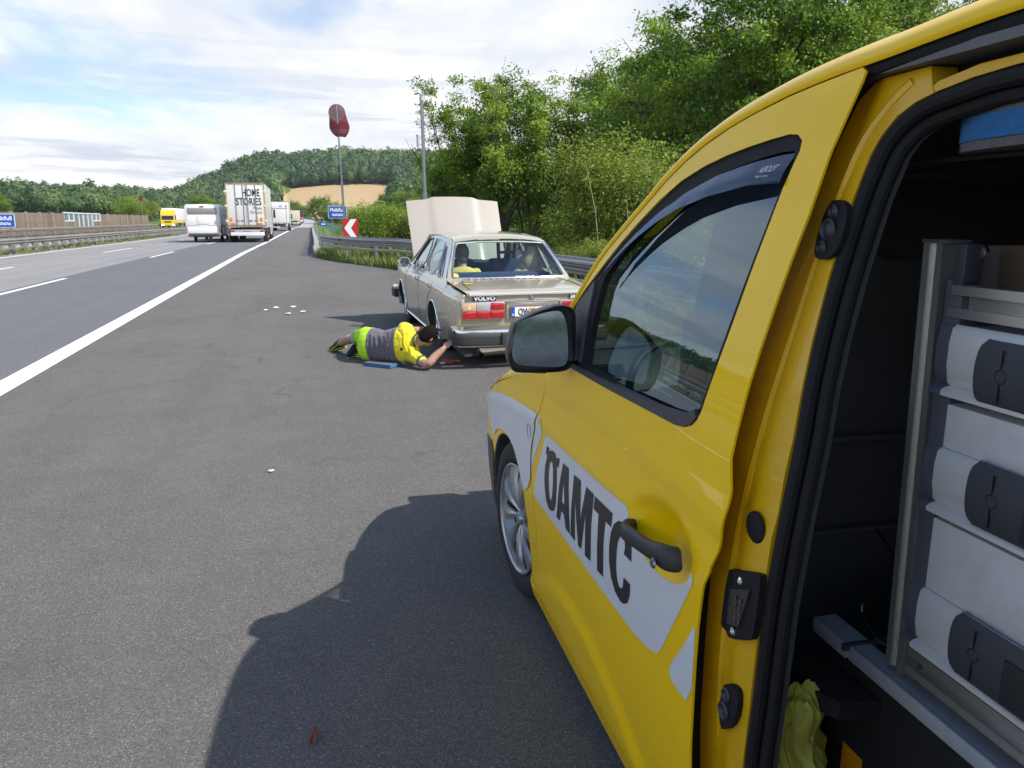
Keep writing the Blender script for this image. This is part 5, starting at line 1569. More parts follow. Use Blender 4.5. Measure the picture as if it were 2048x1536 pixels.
# local frame: x inwards from the face, y = ly+1.85, z = height-.73
def rx(y): return y + 1.85
def rz_(z): return z - .73
m_dr = mat('drawer_shell', (.66, .68, .68), rough=.45, var=.05, vs=3, dirt=.35, dcol=(.33, .33, .34), ds=7)
m_dr2 = mat('drawer_band', (.74, .74, .73), rough=.35, metal=.25, var=.05, vs=3)
m_grip = mat('grip_dark', (.045, .052, .062), rough=.55, bump=.1, bs=300)
m_slate = mat('end_cap_slate', (.085, .095, .12), rough=.6)
YB = -3.25
# upright extrusion with two lips and a groove
def upright(y0, tilt=0):
    o = MB()
    prof = [(-.0, .0), (-.0, -.0125), (.010, -.0125), (.010, -.0195), (.016, -.0195), (.016, -.0255), (.010, -.0255), (.010, -.0325), (0, -.0325), (0, -.045), (.040, -.045), (.040, 0)]
    r_ = []
    for z, dy in ((.735, -.012), (1.562, .010)):
        r_.append([Vector((px2, rx(y0 + py2 + dy), rz_(z))) for px2, py2 in prof])
    o.loft(r_, True, True)
    return o
up_ = upright(-1.838).build('upright', m_alu, rack, True, 20)
vbox('upright_cap', -.003, .045, rx(-1.888), rx(-1.826), rz_(1.560), rz_(1.566), m_slate, 0, rack)
vbox('end_plate', .004, .045, rx(-1.925), rx(-1.886), rz_(.738), rz_(1.50), m_slate, .004, rack)
vbox('end_plate', .042, .40, rx(-1.885), rx(-1.862), rz_(.74), rz_(1.555), mat('side_ply', (.22, .19, .17), rough=.7), 0, rack)
vbox('corner_bracket', .002, .040, rx(-1.925), rx(-1.900), rz_(1.488), rz_(1.56), m_grip, .004, rack)
# back board above the top rail
cb = vbox('back_board', .10, .112, rx(YB), rx(-1.90), rz_(1.46), rz_(1.556), mat('hardboard', (.10, .065, .042), rough=.8, var=.2, vs=6), 0, rack)
MB().lathe([(0, .004), (.010, .002), (.012, -.004)], Vector((.036, rx(-1.922), rz_(1.546))), (-1, 0, 0), 16).build('bolt', m_chr, rack)
def rail(name, z0, z1, lip=.016, d=.022):
    o = MB(); y0, y1 = rx(YB), rx(-1.905)
    o.box(0, d, y0, y1, rz_(z1) - lip, rz_(z1)); o.box(-.004, d, y0, y1, rz_(z0), rz_(z0) + lip); o.box(d - .003, d + .004, y0, y1, rz_(z0) + lip, rz_(z1) - lip)
    return o.build(name, m_alu, rack, True, 30)
rail('top_rail', 1.436, 1.490); rail('bottom_rail', .752, .803)
# drawers: flat front above, curved light band below with dark grip
def drawer(z_top, z_mid, z_bot, gy, gz, lbl=None):
    y0, y1 = rx(YB), rx(-1.922)
    f = MB()
    if z_mid < z_top: f.box(.004, .30, y0, y1, rz_(z_mid), rz_(z_top) - .004, .003)
    dr = f.build('drawer', m_dr, rack, True, 40) if z_mid < z_top else MB().box(.01, .30, y0, y1, rz_(z_bot) + .01, rz_(z_top) - .004, .002).build('drawer', m_dr, rack)
    b = MB(); h = z_mid - z_bot
    prof = [(.004, z_mid), (-.004, z_mid - .006), (-.008, z_mid - .25 * h), (-.008, z_mid - .55 * h), (-.002, z_mid - .80 * h), (.004, z_mid - .84 * h), (-.008, z_mid - .865 * h), (-.014, z_mid - .90 * h), (-.014, z_bot + .004), (.004, z_bot)]
    b.loft([[Vector((a, y, rz_(c))) for a, c in prof] for y in (y0, y1)], False)
    b.build('front_band', m_dr2, dr, True, 50)
    # slate end cap beside the band and the front
    c = MB(); c.loft([[Vector((a + .001, y, rz_(z))) for a, z in prof] for y in (y1, rx(-1.893))], False)
    if z_mid < z_top: c.box(.006, .03, y1, rx(-1.893), rz_(z_mid), rz_(z_top) - .004)
    c.build('end_cap', m_slate, dr, True, 50)
    g_top, g_bot = gz
    gp_ = MB()
    n = 10; A_ = []
    for i in range(n + 1):
        t = i / n; z = g_top + (g_bot - g_top) * t
        ed = gy - .012 * (1 - (1 - 2 * abs(t - .5)) ** .35) * 0 + .010 * (abs(2 * t - 1) ** 6)
        bul = -.012 - .010 * math.sin(math.pi * t) ** .7
        A_.append([Vector((0.0, rx(gy - .000 + 0) - .010 * abs(2 * t - 1) ** 6, rz_(z))), Vector((bul, rx(gy) - .012 * abs(2 * t - 1) ** 6 - .003, rz_(z))), Vector((bul, rx(gy - .42), rz_(z))), Vector((0, rx(gy - .42), rz_(z)))])
    gp_.loft(A_, False)
    gr = gp_.build('grip', m_grip, dr, True, 40)
    # moulded joint lines and a dark block painted as the finger opening's shade
    gl_ = MB(); zc = (g_top + g_bot) / 2; yc = rx(gy - .055)
    gl_.box(-.0236, -.0205, yc - .0008, yc + .0008, rz_(zc) + .013, rz_(g_top) - .012); gl_.box(-.0236, -.0205, yc - .0008, yc + .0008, rz_(g_bot) + .012, rz_(zc) - .013)
    gl_.tube([(-.0226, yc + .011 * math.cos(t), rz_(zc) + .011 * math.sin(t)) for t in [2 * math.pi * k / 20 for k in range(21)]], .0009, 5)
    gl_.build('grip_seam', m_blk, gr, False)
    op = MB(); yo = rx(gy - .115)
    op.box(-.0233, -.014, yo - .18, yo, rz_(zc) - .045, rz_(zc) + .030, .001); op.build('grip_opening_shade', mat('grip_shadow', (.022, .028, .030), rough=.6), gr)
    return dr
drawer(1.424, 1.424, 1.297, -1.992, (1.412, 1.303))
drawer(1.288, 1.205, 1.084, -2.007, (1.212, 1.100))
drawer(1.077, .935, .812, -2.013, (.942, .828))

# counter with white aluminium angle, black box below, on which the rack stands
cn = thing('storage_box', 'black storage box with white aluminium edge under the drawer rack', 'box', vw(.33, -1.85, .50), VAN_RZ)
def cz(z): return z - .50
vbox('box_front', .010, .40, rx(-3.25), rx(-1.655), cz(.325), cz(.715), mat('box_black_felt', (.011, .011, .011), rough=.9, bump=.3, bs=150), .004, cn)
m_wal = mat('white_aluminium', (.52, .56, .60), rough=.4, metal=.3, dirt=.5, dcol=(.30, .34, .45), ds=14)
vbox('edge_trim', .000, .012, rx(-3.25), rx(-1.762), cz(.690), cz(.722), m_wal, .002, cn)
vbox('edge_trim', .012, .050, rx(-3.25), rx(-1.762), cz(.7165), cz(.722), m_wal, 0, cn)
vbox('edge_trim', -.004, .010, rx(-1.757), rx(-1.642), cz(.690), cz(.724), m_wal, .002, cn)
vbox('edge_trim', .010, .052, rx(-1.757), rx(-1.642), cz(.7185), cz(.724), m_wal, 0, cn)
vbox('joint_plate', -.014, .10, rx(-1.765), rx(-1.756), cz(.712), cz(.727), m_grip, 0, cn)
st_ = MB(); P_ = [Vector((-.0015, rx(y), cz(z))) for y, z in ((-1.758, .488), (-1.790, .520), (-1.822, .492), (-1.822, .40), (-1.758, .40))]
MB().box(.0085, .0098, rx(-1.825), rx(-1.762), cz(.40), cz(.492)).build('orange_sticker', mat('sticker_orange', (.75, .30, .01), rough=.4), cn, False)
sh = MB(); sh.loft([[Vector((x, rx(y), cz(z))) for x, y in ((-.10, -1.70), (-.10, -1.80), (-.075, -1.845), (.008, -1.86), (.008, -1.66))] for z in (.615, .655)], True, True)
sf2 = sh.build('hinged_flap', mat('flap_black', (.018, .018, .018), rough=.5), cn, True, 30)
MB().box(-.102, -.0995, rx(-1.79), rx(-1.745), cz(.622), cz(.640), .001).build('flap_latch', mat('lock_steel', (.35, .35, .36)), sf2)
for q in (-1.782, -1.752): MB().lathe([(0, .003), (.004, .002), (.005, 0)], Vector((-.103, rx(q), cz(.631))), (-1, 0, 0), 12).build('screw', m_chr, sf2)

# crumpled yellow bag
b = MB(); g3 = np.random.RandomState(12)
iv, if_ = ico(5)
V_ = []
for p in iv:
    n1 = -.16 * abs(math.sin(p[0] * 4.1 + p[2] * 3 + 1.5 * math.sin(p[1] * 3))) - .13 * abs(math.sin(p[1] * 6 - p[2] * 5 + 2 * math.sin(p[0] * 4))) - .08 * abs(math.sin(p[2] * 11 + p[0] * 9)) - .04 * abs(math.sin(p[2] * 23 - p[1] * 19)) + .12
    k = 1 + n1
    V_.append(((p[0] * .085 * k), (p[1] * .055 * k + .012 * math.sin(p[2] * 6)), (p[2] * .185 * k + .175)))
b.add(V_, [tuple(f) for f in if_])
bag = b.build('plastic_bag', mat('bag_yellow', (.80, .76, .14), rough=.35, trans=.35, var=.15, vs=10), None, True, 25)
bag.location = vw(.205, -1.785, .325); bag.rotation_euler = (0, 0, VAN_RZ + .3)
tag(bag, 'crumpled yellow plastic bag beside the black storage box in the van', 'bag')

# hooked wire stays behind the upright
wr = MB()
wr.tube(cr([vw(.50, -1.60, .90), vw(.50, -1.66, .865), vw(.46, -1.72, .82), vw(.42, -1.80, .79), vw(.42, -1.86, .79)], 5), .0030, 8)
wr.tube(cr([vw(.46, -1.655, .80), vw(.44, -1.655, .755), vw(.42, -1.69, .73), vw(.40, -1.76, .728), vw(.40, -1.86, .735)], 5), .0035, 8)
wr.tube(cr([vw(.62, -1.48, .86), vw(.60, -1.56, .858), vw(.55, -1.66, .852), vw(.50, -1.80, .85)], 4), .0025, 8)
tag(wr.build('wire_hook', m_chr), 'bent shiny wire hooks lying behind the aluminium upright', 'wire')

# foam kneeling pad, grey - blue - grey, stowed under the roof
m_fb = mat('foam_blue', (.03, .17, .42), rough=.9, var=.25, vs=30, bump=.8, bs=180, dirt=.2, dcol=(.05, .08, .15), ds=20)
m_fg = mat('foam_grey', (.14, .13, .13), rough=.95, var=.2, vs=12, bump=.6, bs=200)
pad = thing('kneeling_pad', 'thick foam kneeling pad, blue between grey layers, stowed under the van roof', 'pad', vw(.30, -2.11, 1.706), VAN_RZ)
def pad_outline(r0):
    return [(x, y) for x, y in smooth_loop([(-.02 - r0, -.22), (-.02 - r0, .14), (.03, .215 + r0), (.12, .225 + r0), (.22, .20), (.28 + r0, .10), (.28 + r0, -.22), (.10, -.26)], 3)]
for nm, z0, z1, m_, e in (('lower_layer', .0, .014, m_fg, 0), ('foam_core', .0145, .052, m_fb, .003), ('upper_layer', .0525, .070, m_fg, 0)):
    O_ = pad_outline(e); b = MB()
    b.loft([[Vector((x * (1 - .004 * (z in (z0, z1))), y + .002 * math.sin(60 * x), z)) for x, y in O_] for z in (z0, z0 + .003, z1 - .003, z1)], True, True)
    b.build(nm, m_, pad, True, 40)
cr_ = MB(); cr_.tube([vw(.34, -2.35, 1.700), vw(.34, -1.37, 1.700)], .005, 6)
cr_.tube([vw(.52, -2.35, 1.700), vw(.52, -1.37, 1.700)], .005, 6)
for q in (.34, .52): cr_.tube([vw(q, -2.34, 1.700), vw(q, -2.34, 1.845)], .005, 6)
tag(cr_.build('roof_carrier', m_blk), 'thin black carrier rods under the van ceiling holding the foam pad', 'bracket')

# =================================================================== BEIGE SALOON WITH RAISED BONNET
CAR_A = R(-1.5)                                   # heading, slightly left of the road
car = thing('saloon_car', 'beige metallic old saloon car with its bonnet raised in the lay-by', 'car', (2.36, 9.2, 0), -CAR_A)
m_bei = mat('beige_metallic', (.54, .475, .34), rough=.30, metal=.4, coat=1.0, coat_r=.03, var=.03, vs=2, dirt=.12, dcol=(.30, .27, .22), ds=8)
m_bei2 = mat('bonnet_cream', (.33, .30, .25), rough=.5, metal=.0, coat=.3, coat_r=.12, dirt=.12, dcol=(.38, .34, .27), ds=3)
m_chm = mat('bumper_chrome', (.75, .76, .78), rough=.16, metal=1.0, dirt=.15, dcol=(.3, .3, .3), ds=10)
m_bmp = mat('bumper_rubber', (.035, .035, .036), rough=.6, var=.2, vs=6)
m_cgl = glass('car_glass', (.62, .74, .72), 1.75, 0, .04)
def tlt(y, z): return z + (y - 2.9) * .0235
def CW(x, y, z): return Vector((x, y, tlt(y, z)))
# plan and section of the body side (half width at y, z)
def hw(y, z):
    w_ = float(np.interp(z, [.18, .26, .40, .55, .70, .80, .86, .885, .91, .935], [.80, .828, .852, .862, .862, .856, .846, .838, .815, .775]))
    pl = float(np.interp(y, [-1.14, -1.05, -.8, -.2, .6, 2.2, 3.0, 3.45, 3.62, 3.70], [-.055, -.028, -.012, -.002, 0, 0, -.008, -.03, -.06, -.10]))
    return w_ + pl
def RA(c): return [(c + .365 * math.cos(t), .325 + .355 * math.sin(t)) for t in [R(-12 + 204 * k / 24) for k in range(25)]]
YR, YF = .25, 2.90
top_l = [(-1.125, .90), (-.9, .915), (-.35, .93), (.3, .935), (1.2, .935), (2.3, .925), (3.0, .905), (3.55, .875), (3.68, .84)]
side_pts = [(-1.13, .40), (-1.14, .80), (-1.13, .885)] + top_l + [(3.70, .70), (3.68, .42), (3.60, .30)] + [p for p in RA(YF)] + [(YF - .37, .22), (YR + .37, .22)] + [p for p in RA(YR)] + [(-.25, .28), (-.9, .36)]
for s_ in (-1, 1):
    panel('body_side', side_pts, [], m_bei, lambda y, z: CW(s_ * hw(y, z), y, z), car, .06, .03, (-s_, 0, 0), 45, .03)
# boot lid / rear deck, roof, scuttle
def crossrow(y, z, w_, camber, n=8):
    return [CW(-w_ + 2 * w_ * k / n, y, z + camber * (1 - (2 * k / n - 1) ** 2)) for k in range(n + 1)]
dk = MB(); rows = []
for y, z in [(-1.14, .884), (-1.155, .905), (-1.135, .918), (-1.0, .932), (-.7, .950), (-.4, .968), (-.27, .975)]:
    w_ = hw(max(y, -1.12), .90) - .03 if z < .9 else hw(max(y, -1.10), .93) + (.0)
    rows.append(crossrow(y, z, w_ if z > .9 else w_ + .0, .012))
dk.loft(rows, False); dk.build('boot_lid', m_bei, car, True, 35)
# quarter flats between boot lid and the side
gp_l = MB()
for s_ in (-1, 1):
    gp_l.tube([CW(s_ * .66, -1.148, .912), CW(s_ * .665, -.95, .941), CW(s_ * .665, -.6, .963), CW(s_ * .60, -.33, .981)], .0035, 5)
gp_l.tube([CW(-.60, -.33, .984), CW(0, -.34, .992), CW(.60, -.33, .984)], .003, 5); gp_l.build('boot_gap', m_blk, car)
lip = MB(); lip.loft([[CW(x, y, z) for y, z in ((-1.150, .886), (-1.172, .892), (-1.172, .908), (-1.150, .920), (-1.12, .925))] for x in (-.72, -.36, 0, .36, .72)], False)
lip.build('boot_lip', mat('lip_bright', (.62, .60, .54), rough=.25, metal=.3, coat=1), car, True, 60)
# rear panel
rp_ = MB()
rp_.loft([[CW(x, y - .02 * (1 - (x / .8) ** 2), z) for x in np.linspace(-.80, .80, 13)] for y, z in ((-1.135, .885), (-1.130, .83), (-1.128, .62), (-1.120, .52), (-1.08, .40))], False)
rp_.build('rear_panel', m_bei, car, True, 50)
def rb_(x0, x1, z0, z1, d, m, name, par=None, y0=-1.15, bev=.003):
    b = MB().box(x0, x1, y0 - d, y0 + .01, z0, z1, bev)
    b.v = [tuple(CW(*v)) for v in b.v]
    return b.build(name, m, par or car, True, 40)
m_lr = mat('lamp_red', (.42, .006, .012), rough=.12, coat=1, spec=.8, emit=((.5, .0, .0), .03))
m_lo = mat('lamp_amber', (.62, .42, .26), rough=.15, coat=1)
m_lw = mat('lamp_clear', (.42, .42, .42), rough=.15, coat=1)
for s_ in (-1, 1):
    x0, x1 = (-.800, -.330) if s_ < 0 else (.330, .800)
    fr_ = rb_(x0 - .005, x1 + .005, .638, .822, .018, m_chm, 'tail_lamp')
    W3 = [(x0, x0 + .155), (x0 + .157, x0 + .312), (x0 + .314, x1)]
    if s_ > 0: W3 = [(x1 - (b - x0), x1 - (a - x0)) for a, b in W3]
    for (a, b), mm in zip(W3, (m_lo, m_lw, m_lr)): rb_(a + .004, b - .003, .735, .815, .030, mm, 'lamp_segment', fr_)
    for (a, b) in W3: rb_(a + .002, b - .001, .645, .728, .034, m_lr, 'lamp_segment', fr_)
    ll = MB().lathe([(0, .0), (.018, .002), (.02, 0)], CW((W3[0][0] + W3[0][1]) / 2, -1.182, .765), (0, -1, 0), 16).build('bulb_disc', mat('bulb', (.9, .6, .3), rough=.2), fr_)  # pale orange disc in the outer segment, plain colour without emission
bz = MB().tube([CW(-.325, -1.172, .822), CW(0, -1.19, .824), CW(.325, -1.172, .822)], .009, 8).build('number_plate_trim', m_chm, car)
pr_ = rb_(-.30, .30, .625, .812, .012, m_bei, 'plate_recess')
pl_ = rb_(-.262, .262, .648, .772, .030, mat('plate_frame', (.08, .08, .08), rough=.5), 'number_plate')
rb_(-.256, .256, .654, .766, .032, m_wt, 'plate_face', pl_, bev=0)
rb_(-.254, -.212, .657, .763, .0335, mat('plate_blue', (.01, .09, .45), rough=.4), 'euro_band', pl_, bev=0)
mrd = mat('plate_red', (.6, .03, .03), rough=.4)
rb_(-.256, .256, .762, .765, .0335, mrd, 'plate_edge', pl_, bev=0); rb_(-.256, .256, .655, .658, .0335, mrd, 'plate_edge', pl_, bev=0)
def ctext(t, size, x, z, m, name, par, y=-1.185, sx=1, bold=0, al='LEFT'):
    o = text_mesh(t, size, m, name, par, (0, 0, 0), (1, 0, 0), (0, 0, 1), sx=sx, ext=.001, bold=bold, align=al)
    for v in o.data.vertices: v.co = CW(x + v.co.x, y + v.co.y, z + v.co.z)
    return o
ctext('OW', .105, -.175, .672, m_blk, 'lettering', pl_, sx=.68, bold=.0015)
ctext('12 58', .105, .035, .672, m_blk, 'lettering', pl_, sx=.66, bold=.0015)
ctext('A', .034, -.244, .668, m_wt, 'lettering', pl_, y=-1.187, bold=.001)
cr_b = MB(); cr_b.prism([(-.030, .0), (.030, .0), (.030, -.035), (0, -.062), (-.030, -.035)], -.002, o=(-.002, -1.184, .752)); cr_b.v = [tuple(CW(*v)) for v in cr_b.v]
cr_b.build('crest', mat('crest_yellow', (.75, .48, .03), rough=.4), pl_, False)
cr_b = MB(); cr_b.box(-.022, .018, -1.1885, -1.186, .712, .738); cr_b.v = [tuple(CW(*v)) for v in cr_b.v]; cr_b.build('crest_field', mrd, pl_, False)
m_badge = mat('badge_bright', (.75, .75, .74), rough=.35)
for xb, wb_ in ((-.675, .26), (.43, .17)): rb_(xb, xb + wb_, .834, .896, .006, m_blk, 'badge_plate')
ctext('VOLVO', .062, -.665, .842, m_badge, 'badge', car, y=-1.160, sx=1.15, bold=.003)
ctext('264', .062, .44, .842, m_badge, 'badge', car, y=-1.160, sx=1.05, bold=.003)
MB().tube([CW(-.0 + .024 * math.cos(t), -1.165, .855 + .022 * math.sin(t)) for t in [2 * math.pi * k / 16 for k in range(17)]], .005, 6).tube([CW(-.03, -1.168, .885), CW(.03, -1.168, .825)], .006, 6).build('boot_lock', m_chr, car)
# bumpers: wrap-round profile
def bumper(name, yb, sgn, zt):
    path = [(-.86, .30), (-.875, .12), (-.86, .03), (-.78, -.035), (-.4, -.065), (0, -.075), (.4, -.065), (.78, -.035), (.86, .03), (.875, .12), (.86, .30)]
    P = cr([Vector((x, yb + sgn * y, 0)) for x, y in path], 3)
    def sec(pr_):
        rings = []
        for i, p in enumerate(P):
            t = (P[min(i + 1, len(P) - 1)] - P[max(i - 1, 0)]).normalized(); nn = Vector((t.y, -t.x, 0)) * sgn
            rings.append([CW(*(p + nn * a + Vector((0, 0, b)))) for a, b in pr_])
        return rings
    m1 = MB().loft(sec([(-.05, zt), (.012, zt), (.020, zt - .022), (.018, zt - .040), (-.05, zt - .04)]), True, True).build(name, m_chm, car, True, 40)
    b2 = MB().loft(sec([(-.05, zt - .04), (.030, zt - .042), (.038, zt - .055), (.038, zt - .085), (.034, zt - .089), (.038, zt - .093), (.038, zt - .13), (.034, zt - .134), (.038, zt - .138), (.034, zt - .165), (-.05, zt - .167)]), True, True).build('bumper_rubber', m_bmp, m1, True, 40)
    MB().loft(sec([(-.05, zt - .167), (.026, zt - .169), (.022, zt - .182), (-.05, zt - .184)]), True, True).build('bumper_strip', m_chm, m1, True, 40)
    for x in (-.36, .36):
        b = MB().box(x - .035, x + .035, yb - .125 if sgn > 0 else yb + .06, yb - .06 if sgn > 0 else yb + .125, zt - .17, zt - .03, .01); b.v = [tuple(CW(*v)) for v in b.v]
        b.build('overrider', m_bmp, m1)
    return m1
bumper('rear_bumper', -1.20, 1, .535)
bumper('front_bumper', 3.72, -1, .52)
vl = MB(); vl.loft([[CW(x, y, z) for y, z in ((-1.10, .42), (-1.02, .30), (-.7, .24))] for x in (-.76, 0, .76)], False).build('rear_valance', mat('valance_dark', (.05, .047, .04), rough=.7), car)
ex = MB().tube([CW(-.60, -1.20, .245), CW(-.59, -1.0, .25), CW(-.55, -.8, .27)], .032, 12, False).tube([CW(-.60, -1.198, .245), CW(-.59, -1.0, .25)], .027, 12, False)
ex.tube([CW(-.58, -1.02, .25), CW(-.30, -1.0, .26), CW(.25, -.98, .27)], .05, 10); ex.build('exhaust', mat('exhaust_steel', (.22, .20, .18), rough=.45, metal=.8), car)
und = MB().box(-.74, .74, -1.0, 3.55, .20, .45); und.v = [tuple(CW(*v)) for v in und.v]; und.build('underbody', m_int, car, False)
# door trim, gaps, handles
for s_ in (-1, 1):
    tr_ = MB(); tr_.tube([CW(s_ * (hw(y, .885 - .0) + .003), y, z) for y, z in ((3.45, .872), (2.9, .888), (2, .892), (1, .892), (0, .888), (-1.0, .876))], .009, 6); tr_.build('side_trim', m_chm, car)
    s2 = MB(); s2.tube([CW(s_ * (hw(y, .24) + .004), y, .245) for y in (YF - .38, 1.6, YR + .38)], .012, 6); s2.build('sill_trim', m_chm, car)
    for y in (2.38, 1.30):
        MB().tube([CW(s_ * (hw(y, z) + .0005), y, z) for z in (.93, .885, .8, .6, .4, .26)], .0035, 5).build('door_gap', m_blk, car)
    gp2 = MB(); gp2.tube([CW(s_ * (hw(y, z) + .0005), y, z) for y, z in ((.30, .93), (.38, .80), (.55, .70), (.68, .52))], .0035, 5); gp2.build('door_gap', m_blk, car)
    for y in (1.42, .42):
        h = MB().box(s_ * .857 - .014, s_ * .857 + .014, y - .055, y + .055, .818, .868, .006); h.v = [tuple(CW(*v)) for v in h.v]; hh = h.build('door_handle', m_chm, car)
        h = MB().box(s_ * .857 - .0155, s_ * .857 + .0155, y - .035, y + .03, .830, .852, .002); h.v = [tuple(CW(*v)) for v in h.v]; h.build('handle_recess', m_blk, hh)
    for c in (YR, YF):
        a_ = MB(); a_.tube([CW(s_ * (hw(p[0], p[1]) + .001), p[0], p[1]) for p in RA(c)], .011, 6); a_.build('arch_trim', m_chm, car)
        li = MB(); li.loft([[CW(s_ * x, c + .36 * math.cos(t), .325 + .35 * math.sin(t)) for t in [R(-10 + 200 * k / 16) for k in range(17)]] for x in (.84, .50)], False); li.build('arch_liner', m_int, car)
# greenhouse: tumblehome side frames
def gx(z): return .790 - (z - .925) * .43
GH = [(-.30, .925), (-.22, .985), (.10, 1.30), (.22, 1.385), (.45, 1.425), (1.0, 1.445), (1.50, 1.435), (1.72, 1.40), (2.40, .99), (2.47, .925)]
W_F = [(2.24, .975), (1.74, 1.345), (1.66, 1.375), (1.37, 1.388), (1.33, .965)]
W_R = [(1.24, .965), (1.275, 1.388), (.86, 1.388), (.60, 1.370), (.56, 1.34), (.44, .965)]
W_Q = [(.37, .965), (.50, 1.34), (.42, 1.325), (.06, .99), (.05, .965)]
for s_ in (-1, 1):
    f3 = lambda y, z: CW(s_ * gx(z), y, z)
    gf = panel('window_frame', GH, [W_F, W_R, W_Q], m_bei, f3, car, .06, .03, (-s_, 0, 0), 45, .03)
    for W in (W_F, W_R, W_Q):
        panel('side_window', W, [], m_cgl, lambda y, z: CW(s_ * (gx(z) - .014), y, z), gf, .12, 0, None, 60, .08)
        t3 = MB().tube([CW(s_ * (gx(z) + .003), y, z) for y, z in smooth_loop(W, 1) + smooth_loop(W, 1)[:1]], .007, 5); t3.build('window_trim', m_chm if W is W_R or W is W_Q else m_pgl, gf)
    dr = MB().tube([CW(s_ * (gx(z) + .008), y, z) for y, z in ((-.20, 1.0), (.11, 1.31), (.23, 1.392), (.45, 1.43), (1.0, 1.45), (1.5, 1.44), (1.72, 1.405), (2.4, 1.0))], .010, 6); dr.build('drip_rail', m_chm, gf)
# roof
rf_ = MB(); rr_ = []
for y, z, w_ in ((.20, 1.385, .59), (.24, 1.405, .585), (.32, 1.425, .578), (.5, 1.440, .570), (.9, 1.452, .565), (1.3, 1.450, .566), (1.6, 1.435, .572), (1.72, 1.412, .580), (1.76, 1.40, .585)):
    rr_.append([CW(-w_ + 2 * w_ * k / 12, y - .05 * (1 - (k / 6 - 1) ** 2) * (1 if y < .4 else (-1 if y > 1.6 else 0)), z + .048 * (1 - abs(k / 6 - 1) ** 2.6)) for k in range(13)])
rf_.loft(rr_, False).build('roof', m_bei, car, True, 50)
# rear and front screens
def screen(name, yb, zb, wb, yt, zt_, wt, bow, hm, inset=.055, dirty=0, m=m_cgl):
    def f(u, v):
        w_ = wb + (wt - wb) * v
        y = yb + (yt - yb) * v + bow * (1 - u * u)
        return CW(w_ * u, y, zb + (zt_ - zb) * v + .018 * (1 - u * u) * v)
    uu = lambda r0: smooth_loop([(-r0, 1 - r0 * 0 - (1 - r0)), (r0, (1 - r0) * 0 + (1 - r0) * 0 + 0 + (1 - r0)), (r0, r0), (-r0, r0)], 0)
    out_ = [(-1, 0), (1, 0), (1, 1), (-1, 1)]
    inn = smooth_loop([(-.93, .12), (-.93, .88), (-.87, .945), (.87, .945), (.93, .88), (.93, .12), (.88, .055), (-.88, .055)], 1)
    fr = panel(name + '_frame', out_, [inn], m_bei, f, car, .12, .0, None, 60, .06)
    gl = panel(name, inn, [], m, lambda u, v: f(u, v) + Vector((0, .012 if hm > 0 else -.012, 0)), fr, .15, 0, None, 80, .1)
    MB().tube([f(u, v) + Vector((0, -.006 if hm > 0 else .006, .002)) for u, v in inn + inn[:1]], .0125, 6).build('screen_trim', m_chm, fr)
    return fr
m_rgl = glass('rear_glass', (.84, .92, .88), 1.6, 0, .02)
rs_f = screen('rear_window', -.27, .965, .775, .235, 1.405, .600, -.06, 1, m=m_rgl)
screen('windscreen', 2.47, .93, .76, 1.74, 1.425, .60, .08, -1)
# louvres at the foot of the rear window
lv = MB()
for k in range(13):
    x = -.50 + k * .083
    b0 = len(lv.v); lv.box(x, x + .022, -.335, -.315, .986, .996)
lv.v = [tuple(CW(*v)) for v in lv.v]; lv.build('vent_slots', mat('vent_bright', (.75, .75, .72), rough=.3), car, False)
# round stickers
def ysk(x, z, r_, par, txt=False):
    v = (z - .965) / .44; u = x / (.775 - .175 * v); y = -.27 + .505 * v - .06 * (1 - u * u) - .004
    b = MB().lathe([(0, .002), (r_, .0)], CW(x, y, z), (0, -.76, .65), 20); return b.build('sticker', mat('sticker_yellow', (.78, .62, .02), rough=.4), par)
ysk(-.66, 1.02, .037, rs_f)
o = text_mesh('www.1-cng.at', .045, m_wt, 'lettering', rs_f, (0, 0, 0), (1, 0, 0), (0, .75, .66), ext=.0005, bold=.0006)
for v in o.data.vertices:
    zz = 1.0 + v.co.z * 1.0; vv = (zz - .965) / .44; xx = v.co.x + .06; u = xx / .76
    v.co = CW(xx, -.27 + .505 * vv - .06 * (1 - u * u) - .006, zz)
b = MB().lathe([(0, .002), (.05, 0)], CW(-.60, -.62, .966), (0, -.02, 1), 20).build('sticker', mat('sticker_yellow', (.78, .62, .02)), car)
# raised bonnet: hinged at the scuttle, leaning forward
def bf(u, v):
    """u across -1..1, v from hinge 0 to free edge 1"""
    w_ = .715 + .02 * v
    crown = .022 * (1 - u * u) + .012 * (1 - sst(.42, .56, abs(u)))
    p = Vector((w_ * u, 2.42, 1.00)) + Vector((0, .52, .85)).normalized() * (1.035 * v) 
    p += Vector((0, -.85, .52)).normalized() * (crown * (1 - .3 * v)) + Vector((0, .52, .85)).normalized() * (.055 * (1 - u * u) * (v > .99) * 0)
    tip = .035 * (1 - (abs(u)) ** 2) + .032 * (1 - sst(.42, .60, abs(u)))
    p += Vector((0, .52, .85)).normalized() * tip * v
    return CW(*p)
hbm = panel('bonnet', [(-1, 0), (1, 0), (1, 1), (-1, 1)], [], m_bei2, bf, car, .05, .03, (0, .05, -.02), 40, .05)
MB().loft([[bf(u * .93, v * .94 + .03) + Vector((0, .045, -.02)) for u in np.linspace(-1, 1, 9)] for v in (0, .5, 1)], False).build('bonnet_lining', m_int, hbm)
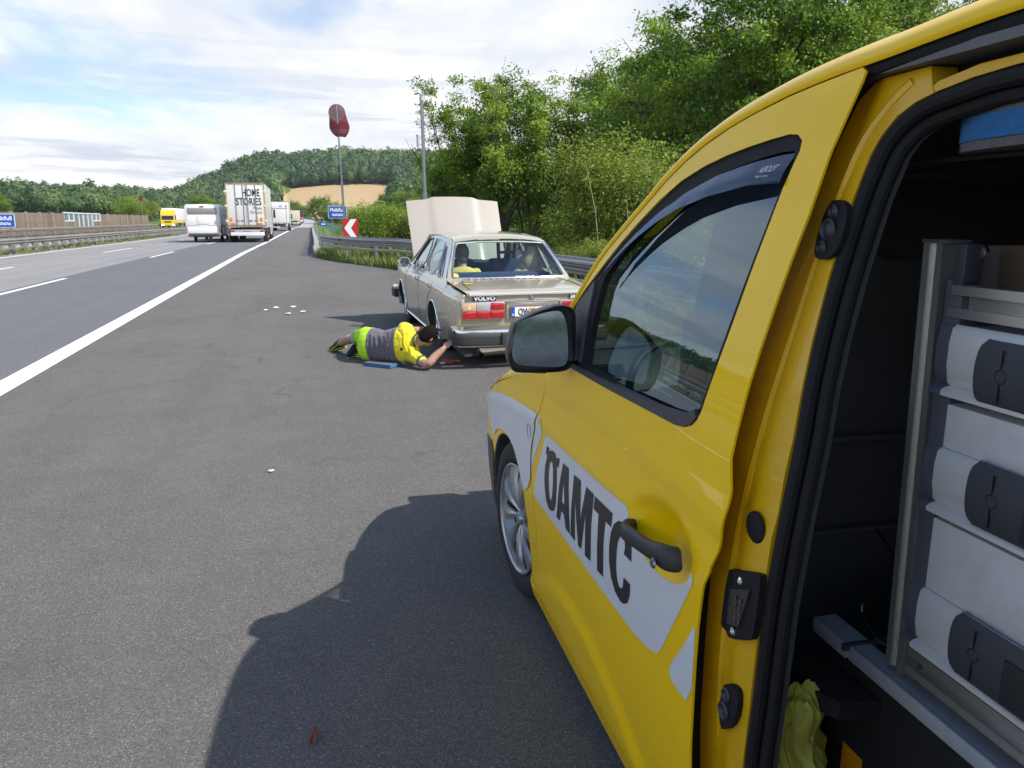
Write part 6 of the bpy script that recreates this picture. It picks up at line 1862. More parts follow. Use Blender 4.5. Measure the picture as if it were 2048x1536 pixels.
# engine bay, radiator front, lamps
eb = MB(); eb.box(-.66, .66, 2.50, 3.62, .45, .80); eb.box(-.25, .25, 2.7, 3.3, .8, .90, .03); eb.tube([(-.5, 2.7, .84), (-.3, 3.1, .88), (-.5, 3.4, .84)], .05); eb.v = [tuple(CW(*v)) for v in eb.v]
eb.build('engine', mat('engine_dark', (.05, .05, .05), rough=.5, metal=.4, var=.4, vs=12), car, False)
ff = MB(); ff.loft([[CW(x, 3.70 - .06 * (x / .8) ** 2, z) for x in np.linspace(-.78, .78, 9)] for z in (.84, .60, .42)], False).build('front_panel', m_bei, car)
for s_ in (-1, 1):
    b = MB().box(s_ * .62 - .13, s_ * .62 + .13, 3.64, 3.72, .62, .80, .02); b.v = [tuple(CW(*v)) for v in b.v]; b.build('headlight', m_lw, car)
b = MB().box(-.42, .42, 3.68, 3.735, .60, .82, .01); b.v = [tuple(CW(*v)) for v in b.v]; b.build('grille', m_chm, car)
# driver side mirror
m1 = MB(); c_ = CW(-.90, 2.20, 1.005)
m1.loft([[c_ + Vector((.095 * k * math.cos(t) , dy, .075 * k * math.sin(t))) for t in [2 * math.pi * q / 20 for q in range(20)]] for k, dy in ((.9, -.035), (1, -.02), (1, .01), (.8, .05), (.3, .075))], True, True)
m1.tube([c_ + Vector((.05, 0, -.03)), CW(-.80, 2.22, .95)], .02, 6); mm_ = m1.build('door_mirror', m_chr, car, True, 50)
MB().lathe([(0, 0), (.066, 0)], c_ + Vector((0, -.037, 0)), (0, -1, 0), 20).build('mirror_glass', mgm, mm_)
m1 = MB(); c_ = CW(.90, 2.20, 1.005); m1.loft([[c_ + Vector((.095 * k * math.cos(t), dy, .075 * k * math.sin(t))) for t in [2 * math.pi * q / 20 for q in range(20)]] for k, dy in ((.9, -.035), (1, .01), (.3, .075))], True, True); m1.build('door_mirror', m_chr, car)
# wheels
m_hub = mat('hub_chrome', (.6, .62, .65), rough=.18, metal=1)
for x, y, sd_ in ((-.775, YR, -1), (-.775, YF, -1), (.775, YR, 1), (.775, YF, 1)):
    wheel(car, (x, y, .315), sd_, r=.315, w_=.185, rim=.195, spokes=10, rimm=m_hub, dish=.004)
# cabin: floor tub, seats, shelf, dash, steering wheel
m_blu = mat('upholstery_blue', (.030, .055, .12), rough=.85, bump=.2, bs=200)
def cbox(name, x0, x1, y0, y1, z0, z1, m, bev=.02, par=None):
    b = MB().box(x0, x1, y0, y1, z0, z1, bev); b.v = [tuple(CW(*v)) for v in b.v]; return b.build(name, m, par or car, True, 50)
cbox('rear_shelf', -.66, .66, -.26, .10, .90, .955, m_blu, .01)
cbox('rear_seat', -.66, .66, .08, .28, .50, 1.02, m_blu, .05); cbox('rear_bench', -.66, .66, .25, .80, .40, .60, m_blu, .05)
cbox('car_dashboard', -.68, .68, 2.0, 2.44, .75, 1.0, mat('dash_blue', (.02, .03, .05), rough=.7), .04)
for s_ in (-1, 1):
    cbox('front_seat', s_ * .36 - .25, s_ * .36 + .25, 1.08, 1.22, .5, 1.12, m_blu, .05)
    cbox('front_seat_cushion', s_ * .36 - .25, s_ * .36 + .25, 1.15, 1.65, .42, .60, m_blu, .05)
    h = MB(); A = [(-.11, 1.10), (-.12, 1.33), (-.09, 1.36), (.09, 1.36), (.12, 1.33), (.11, 1.10)]
    h.tube([(s_ * .36 + x, 1.13, z) for x, z in A], .026, 8); h.tube([(s_ * .36 - .11, 1.13, 1.20), (s_ * .36 + .11, 1.13, 1.20)], .02, 8)
    h.v = [tuple(CW(*v)) for v in h.v]; h.build('headrest', m_pla, car)
cw_ = CW(-.36, 1.85, 1.02)
MB().tube([cw_ + Vector((.19 * math.cos(t), .08 * math.sin(t), .17 * math.sin(t))) for t in [2 * math.pi * k / 28 for k in range(29)]], .013, 7).build('steering_wheel', m_pla, car)
cbox('rear_mirror', -.13, .13, 1.80, 1.82, 1.335, 1.39, m_pla, .008)
for s_ in (-1, 1): cbox('sun_visor', s_ * .34 - .2, s_ * .34 + .2, 1.66, 1.70, 1.36, 1.42, m_pla, .01)

# =================================================================== PEOPLE
def remesh(o, vox, sm=6, fac=.5):
    m = o.modifiers.new('remesh', 'REMESH'); m.mode = 'VOXEL'; m.voxel_size = vox; m.use_smooth_shade = True
    s = o.modifiers.new('smooth', 'SMOOTH'); s.iterations = sm; s.factor = fac
    return o
def ell(mb, c, ax, ay, az, seg=16, rings=10):
    """ellipsoid with axis vectors"""
    c = Vector(c); ax = Vector(ax); ay = Vector(ay); az = Vector(az)
    b = len(mb.v)
    for i in range(rings + 1):
        ph = math.pi * i / rings
        for k in range(seg):
            th = 2 * math.pi * k / seg
            mb.v.append(tuple(c + ax * math.sin(ph) * math.cos(th) + ay * math.sin(ph) * math.sin(th) + az * math.cos(ph)))
    for i in range(rings):
        for k in range(seg):
            k2 = (k + 1) % seg
            mb.f.append((b + i * seg + k, b + i * seg + k2, b + (i + 1) * seg + k2, b + (i + 1) * seg + k))
def body_loft(mb, secs, seg=20):
    """secs: (centre, wide-vector, thin-vector)"""
    rings = []
    for c, a, b in secs:
        c = Vector(c); a = Vector(a); b = Vector(b)
        rings.append([c + a * math.copysign(abs(math.cos(t)) ** .85, math.cos(t)) + b * math.copysign(abs(math.sin(t)) ** .85, math.sin(t)) for t in [2 * math.pi * k / seg for k in range(seg)]])
    mb.loft(rings, True, True)
def limb_(mb, pts, r, n=12, it=4):
    P = cr(pts, it); m = len(P); k = len(r) - 1
    rr = [float(np.interp(i / (m - 1) * k, range(k + 1), r)) for i in range(m)]
    mb.tube(P, rr, n)
    for q, rq in ((P[0], rr[0]), (P[-1], rr[-1])): mb.sphere(q, rq * .99, 10, 6)
m_skin = mat('skin', (.42, .235, .165), rough=.5, var=.08, vs=20, spec=.4)
m_skin2 = mat('skin_pale', (.48, .30, .23), rough=.5)

# ---------- mechanic lying on his side, reaching under the rear bumper
E1 = Vector((.966, -.259, 0)); E2v = Vector((.259, .966, 0)); UPV = Vector((0, 0, 1))
mech = thing('person', 'roadside mechanic in grey and yellow shirt lying beside the saloon reaching under its bumper', 'person', (.8, 8.6, 0))
MO = Vector((.8, 8.6, 0))
def W(*p): return Vector(p) - MO
pel = W(.66, 8.74, .205); wai = W(.80, 8.60, .205); che = W(.95, 8.46, .235); sho = W(1.055, 8.37, .255); nb = W(1.13, 8.31, .285)
ax_t = (sho - pel).normalized()
thn = ax_t.cross(UPV).normalized()            # towards the camera / his back
if thn.y > 0: thn = -thn
up_t = (UPV - ax_t * ax_t.z).normalized()
upl = (up_t + thn * -.10).normalized()
def tors(g0=0.0):
    return [(pel - ax_t * .09, upl * (.125 + g0), thn * (.09 + g0)), (pel, upl * (.178 + g0), thn * (.135 + g0)), (pel + ax_t * .10, upl * (.172 + g0), thn * (.128 + g0)), (wai, upl * (.160 + g0), thn * (.120 + g0)), (wai.lerp(che, .5), upl * (.172 + g0), thn * (.128 + g0)),
            (che, upl * (.190 + g0), thn * (.130 + g0)), (sho, upl * (.198 + g0), thn * (.115 + g0)), (sho + ax_t * .05, upl * (.150 + g0), thn * (.095 + g0))]
shU = W(1.015, 8.45, .415); elU = W(1.16, 8.74, .35); haU = W(1.40, 8.92, .33)
shL = W(1.095, 8.27, .115); elL = W(1.20, 8.05, .075); haL = W(1.395, 8.06, .235)
hd_c = W(1.262, 8.245, .352)
hipU = W(.63, 8.80, .29); knU = W(.52, 9.20, .215); anU = W(.335, 9.51, .105); toU = W(.215, 9.66, .05)
hipL = W(.66, 8.74, .12); knL = W(.79, 9.14, .095); anL = W(.50, 9.19, .085); toL = W(.40, 9.02, .06)
bm_ = MB()
body_loft(bm_, tors(-.012))
limb_(bm_, [nb - ax_t * .06, nb + Vector((.02, -.01, .0)), hd_c - Vector((.045, 0, .03))], [.072, .060, .062])
# head: skull, jaw, nose, ear
hf = Vector((.55, .35, -.42)).normalized()    # where the face looks: under the car
hu = (Vector((.35, -.2, .85)) - hf * Vector((.35, -.2, .85)).dot(hf)).normalized()
hs = hf.cross(hu)
ell(bm_, hd_c, hf * .098, hs * .078, hu * .108)
ell(bm_, hd_c + hf * .045 - hu * .055, hf * .052, hs * .055, hu * .058)
ell(bm_, hd_c + hf * .105 - hu * .012, hf * .018, hs * .012, hu * .022, 8, 6)
for q in (-1, 1): ell(bm_, hd_c + hs * .080 * q - hf * .005 - hu * .010, hf * .018, hs * .010, hu * .032, 8, 6)
limb_(bm_, [shU, elU, haU], [.052, .045, .038, .028]); limb_(bm_, [shL, elL, elL.lerp(haL, .5), haL], [.055, .048, .044, .030])
def hand(mb, w0, d, n_, s=1.0):
    """palm with four bent fingers and a thumb"""
    d = d.normalized(); n_ = (n_ - d * n_.dot(d)).normalized(); sd = d.cross(n_)
    ell(mb, w0 + d * .045 * s, d * .052 * s, sd * .042 * s, n_ * .016 * s, 12, 8)
    for k, (L_, o) in enumerate(((.068, -.030), (.078, -.010), (.072, .011), (.056, .030))):
        a = w0 + d * .080 * s + sd * o * s
        limb_(mb, [a, a + d * L_ * .5 * s - n_ * .008 * s, a + d * L_ * .8 * s - n_ * .030 * s], [.0095 * s, .0085 * s, .007 * s], 7, 2)
    a = w0 + d * .025 * s - sd * .036 * s
    limb_(mb, [a, a + d * .030 * s - sd * .022 * s - n_ * .010 * s, a + d * .055 * s - sd * .026 * s - n_ * .022 * s], [.012 * s, .0105 * s, .009 * s], 7, 2)
hand(bm_, haL, haL - elL, Vector((0, -.5, 1))); hand(bm_, haU, haU - elU, Vector((0, 0, 1)))
limb_(bm_, [hipU, knU, knU.lerp(anU, .38) + Vector((0, -.015, .012)), anU], [.085, .058, .062, .036]); limb_(bm_, [hipL, knL, knL.lerp(anL, .4), anL], [.085, .058, .055, .036])
remesh(bm_.build('body', m_skin, mech), .0075, 3)
def shirt_mat():
    m = bpy.data.materials.new('work_shirt'); m.use_nodes = True
    t = NT(m.node_tree); t.n.clear()
    out = t.new('ShaderNodeOutputMaterial'); b = t.new('ShaderNodeBsdfPrincipled', {'Roughness': .85, 'Sheen Weight': .2})
    vec = t.new('ShaderNodeTexCoord').outputs['Object']
    dt = t.new('ShaderNodeVectorMath', {0: vec, 1: tuple(ax_t + thn * .16 + up_t * .05)}, operation='DOT_PRODUCT')
    f = t.math('GREATER_THAN', dt.outputs['Value'], ((che.lerp(sho, .40)).dot(ax_t + thn * .16 + up_t * .05)))
    c = t.mix(f, (.120, .105, .125, 1), (.72, .62, .012, 1)); t.l.new(c, b.inputs[0])
    w_ = t.new('ShaderNodeTexWave', {'Vector': vec, 'Scale': 4.2, 'Distortion': 9.0, 'Detail': 3.0, 'Detail Scale': 1.4})
    n = t.noise(vec, 11, 5, .6, .8)
    h = t.math('ADD', t.math('MULTIPLY', w_.outputs['Fac'], .5), n)
    bn = t.new('ShaderNodeBump', {'Strength': .8, 'Distance': .018, 'Height': h}); t.l.new(bn.outputs[0], b.inputs['Normal'])
    t.l.new(b.outputs[0], out.inputs[0]); return m
sm_ = shirt_mat()
st = MB()
T_ = tors(.008)[1:]
T_[0] = (pel + ax_t * .02, upl * .188, thn * .145)
body_loft(st, T_)
limb_(st, [sho.lerp(shU, .6), shU, shU.lerp(elU, .55)], [.085, .080, .068, .064]); limb_(st, [sho.lerp(shL, .6), shL + Vector((0, 0, .01)), shL.lerp(elL, .62)], [.095, .083, .070, .064])
limb_(st, [sho + ax_t * .01, nb - ax_t * .01], [.10, .072])
# loose cloth: soft folds across the waist
for k in range(5):
    t = .12 + .17 * k; c = (pel.lerp(che, t)) + thn * .118
    st.tube([c + upl * .13 - ax_t * .02, c + ax_t * .012 + thn * .014, c - upl * .12 + ax_t * .03], [.004, .017, .004], 6)
remesh(st.build('shirt', sm_, mech), .011, 5)
cl = MB(); nk = nb + ax_t * .005
r1 = (UPV - ax_t * ax_t.z).normalized()
cl.tube([nk + (r1 * math.cos(t) + thn * math.sin(t)) * .074 + ax_t * .012 * math.sin(t) for t in [2 * math.pi * k / 24 for k in range(25)]], .012, 8)
c2 = shL.lerp(elL, .63); dd = (elL - shL).normalized(); u1 = dd.orthogonal().normalized(); u2 = dd.cross(u1)
cl.tube([c2 + (u1 * math.cos(t) + u2 * math.sin(t)) * .060 for t in [2 * math.pi * k / 20 for k in range(21)]], .013, 7)
cl.build('collar', mat('cloth_dark_grey', (.055, .055, .07), rough=.9), mech)
MB().lathe([(0, .003), (.018, .002)], sho + thn * .127 - upl * .045 - ax_t * .01, thn, 12).build('shirt_logo', m_blk, mech)
sh_ = MB()
body_loft(sh_, [(pel - ax_t * .115, upl * .13, thn * .10), (pel - ax_t * .06, upl * .178, thn * .150), (pel, upl * .192, thn * .152), (pel + ax_t * .055, upl * .186, thn * .142)])
limb_(sh_, [hipU, hipU.lerp(knU, .42), hipU.lerp(knU, .80)], [.112, .100, .086]); limb_(sh_, [hipL, hipL.lerp(knL, .5), hipL.lerp(knL, .88)], [.105, .100, .085])
m_neon = mat('neon_shorts', (.40, .74, .02), rough=.75, emit=None, bump=.5, bs=18, var=.08, vs=9)
remesh(sh_.build('shorts', m_neon, mech), .011, 5)
rf2 = MB()
for kn, hp, r_ in ((knU, hipU, .098),):
    for t in (.50, .64):
        c = hp.lerp(kn, t); d = (kn - hp).normalized(); a = d.orthogonal().normalized(); b = d.cross(a)
        rf2.loft([[c + d * o + (a * math.cos(q) + b * math.sin(q)) * (.113 - .010 * (t - .5) / .15) for q in [2 * math.pi * k / 24 for k in range(24)]] for o in (-.016, .016)])
rf2.build('reflective_band', mat('reflective_grey', (.28, .36, .36), rough=.5), mech)
# hair: cap over the skull, cut short at the neck
hr = MB(); ell(hr, hd_c - hf * .012 + hu * .012, hf * .100, hs * .087, hu * .110, 20, 14); ell(hr, hd_c - hf * .045 - hu * .030, hf * .060, hs * .076, hu * .07)
remesh(hr.build('hair', mat('hair_dark', (.010, .006, .005), rough=.8, spec=.15, bump=1.0, bs=160, var=.4, vs=40), mech), .006, 2)
# keep face and ears clear of the hair volume
for o_, an, to, nm in ((0, anU, toU, 'shoe'), (1, anL, toL, 'shoe')):
    s = MB(); d = (to - an).normalized(); u_ = d.cross(Vector((0, 0, 1))).normalized(); v_ = u_.cross(d)
    if v_.z < 0: v_ = -v_
    body_loft(s, [(an - d * .085 - v_ * .01, u_ * .036, v_ * .045), (an - d * .05, u_ * .044, v_ * .060), (an + d * .02 - v_ * .012, u_ * .047, v_ * .052), (an + d * .09 - v_ * .028, u_ * .050, v_ * .036), (an + d * .155 - v_ * .035, u_ * .040, v_ * .028), (an + d * .185 - v_ * .036, u_ * .020, v_ * .016)], 14)
    so_ = remesh(s.build(nm, mat('shoe_black', (.015, .015, .016), rough=.6), mech), .007, 3)
    q = MB(); body_loft(q, [(an - d * .095 - v_ * .058, u_ * .040, v_ * .012), (an - v_ * .066, u_ * .052, v_ * .012), (an + d * .10 - v_ * .066, u_ * .054, v_ * .012), (an + d * .19 - v_ * .060, u_ * .024, v_ * .010)], 12)
    q.tube([an - d * .092 + u_ * .02, an - d * .09 - v_ * .05, an - d * .04 - v_ * .052 + u_ * .047], .009, 6); q.tube([an - d * .085 - u_ * .03 + v_ * .03, an + d * .02 - u_ * .047 - v_ * .03, an + d * .12 - u_ * .042 - v_ * .045], .007, 6)
    q.build('shoe_sole', mat('shoe_neon', (.34, .42, .04), rough=.6), so_)

# mat and tools beside him
kp = thing('kneeling_mat', 'blue foam mat with grey top lying under the mechanic hip', 'mat', (.745, 8.47, 0), R(-44))
MB().box(-.16, .22, -.105, .105, .004, .034, .008).build('mat_core', m_fb, kp); MB().box(-.16, .22, -.105, .105, .0345, .043, .004).build('mat_top', m_fg, kp)
tg_ = thing('tool_case', 'flat orange tool case on the ground below the rear bumper', 'tool case', (1.55, 8.50, 0), R(-10))
MB().box(-.11, .11, -.045, .045, .003, .030, .006).build('case_body', mat('case_orange', (.30, .09, .02), rough=.5, dirt=.5, dcol=(.10, .04, .02), ds=20), tg_)
MB().box(-.10, .10, -.046, -.0455, .012, .024).build('case_label', mat('label_tan', (.42, .25, .12), rough=.6), tg_, False)
tr2 = thing('marker_torch', 'red and white hand torch lying in front of the orange tool case', 'torch', (1.455, 8.36, .0), R(-8))
MB().tube([(-.085, 0, .016), (.085, 0, .016)], .013, 10).build('torch_body', mat('torch_red', (.50, .03, .015), rough=.4), tr2)
MB().tube([(-.055, 0, .016), (.0, 0, .016)], .0138, 10).build('torch_sleeve', mat('torch_white', (.6, .6, .58), rough=.4), tr2)

# ---------- passengers on the rear bench of the saloon
def passenger(label, x, y, hz, shirt, hairm, long_):
    p = CW(x, y, hz); c, s = math.cos(CAR_A), math.sin(CAR_A)
    wp = Vector((2.36 + p.x * c + p.y * s, 9.2 - p.x * s + p.y * c, p.z))
    r_ = thing('person', label, 'person', wp - Vector((0, 0, .62)), -CAR_A)
    H = Vector((0, 0, .62))
    b = MB(); ell(b, H, (.075, 0, 0), (0, .095, 0), (0, 0, .115)); ell(b, H + Vector((0, .045, -.05)), (.052, 0, 0), (0, .05, 0), (0, 0, .058)); ell(b, H + Vector((0, .10, -.015)), (.012, 0, 0), (0, .018, 0), (0, 0, .02), 8, 6)
    for q in (-1, 1): ell(b, H + Vector((.077 * q, 0, -.01)), (.009, 0, 0), (0, .018, 0), (0, 0, .03), 8, 6)
    limb_(b, [H + Vector((0, -.01, -.05)), H + Vector((0, -.02, -.17))], [.055, .06])
    body_loft(b, [(H + Vector((0, -.02, -.17)), (.09, 0, 0), (0, .07, 0)), (H + Vector((0, -.02, -.24)), (.19, 0, 0), (0, .09, 0)), (H + Vector((0, -.01, -.45)), (.16, 0, 0), (0, .10, 0)), (H + Vector((0, .03, -.62)), (.17, 0, 0), (0, .12, 0))])
    for q in (-1, 1):
        limb_(b, [H + Vector((.19 * q, -.02, -.25)), H + Vector((.23 * q, .05, -.47)), H + Vector((.12 * q, .27, -.50))], [.05, .042, .03]); hand(b, H + Vector((.12 * q, .27, -.50)), Vector((-.3 * q, 1, -.2)), Vector((0, 0, 1)), .9)
        limb_(b, [H + Vector((.09 * q, .05, -.60)), H + Vector((.11 * q, .42, -.56)), H + Vector((.11 * q, .50, -.80))], [.085, .06, .045])
    remesh(b.build('body', m_skin2, r_), .011, 3)
    b = MB(); body_loft(b, [(H + Vector((0, -.02, -.165)), (.085, 0, 0), (0, .078, 0)), (H + Vector((0, -.02, -.205)), (.17, 0, 0), (0, .095, 0)), (H + Vector((0, -.02, -.26)), (.215, 0, 0), (0, .108, 0)), (H + Vector((0, -.01, -.45)), (.185, 0, 0), (0, .118, 0)), (H + Vector((0, .03, -.63)), (.19, 0, 0), (0, .135, 0))])
    for q in (-1, 1): limb_(b, [H + Vector((.18 * q, -.02, -.245)), H + Vector((.235 * q, .04, -.43))], [.068, .055])
    remesh(b.build('shirt', shirt, r_), .012, 4)
    b = MB(); ell(b, H + Vector((0, -.015, .012)), (.090, 0, 0), (0, .102, 0), (0, 0, .118), 20, 14)
    if long_:
        gg = np.random.RandomState(4)
        for k in range(26):
            a = math.pi * (1.0 + k / 25.0) ; p0 = H + Vector((.085 * math.cos(a), .02 + .09 * math.sin(a), .04))
            P = [p0]
            for j in range(1, 6): P.append(p0 + Vector((.045 * math.cos(a) * j / 3 + gg.uniform(-.016, .016), -.012 * j * .4 + gg.uniform(-.012, .012), -.058 * j)))
            b.tube(P, [.016, .022, .024, .022, .018, .008], 6)
        ell(b, H + Vector((0, -.06, -.10)), (.12, 0, 0), (0, .06, 0), (0, 0, .15))
    else:
        ell(b, H + Vector((0, -.05, -.05)), (.078, 0, 0), (0, .055, 0), (0, 0, .08))
    remesh(b.build('hair', hairm, r_), .008, 1 if long_ else 2)
    return r_
m_ys = mat('pale_yellow_shirt', (.62, .52, .13), rough=.85, bump=.5, bs=20)
m_gs = mat('patterned_blouse', (.34, .25, .27), rough=.85, var=.6, vs=45)
passenger('passenger in pale yellow top with short dark hair seen through the saloon rear window', -.45, .35, 1.245, m_ys, mat('hair_grey_brown', (.10, .095, .085), rough=.45, bump=1, bs=120), False)
passenger('passenger with long wavy fair hair on the right of the saloon rear seat', .46, .35, 1.225, m_gs, mat('hair_blond', (.38, .30, .20), rough=.5, bump=1, bs=110, var=.3, vs=30), True)

# =================================================================== TRAFFIC
m_tw = mat('trailer_white', (.74, .73, .69), rough=.45, coat=.3, var=.04, vs=1.5, dirt=.25, dcol=(.45, .43, .38), ds=1.2)
m_tside = mat('trailer_side', (.62, .63, .60), rough=.5, coat=.3, dirt=.3, dcol=(.42, .42, .40), ds=.7)
m_tgrey = mat('frame_grey', (.28, .28, .28), rough=.5, metal=.4)
m_tyel = mat('marking_yellow', (.72, .45, .03), rough=.45)
m_or = mat('lamp_orange', (.75, .22, .01), rough=.3)
m_cab = mat('cab_white', (.70, .71, .72), rough=.3, coat=1)
m_dkgl = mat('dark_window', (.015, .018, .022), rough=.08, spec=.8)
def twheel(par, x, y, sgn, r=.50, w_=.32):
    t = MB().lathe([(.27, 0), (r - .05, .0), (r, -.04), (r, -w_ + .03), (.27, -w_)], (x, y, r), (sgn, 0, 0), 28).build('wheel', mat('tyre', (.02, .02, .021)), par)
    MB().lathe([(.28, -.01), (.24, -.09), (.10, -.07), (.0, -.03)], (x, y, r), (sgn, 0, 0), 20).build('rim', m_tgrey, t)
def lorry(label, x0, x1, y0, L, zb, zt, side, rear, cabm, group=None, z=0.0, cab_h=3.0, detail=0, heading=0):
    xc = (x0 + x1) / 2; hw_ = (x1 - x0) / 2
    r_ = thing('lorry', label, 'lorry', (xc, y0, z), heading, group)
    bx = MB().box(-hw_, hw_, .03, L, zb, zt, .03).build('cargo_box', side, r_)
    MB().box(-hw_ + .04, hw_ - .04, -.015, .028, zb + .04, zt - .05, .01).build('rear_door', rear, r_)
    fr = MB(); fr.box(-hw_, -hw_ + .05, -.02, .03, zb, zt).box(hw_ - .05, hw_, -.02, .03, zb, zt).box(-hw_, hw_, -.03, .03, zt - .06, zt + .03).box(-hw_, hw_, -.03, .03, zb - .10, zb + .03)
    fr.build('door_frame', m_tgrey, r_, False)
    MB().box(-.45, .45, .3, L - .1, .75, zb - .10).box(-.06 - hw_ + .2, -hw_ + .5, 1.0, L * .6, .6, .95).build('chassis', m_int, r_, False)
    ax = (1.6, 2.9, 4.2) if L > 9 else (1.5, 2.7)
    for y in ax:
        twheel(r_, -hw_ + .02, y, -1); twheel(r_, hw_ - .02, y, 1)
    # cab
    c0 = L + .55
    c = MB(); prof = [(c0, .55), (c0, cab_h - .15), (c0 + .3, cab_h), (c0 + 1.4, cab_h - .1), (c0 + 2.05, 1.9), (c0 + 2.15, 1.2), (c0 + 2.15, .45), (c0 + 1.7, .45), (c0 + 1.5, .95), (c0 + .7, .95), (c0 + .5, .55)]
    n = len(prof)
    c.add([(s * (hw_ - .04), y, zz) for s in (-1, 1) for y, zz in prof], [tuple(range(n)), tuple(reversed(range(n, 2 * n)))] + [(i, i + n, (i + 1) % n + n, (i + 1) % n) for i in range(n)])
    cb = c.build('cab', cabm, r_, False)
    MB().box(hw_ - .05, hw_ - .025, c0 + .9, c0 + 1.6, 1.6, 2.3).box(-hw_ + .025, -hw_ + .05, c0 + .9, c0 + 1.6, 1.6, 2.3).box(-hw_ + .2, hw_ - .2, c0 + 1.85, c0 + 2.10, 1.65, 2.45).build('cab_window', m_dkgl, cb, False)
    for s in (-1, 1):
        mm = MB().box(s * (hw_ + .14) - .09, s * (hw_ + .14) + .09, c0 + 1.55, c0 + 1.70, 1.75, 2.45, .03).tube([(s * (hw_ - .05), c0 + 1.7, 2.5), (s * (hw_ + .14), c0 + 1.62, 2.42)], .02, 6).build('side_mirror', m_pla, cb)
        twheel(r_, s * (hw_ - .03), c0 + 1.1, s)
        twheel(r_, s * (hw_ - .03), L - 1.0, s)
        MB().box(s * hw_ - .03 - (.0 if s > 0 else 0), s * hw_ + .02, L - 3.8, L - 1.8, .45, 1.0, .02).build('side_skirt', m_cab, r_)
    return r_, hw_
# the big white refrigerated trailer ahead
r_, h_ = lorry('tall white box lorry with two lines of big dark capitals on its rear doors', -5.25, -2.60, 58.6, 10.5, 1.18, 4.12, m_tside, m_tw, m_cab)
ye = MB()
for s in (-1, 1): ye.box(s * (h_ - .085) - .03, s * (h_ - .085) + .03, -.022, -.018, 1.25, 4.0)
ye.box(-h_ + .1, h_ - .1, -.022, -.018, 1.23, 1.27).box(-h_ + .1, h_ - .1, -.022, -.018, 3.99, 4.03); ye.build('reflective_outline', m_tyel, r_, False)
for k, x in enumerate((-.66, -.14, .14, .70)):
    MB().tube([(x, -.05, 1.22), (x, -.05, 4.05)], .022, 8).build('lock_bar', mat('bar_steel', (.45, .45, .45), rough=.35, metal=.8), r_)
MB().box(-.012, .012, -.020, -.014, 1.22, 4.05).build('door_gap', m_blk, r_, False)
for x in (-.62, -.25, .28, .66): MB().box(x - .13, x + .13, -.055, -.02, 1.50, 1.58, .02).build('lock_handle', m_tgrey, r_)
for z in (1.5, 2.55, 3.55):
    for s in (-1, 1): MB().box(s * h_ - .09, s * h_ + .09, -.05, .02, z - .08, z + .08, .02).build('hinge', mat('hinge_white', (.65, .65, .63)), r_)
text_fit('HOME', .52, 1.18, m_blk, 'lettering', r_, (-.18, -.026, 3.22), (1, 0, 0), (0, 0, 1), bold=.018)
text_fit('STORIES', .52, 1.72, m_blk, 'lettering', r_, (-.64, -.026, 2.60), (1, 0, 0), (0, 0, 1), bold=.018)
mgt = mat('print_grey', (.22, .20, .17), rough=.5)
text_fit('Passe', .22, .62, mgt, 'lettering', r_, (.46, -.026, 2.32), (1, 0, 0), (0, 0, 1), shear=.3, bold=.006)
text_fit('Partout', .22, .86, mgt, 'lettering', r_, (.24, -.026, 2.02), (1, 0, 0), (0, 0, 1), shear=.3, bold=.006)
for x, z in ((-1.06, 1.62), (1.0, 1.62)): MB().box(x - .09, x + .09, -.04, -.02, z - .12, z + .12, .01).build('marker_plate', m_or, r_)
for x, z in ((-.92, 1.30), (.88, 1.30)): MB().box(x - .17, x + .17, -.04, -.02, z - .07, z + .09, .01).build('marker_plate', m_or, r_)
MB().lathe([(0, .004), (.09, 0)], (.72, -.025, 1.72), (0, -1, 0), 16).build('round_sticker', m_tyel, r_)
lb = MB().box(-1.15, 1.15, -.02, .06, .48, .72, .01).build('rear_underrun', mat('underrun_white', (.75, .75, .74), rough=.4), r_)
MB().box(-1.15, 1.15, .0, .08, .73, .90, .01).build('light_bar', mat('light_bar_grey', (.45, .44, .42), rough=.5), r_)
for x in (-1.0, 1.0): MB().box(x - .12, x + .12, -.03, .0, .76, .87, .01).build('tail_light', m_lr, r_)
MB().box(-.26, .26, -.03, .0, .76, .87, .01).build('number_plate', mat('plate_dull', (.35, .36, .30)), r_)
for x in (-.95, .95): MB().box(x - .06, x + .06, -.03, .01, 4.05, 4.10).build('top_marker', m_lr, r_)
st2 = text_mesh('HOME STORIES', .34, mgt, 'lettering', r_, (h_ + .004, 2.2, 1.75), (0, 0, 1), (0, -1, 0), sx=.6)

# next lorries in the queue
r2, h2 = lorry('white box lorry with blue and red logo just beyond the tall box lorry', -4.45, -1.95, 117, 9, 1.15, 4.15, m_tw, m_tw, m_cab)
MB().box(-h2 + .15, h2 - .3, -.03, -.016, 3.25, 3.95, .01).build('logo_panel', mat('panel_white', (.82, .82, .82), rough=.4), r2)
text_mesh('ail', .50, mat('print_blue', (.02, .16, .55), rough=.4), 'lettering', r2, (-.15, -.033, 3.38), (1, 0, 0), (0, 0, 1), bold=.01)
MB().add([(x, -.034, z) for x, z in ((.62, 3.36), (.92, 3.36), (.92, 3.78), (.80, 3.60))], [(0, 1, 2, 3)]).build('logo_mark', m_red, r2, False)
MB().box(-h2 + .02, h2 - .25, -.03, -.017, 3.12, 3.2).box(.80, .86, -.03, -.017, 1.3, 3.9).build('trim', m_tgrey, r2, False)
for x in (-1.0, 1.0): MB().box(x - .12, x + .12, -.03, .0, .8, .92, .01).build('tail_light', m_lr, r2)
MB().box(-.2, .35, -.06, .0, .98, 1.12, .01).build('marker_plate', m_or, r2)
MB().box(-1.1, -.1, -.04, .03, .5, .62, .01).build('rear_underrun', m_cab, r2)
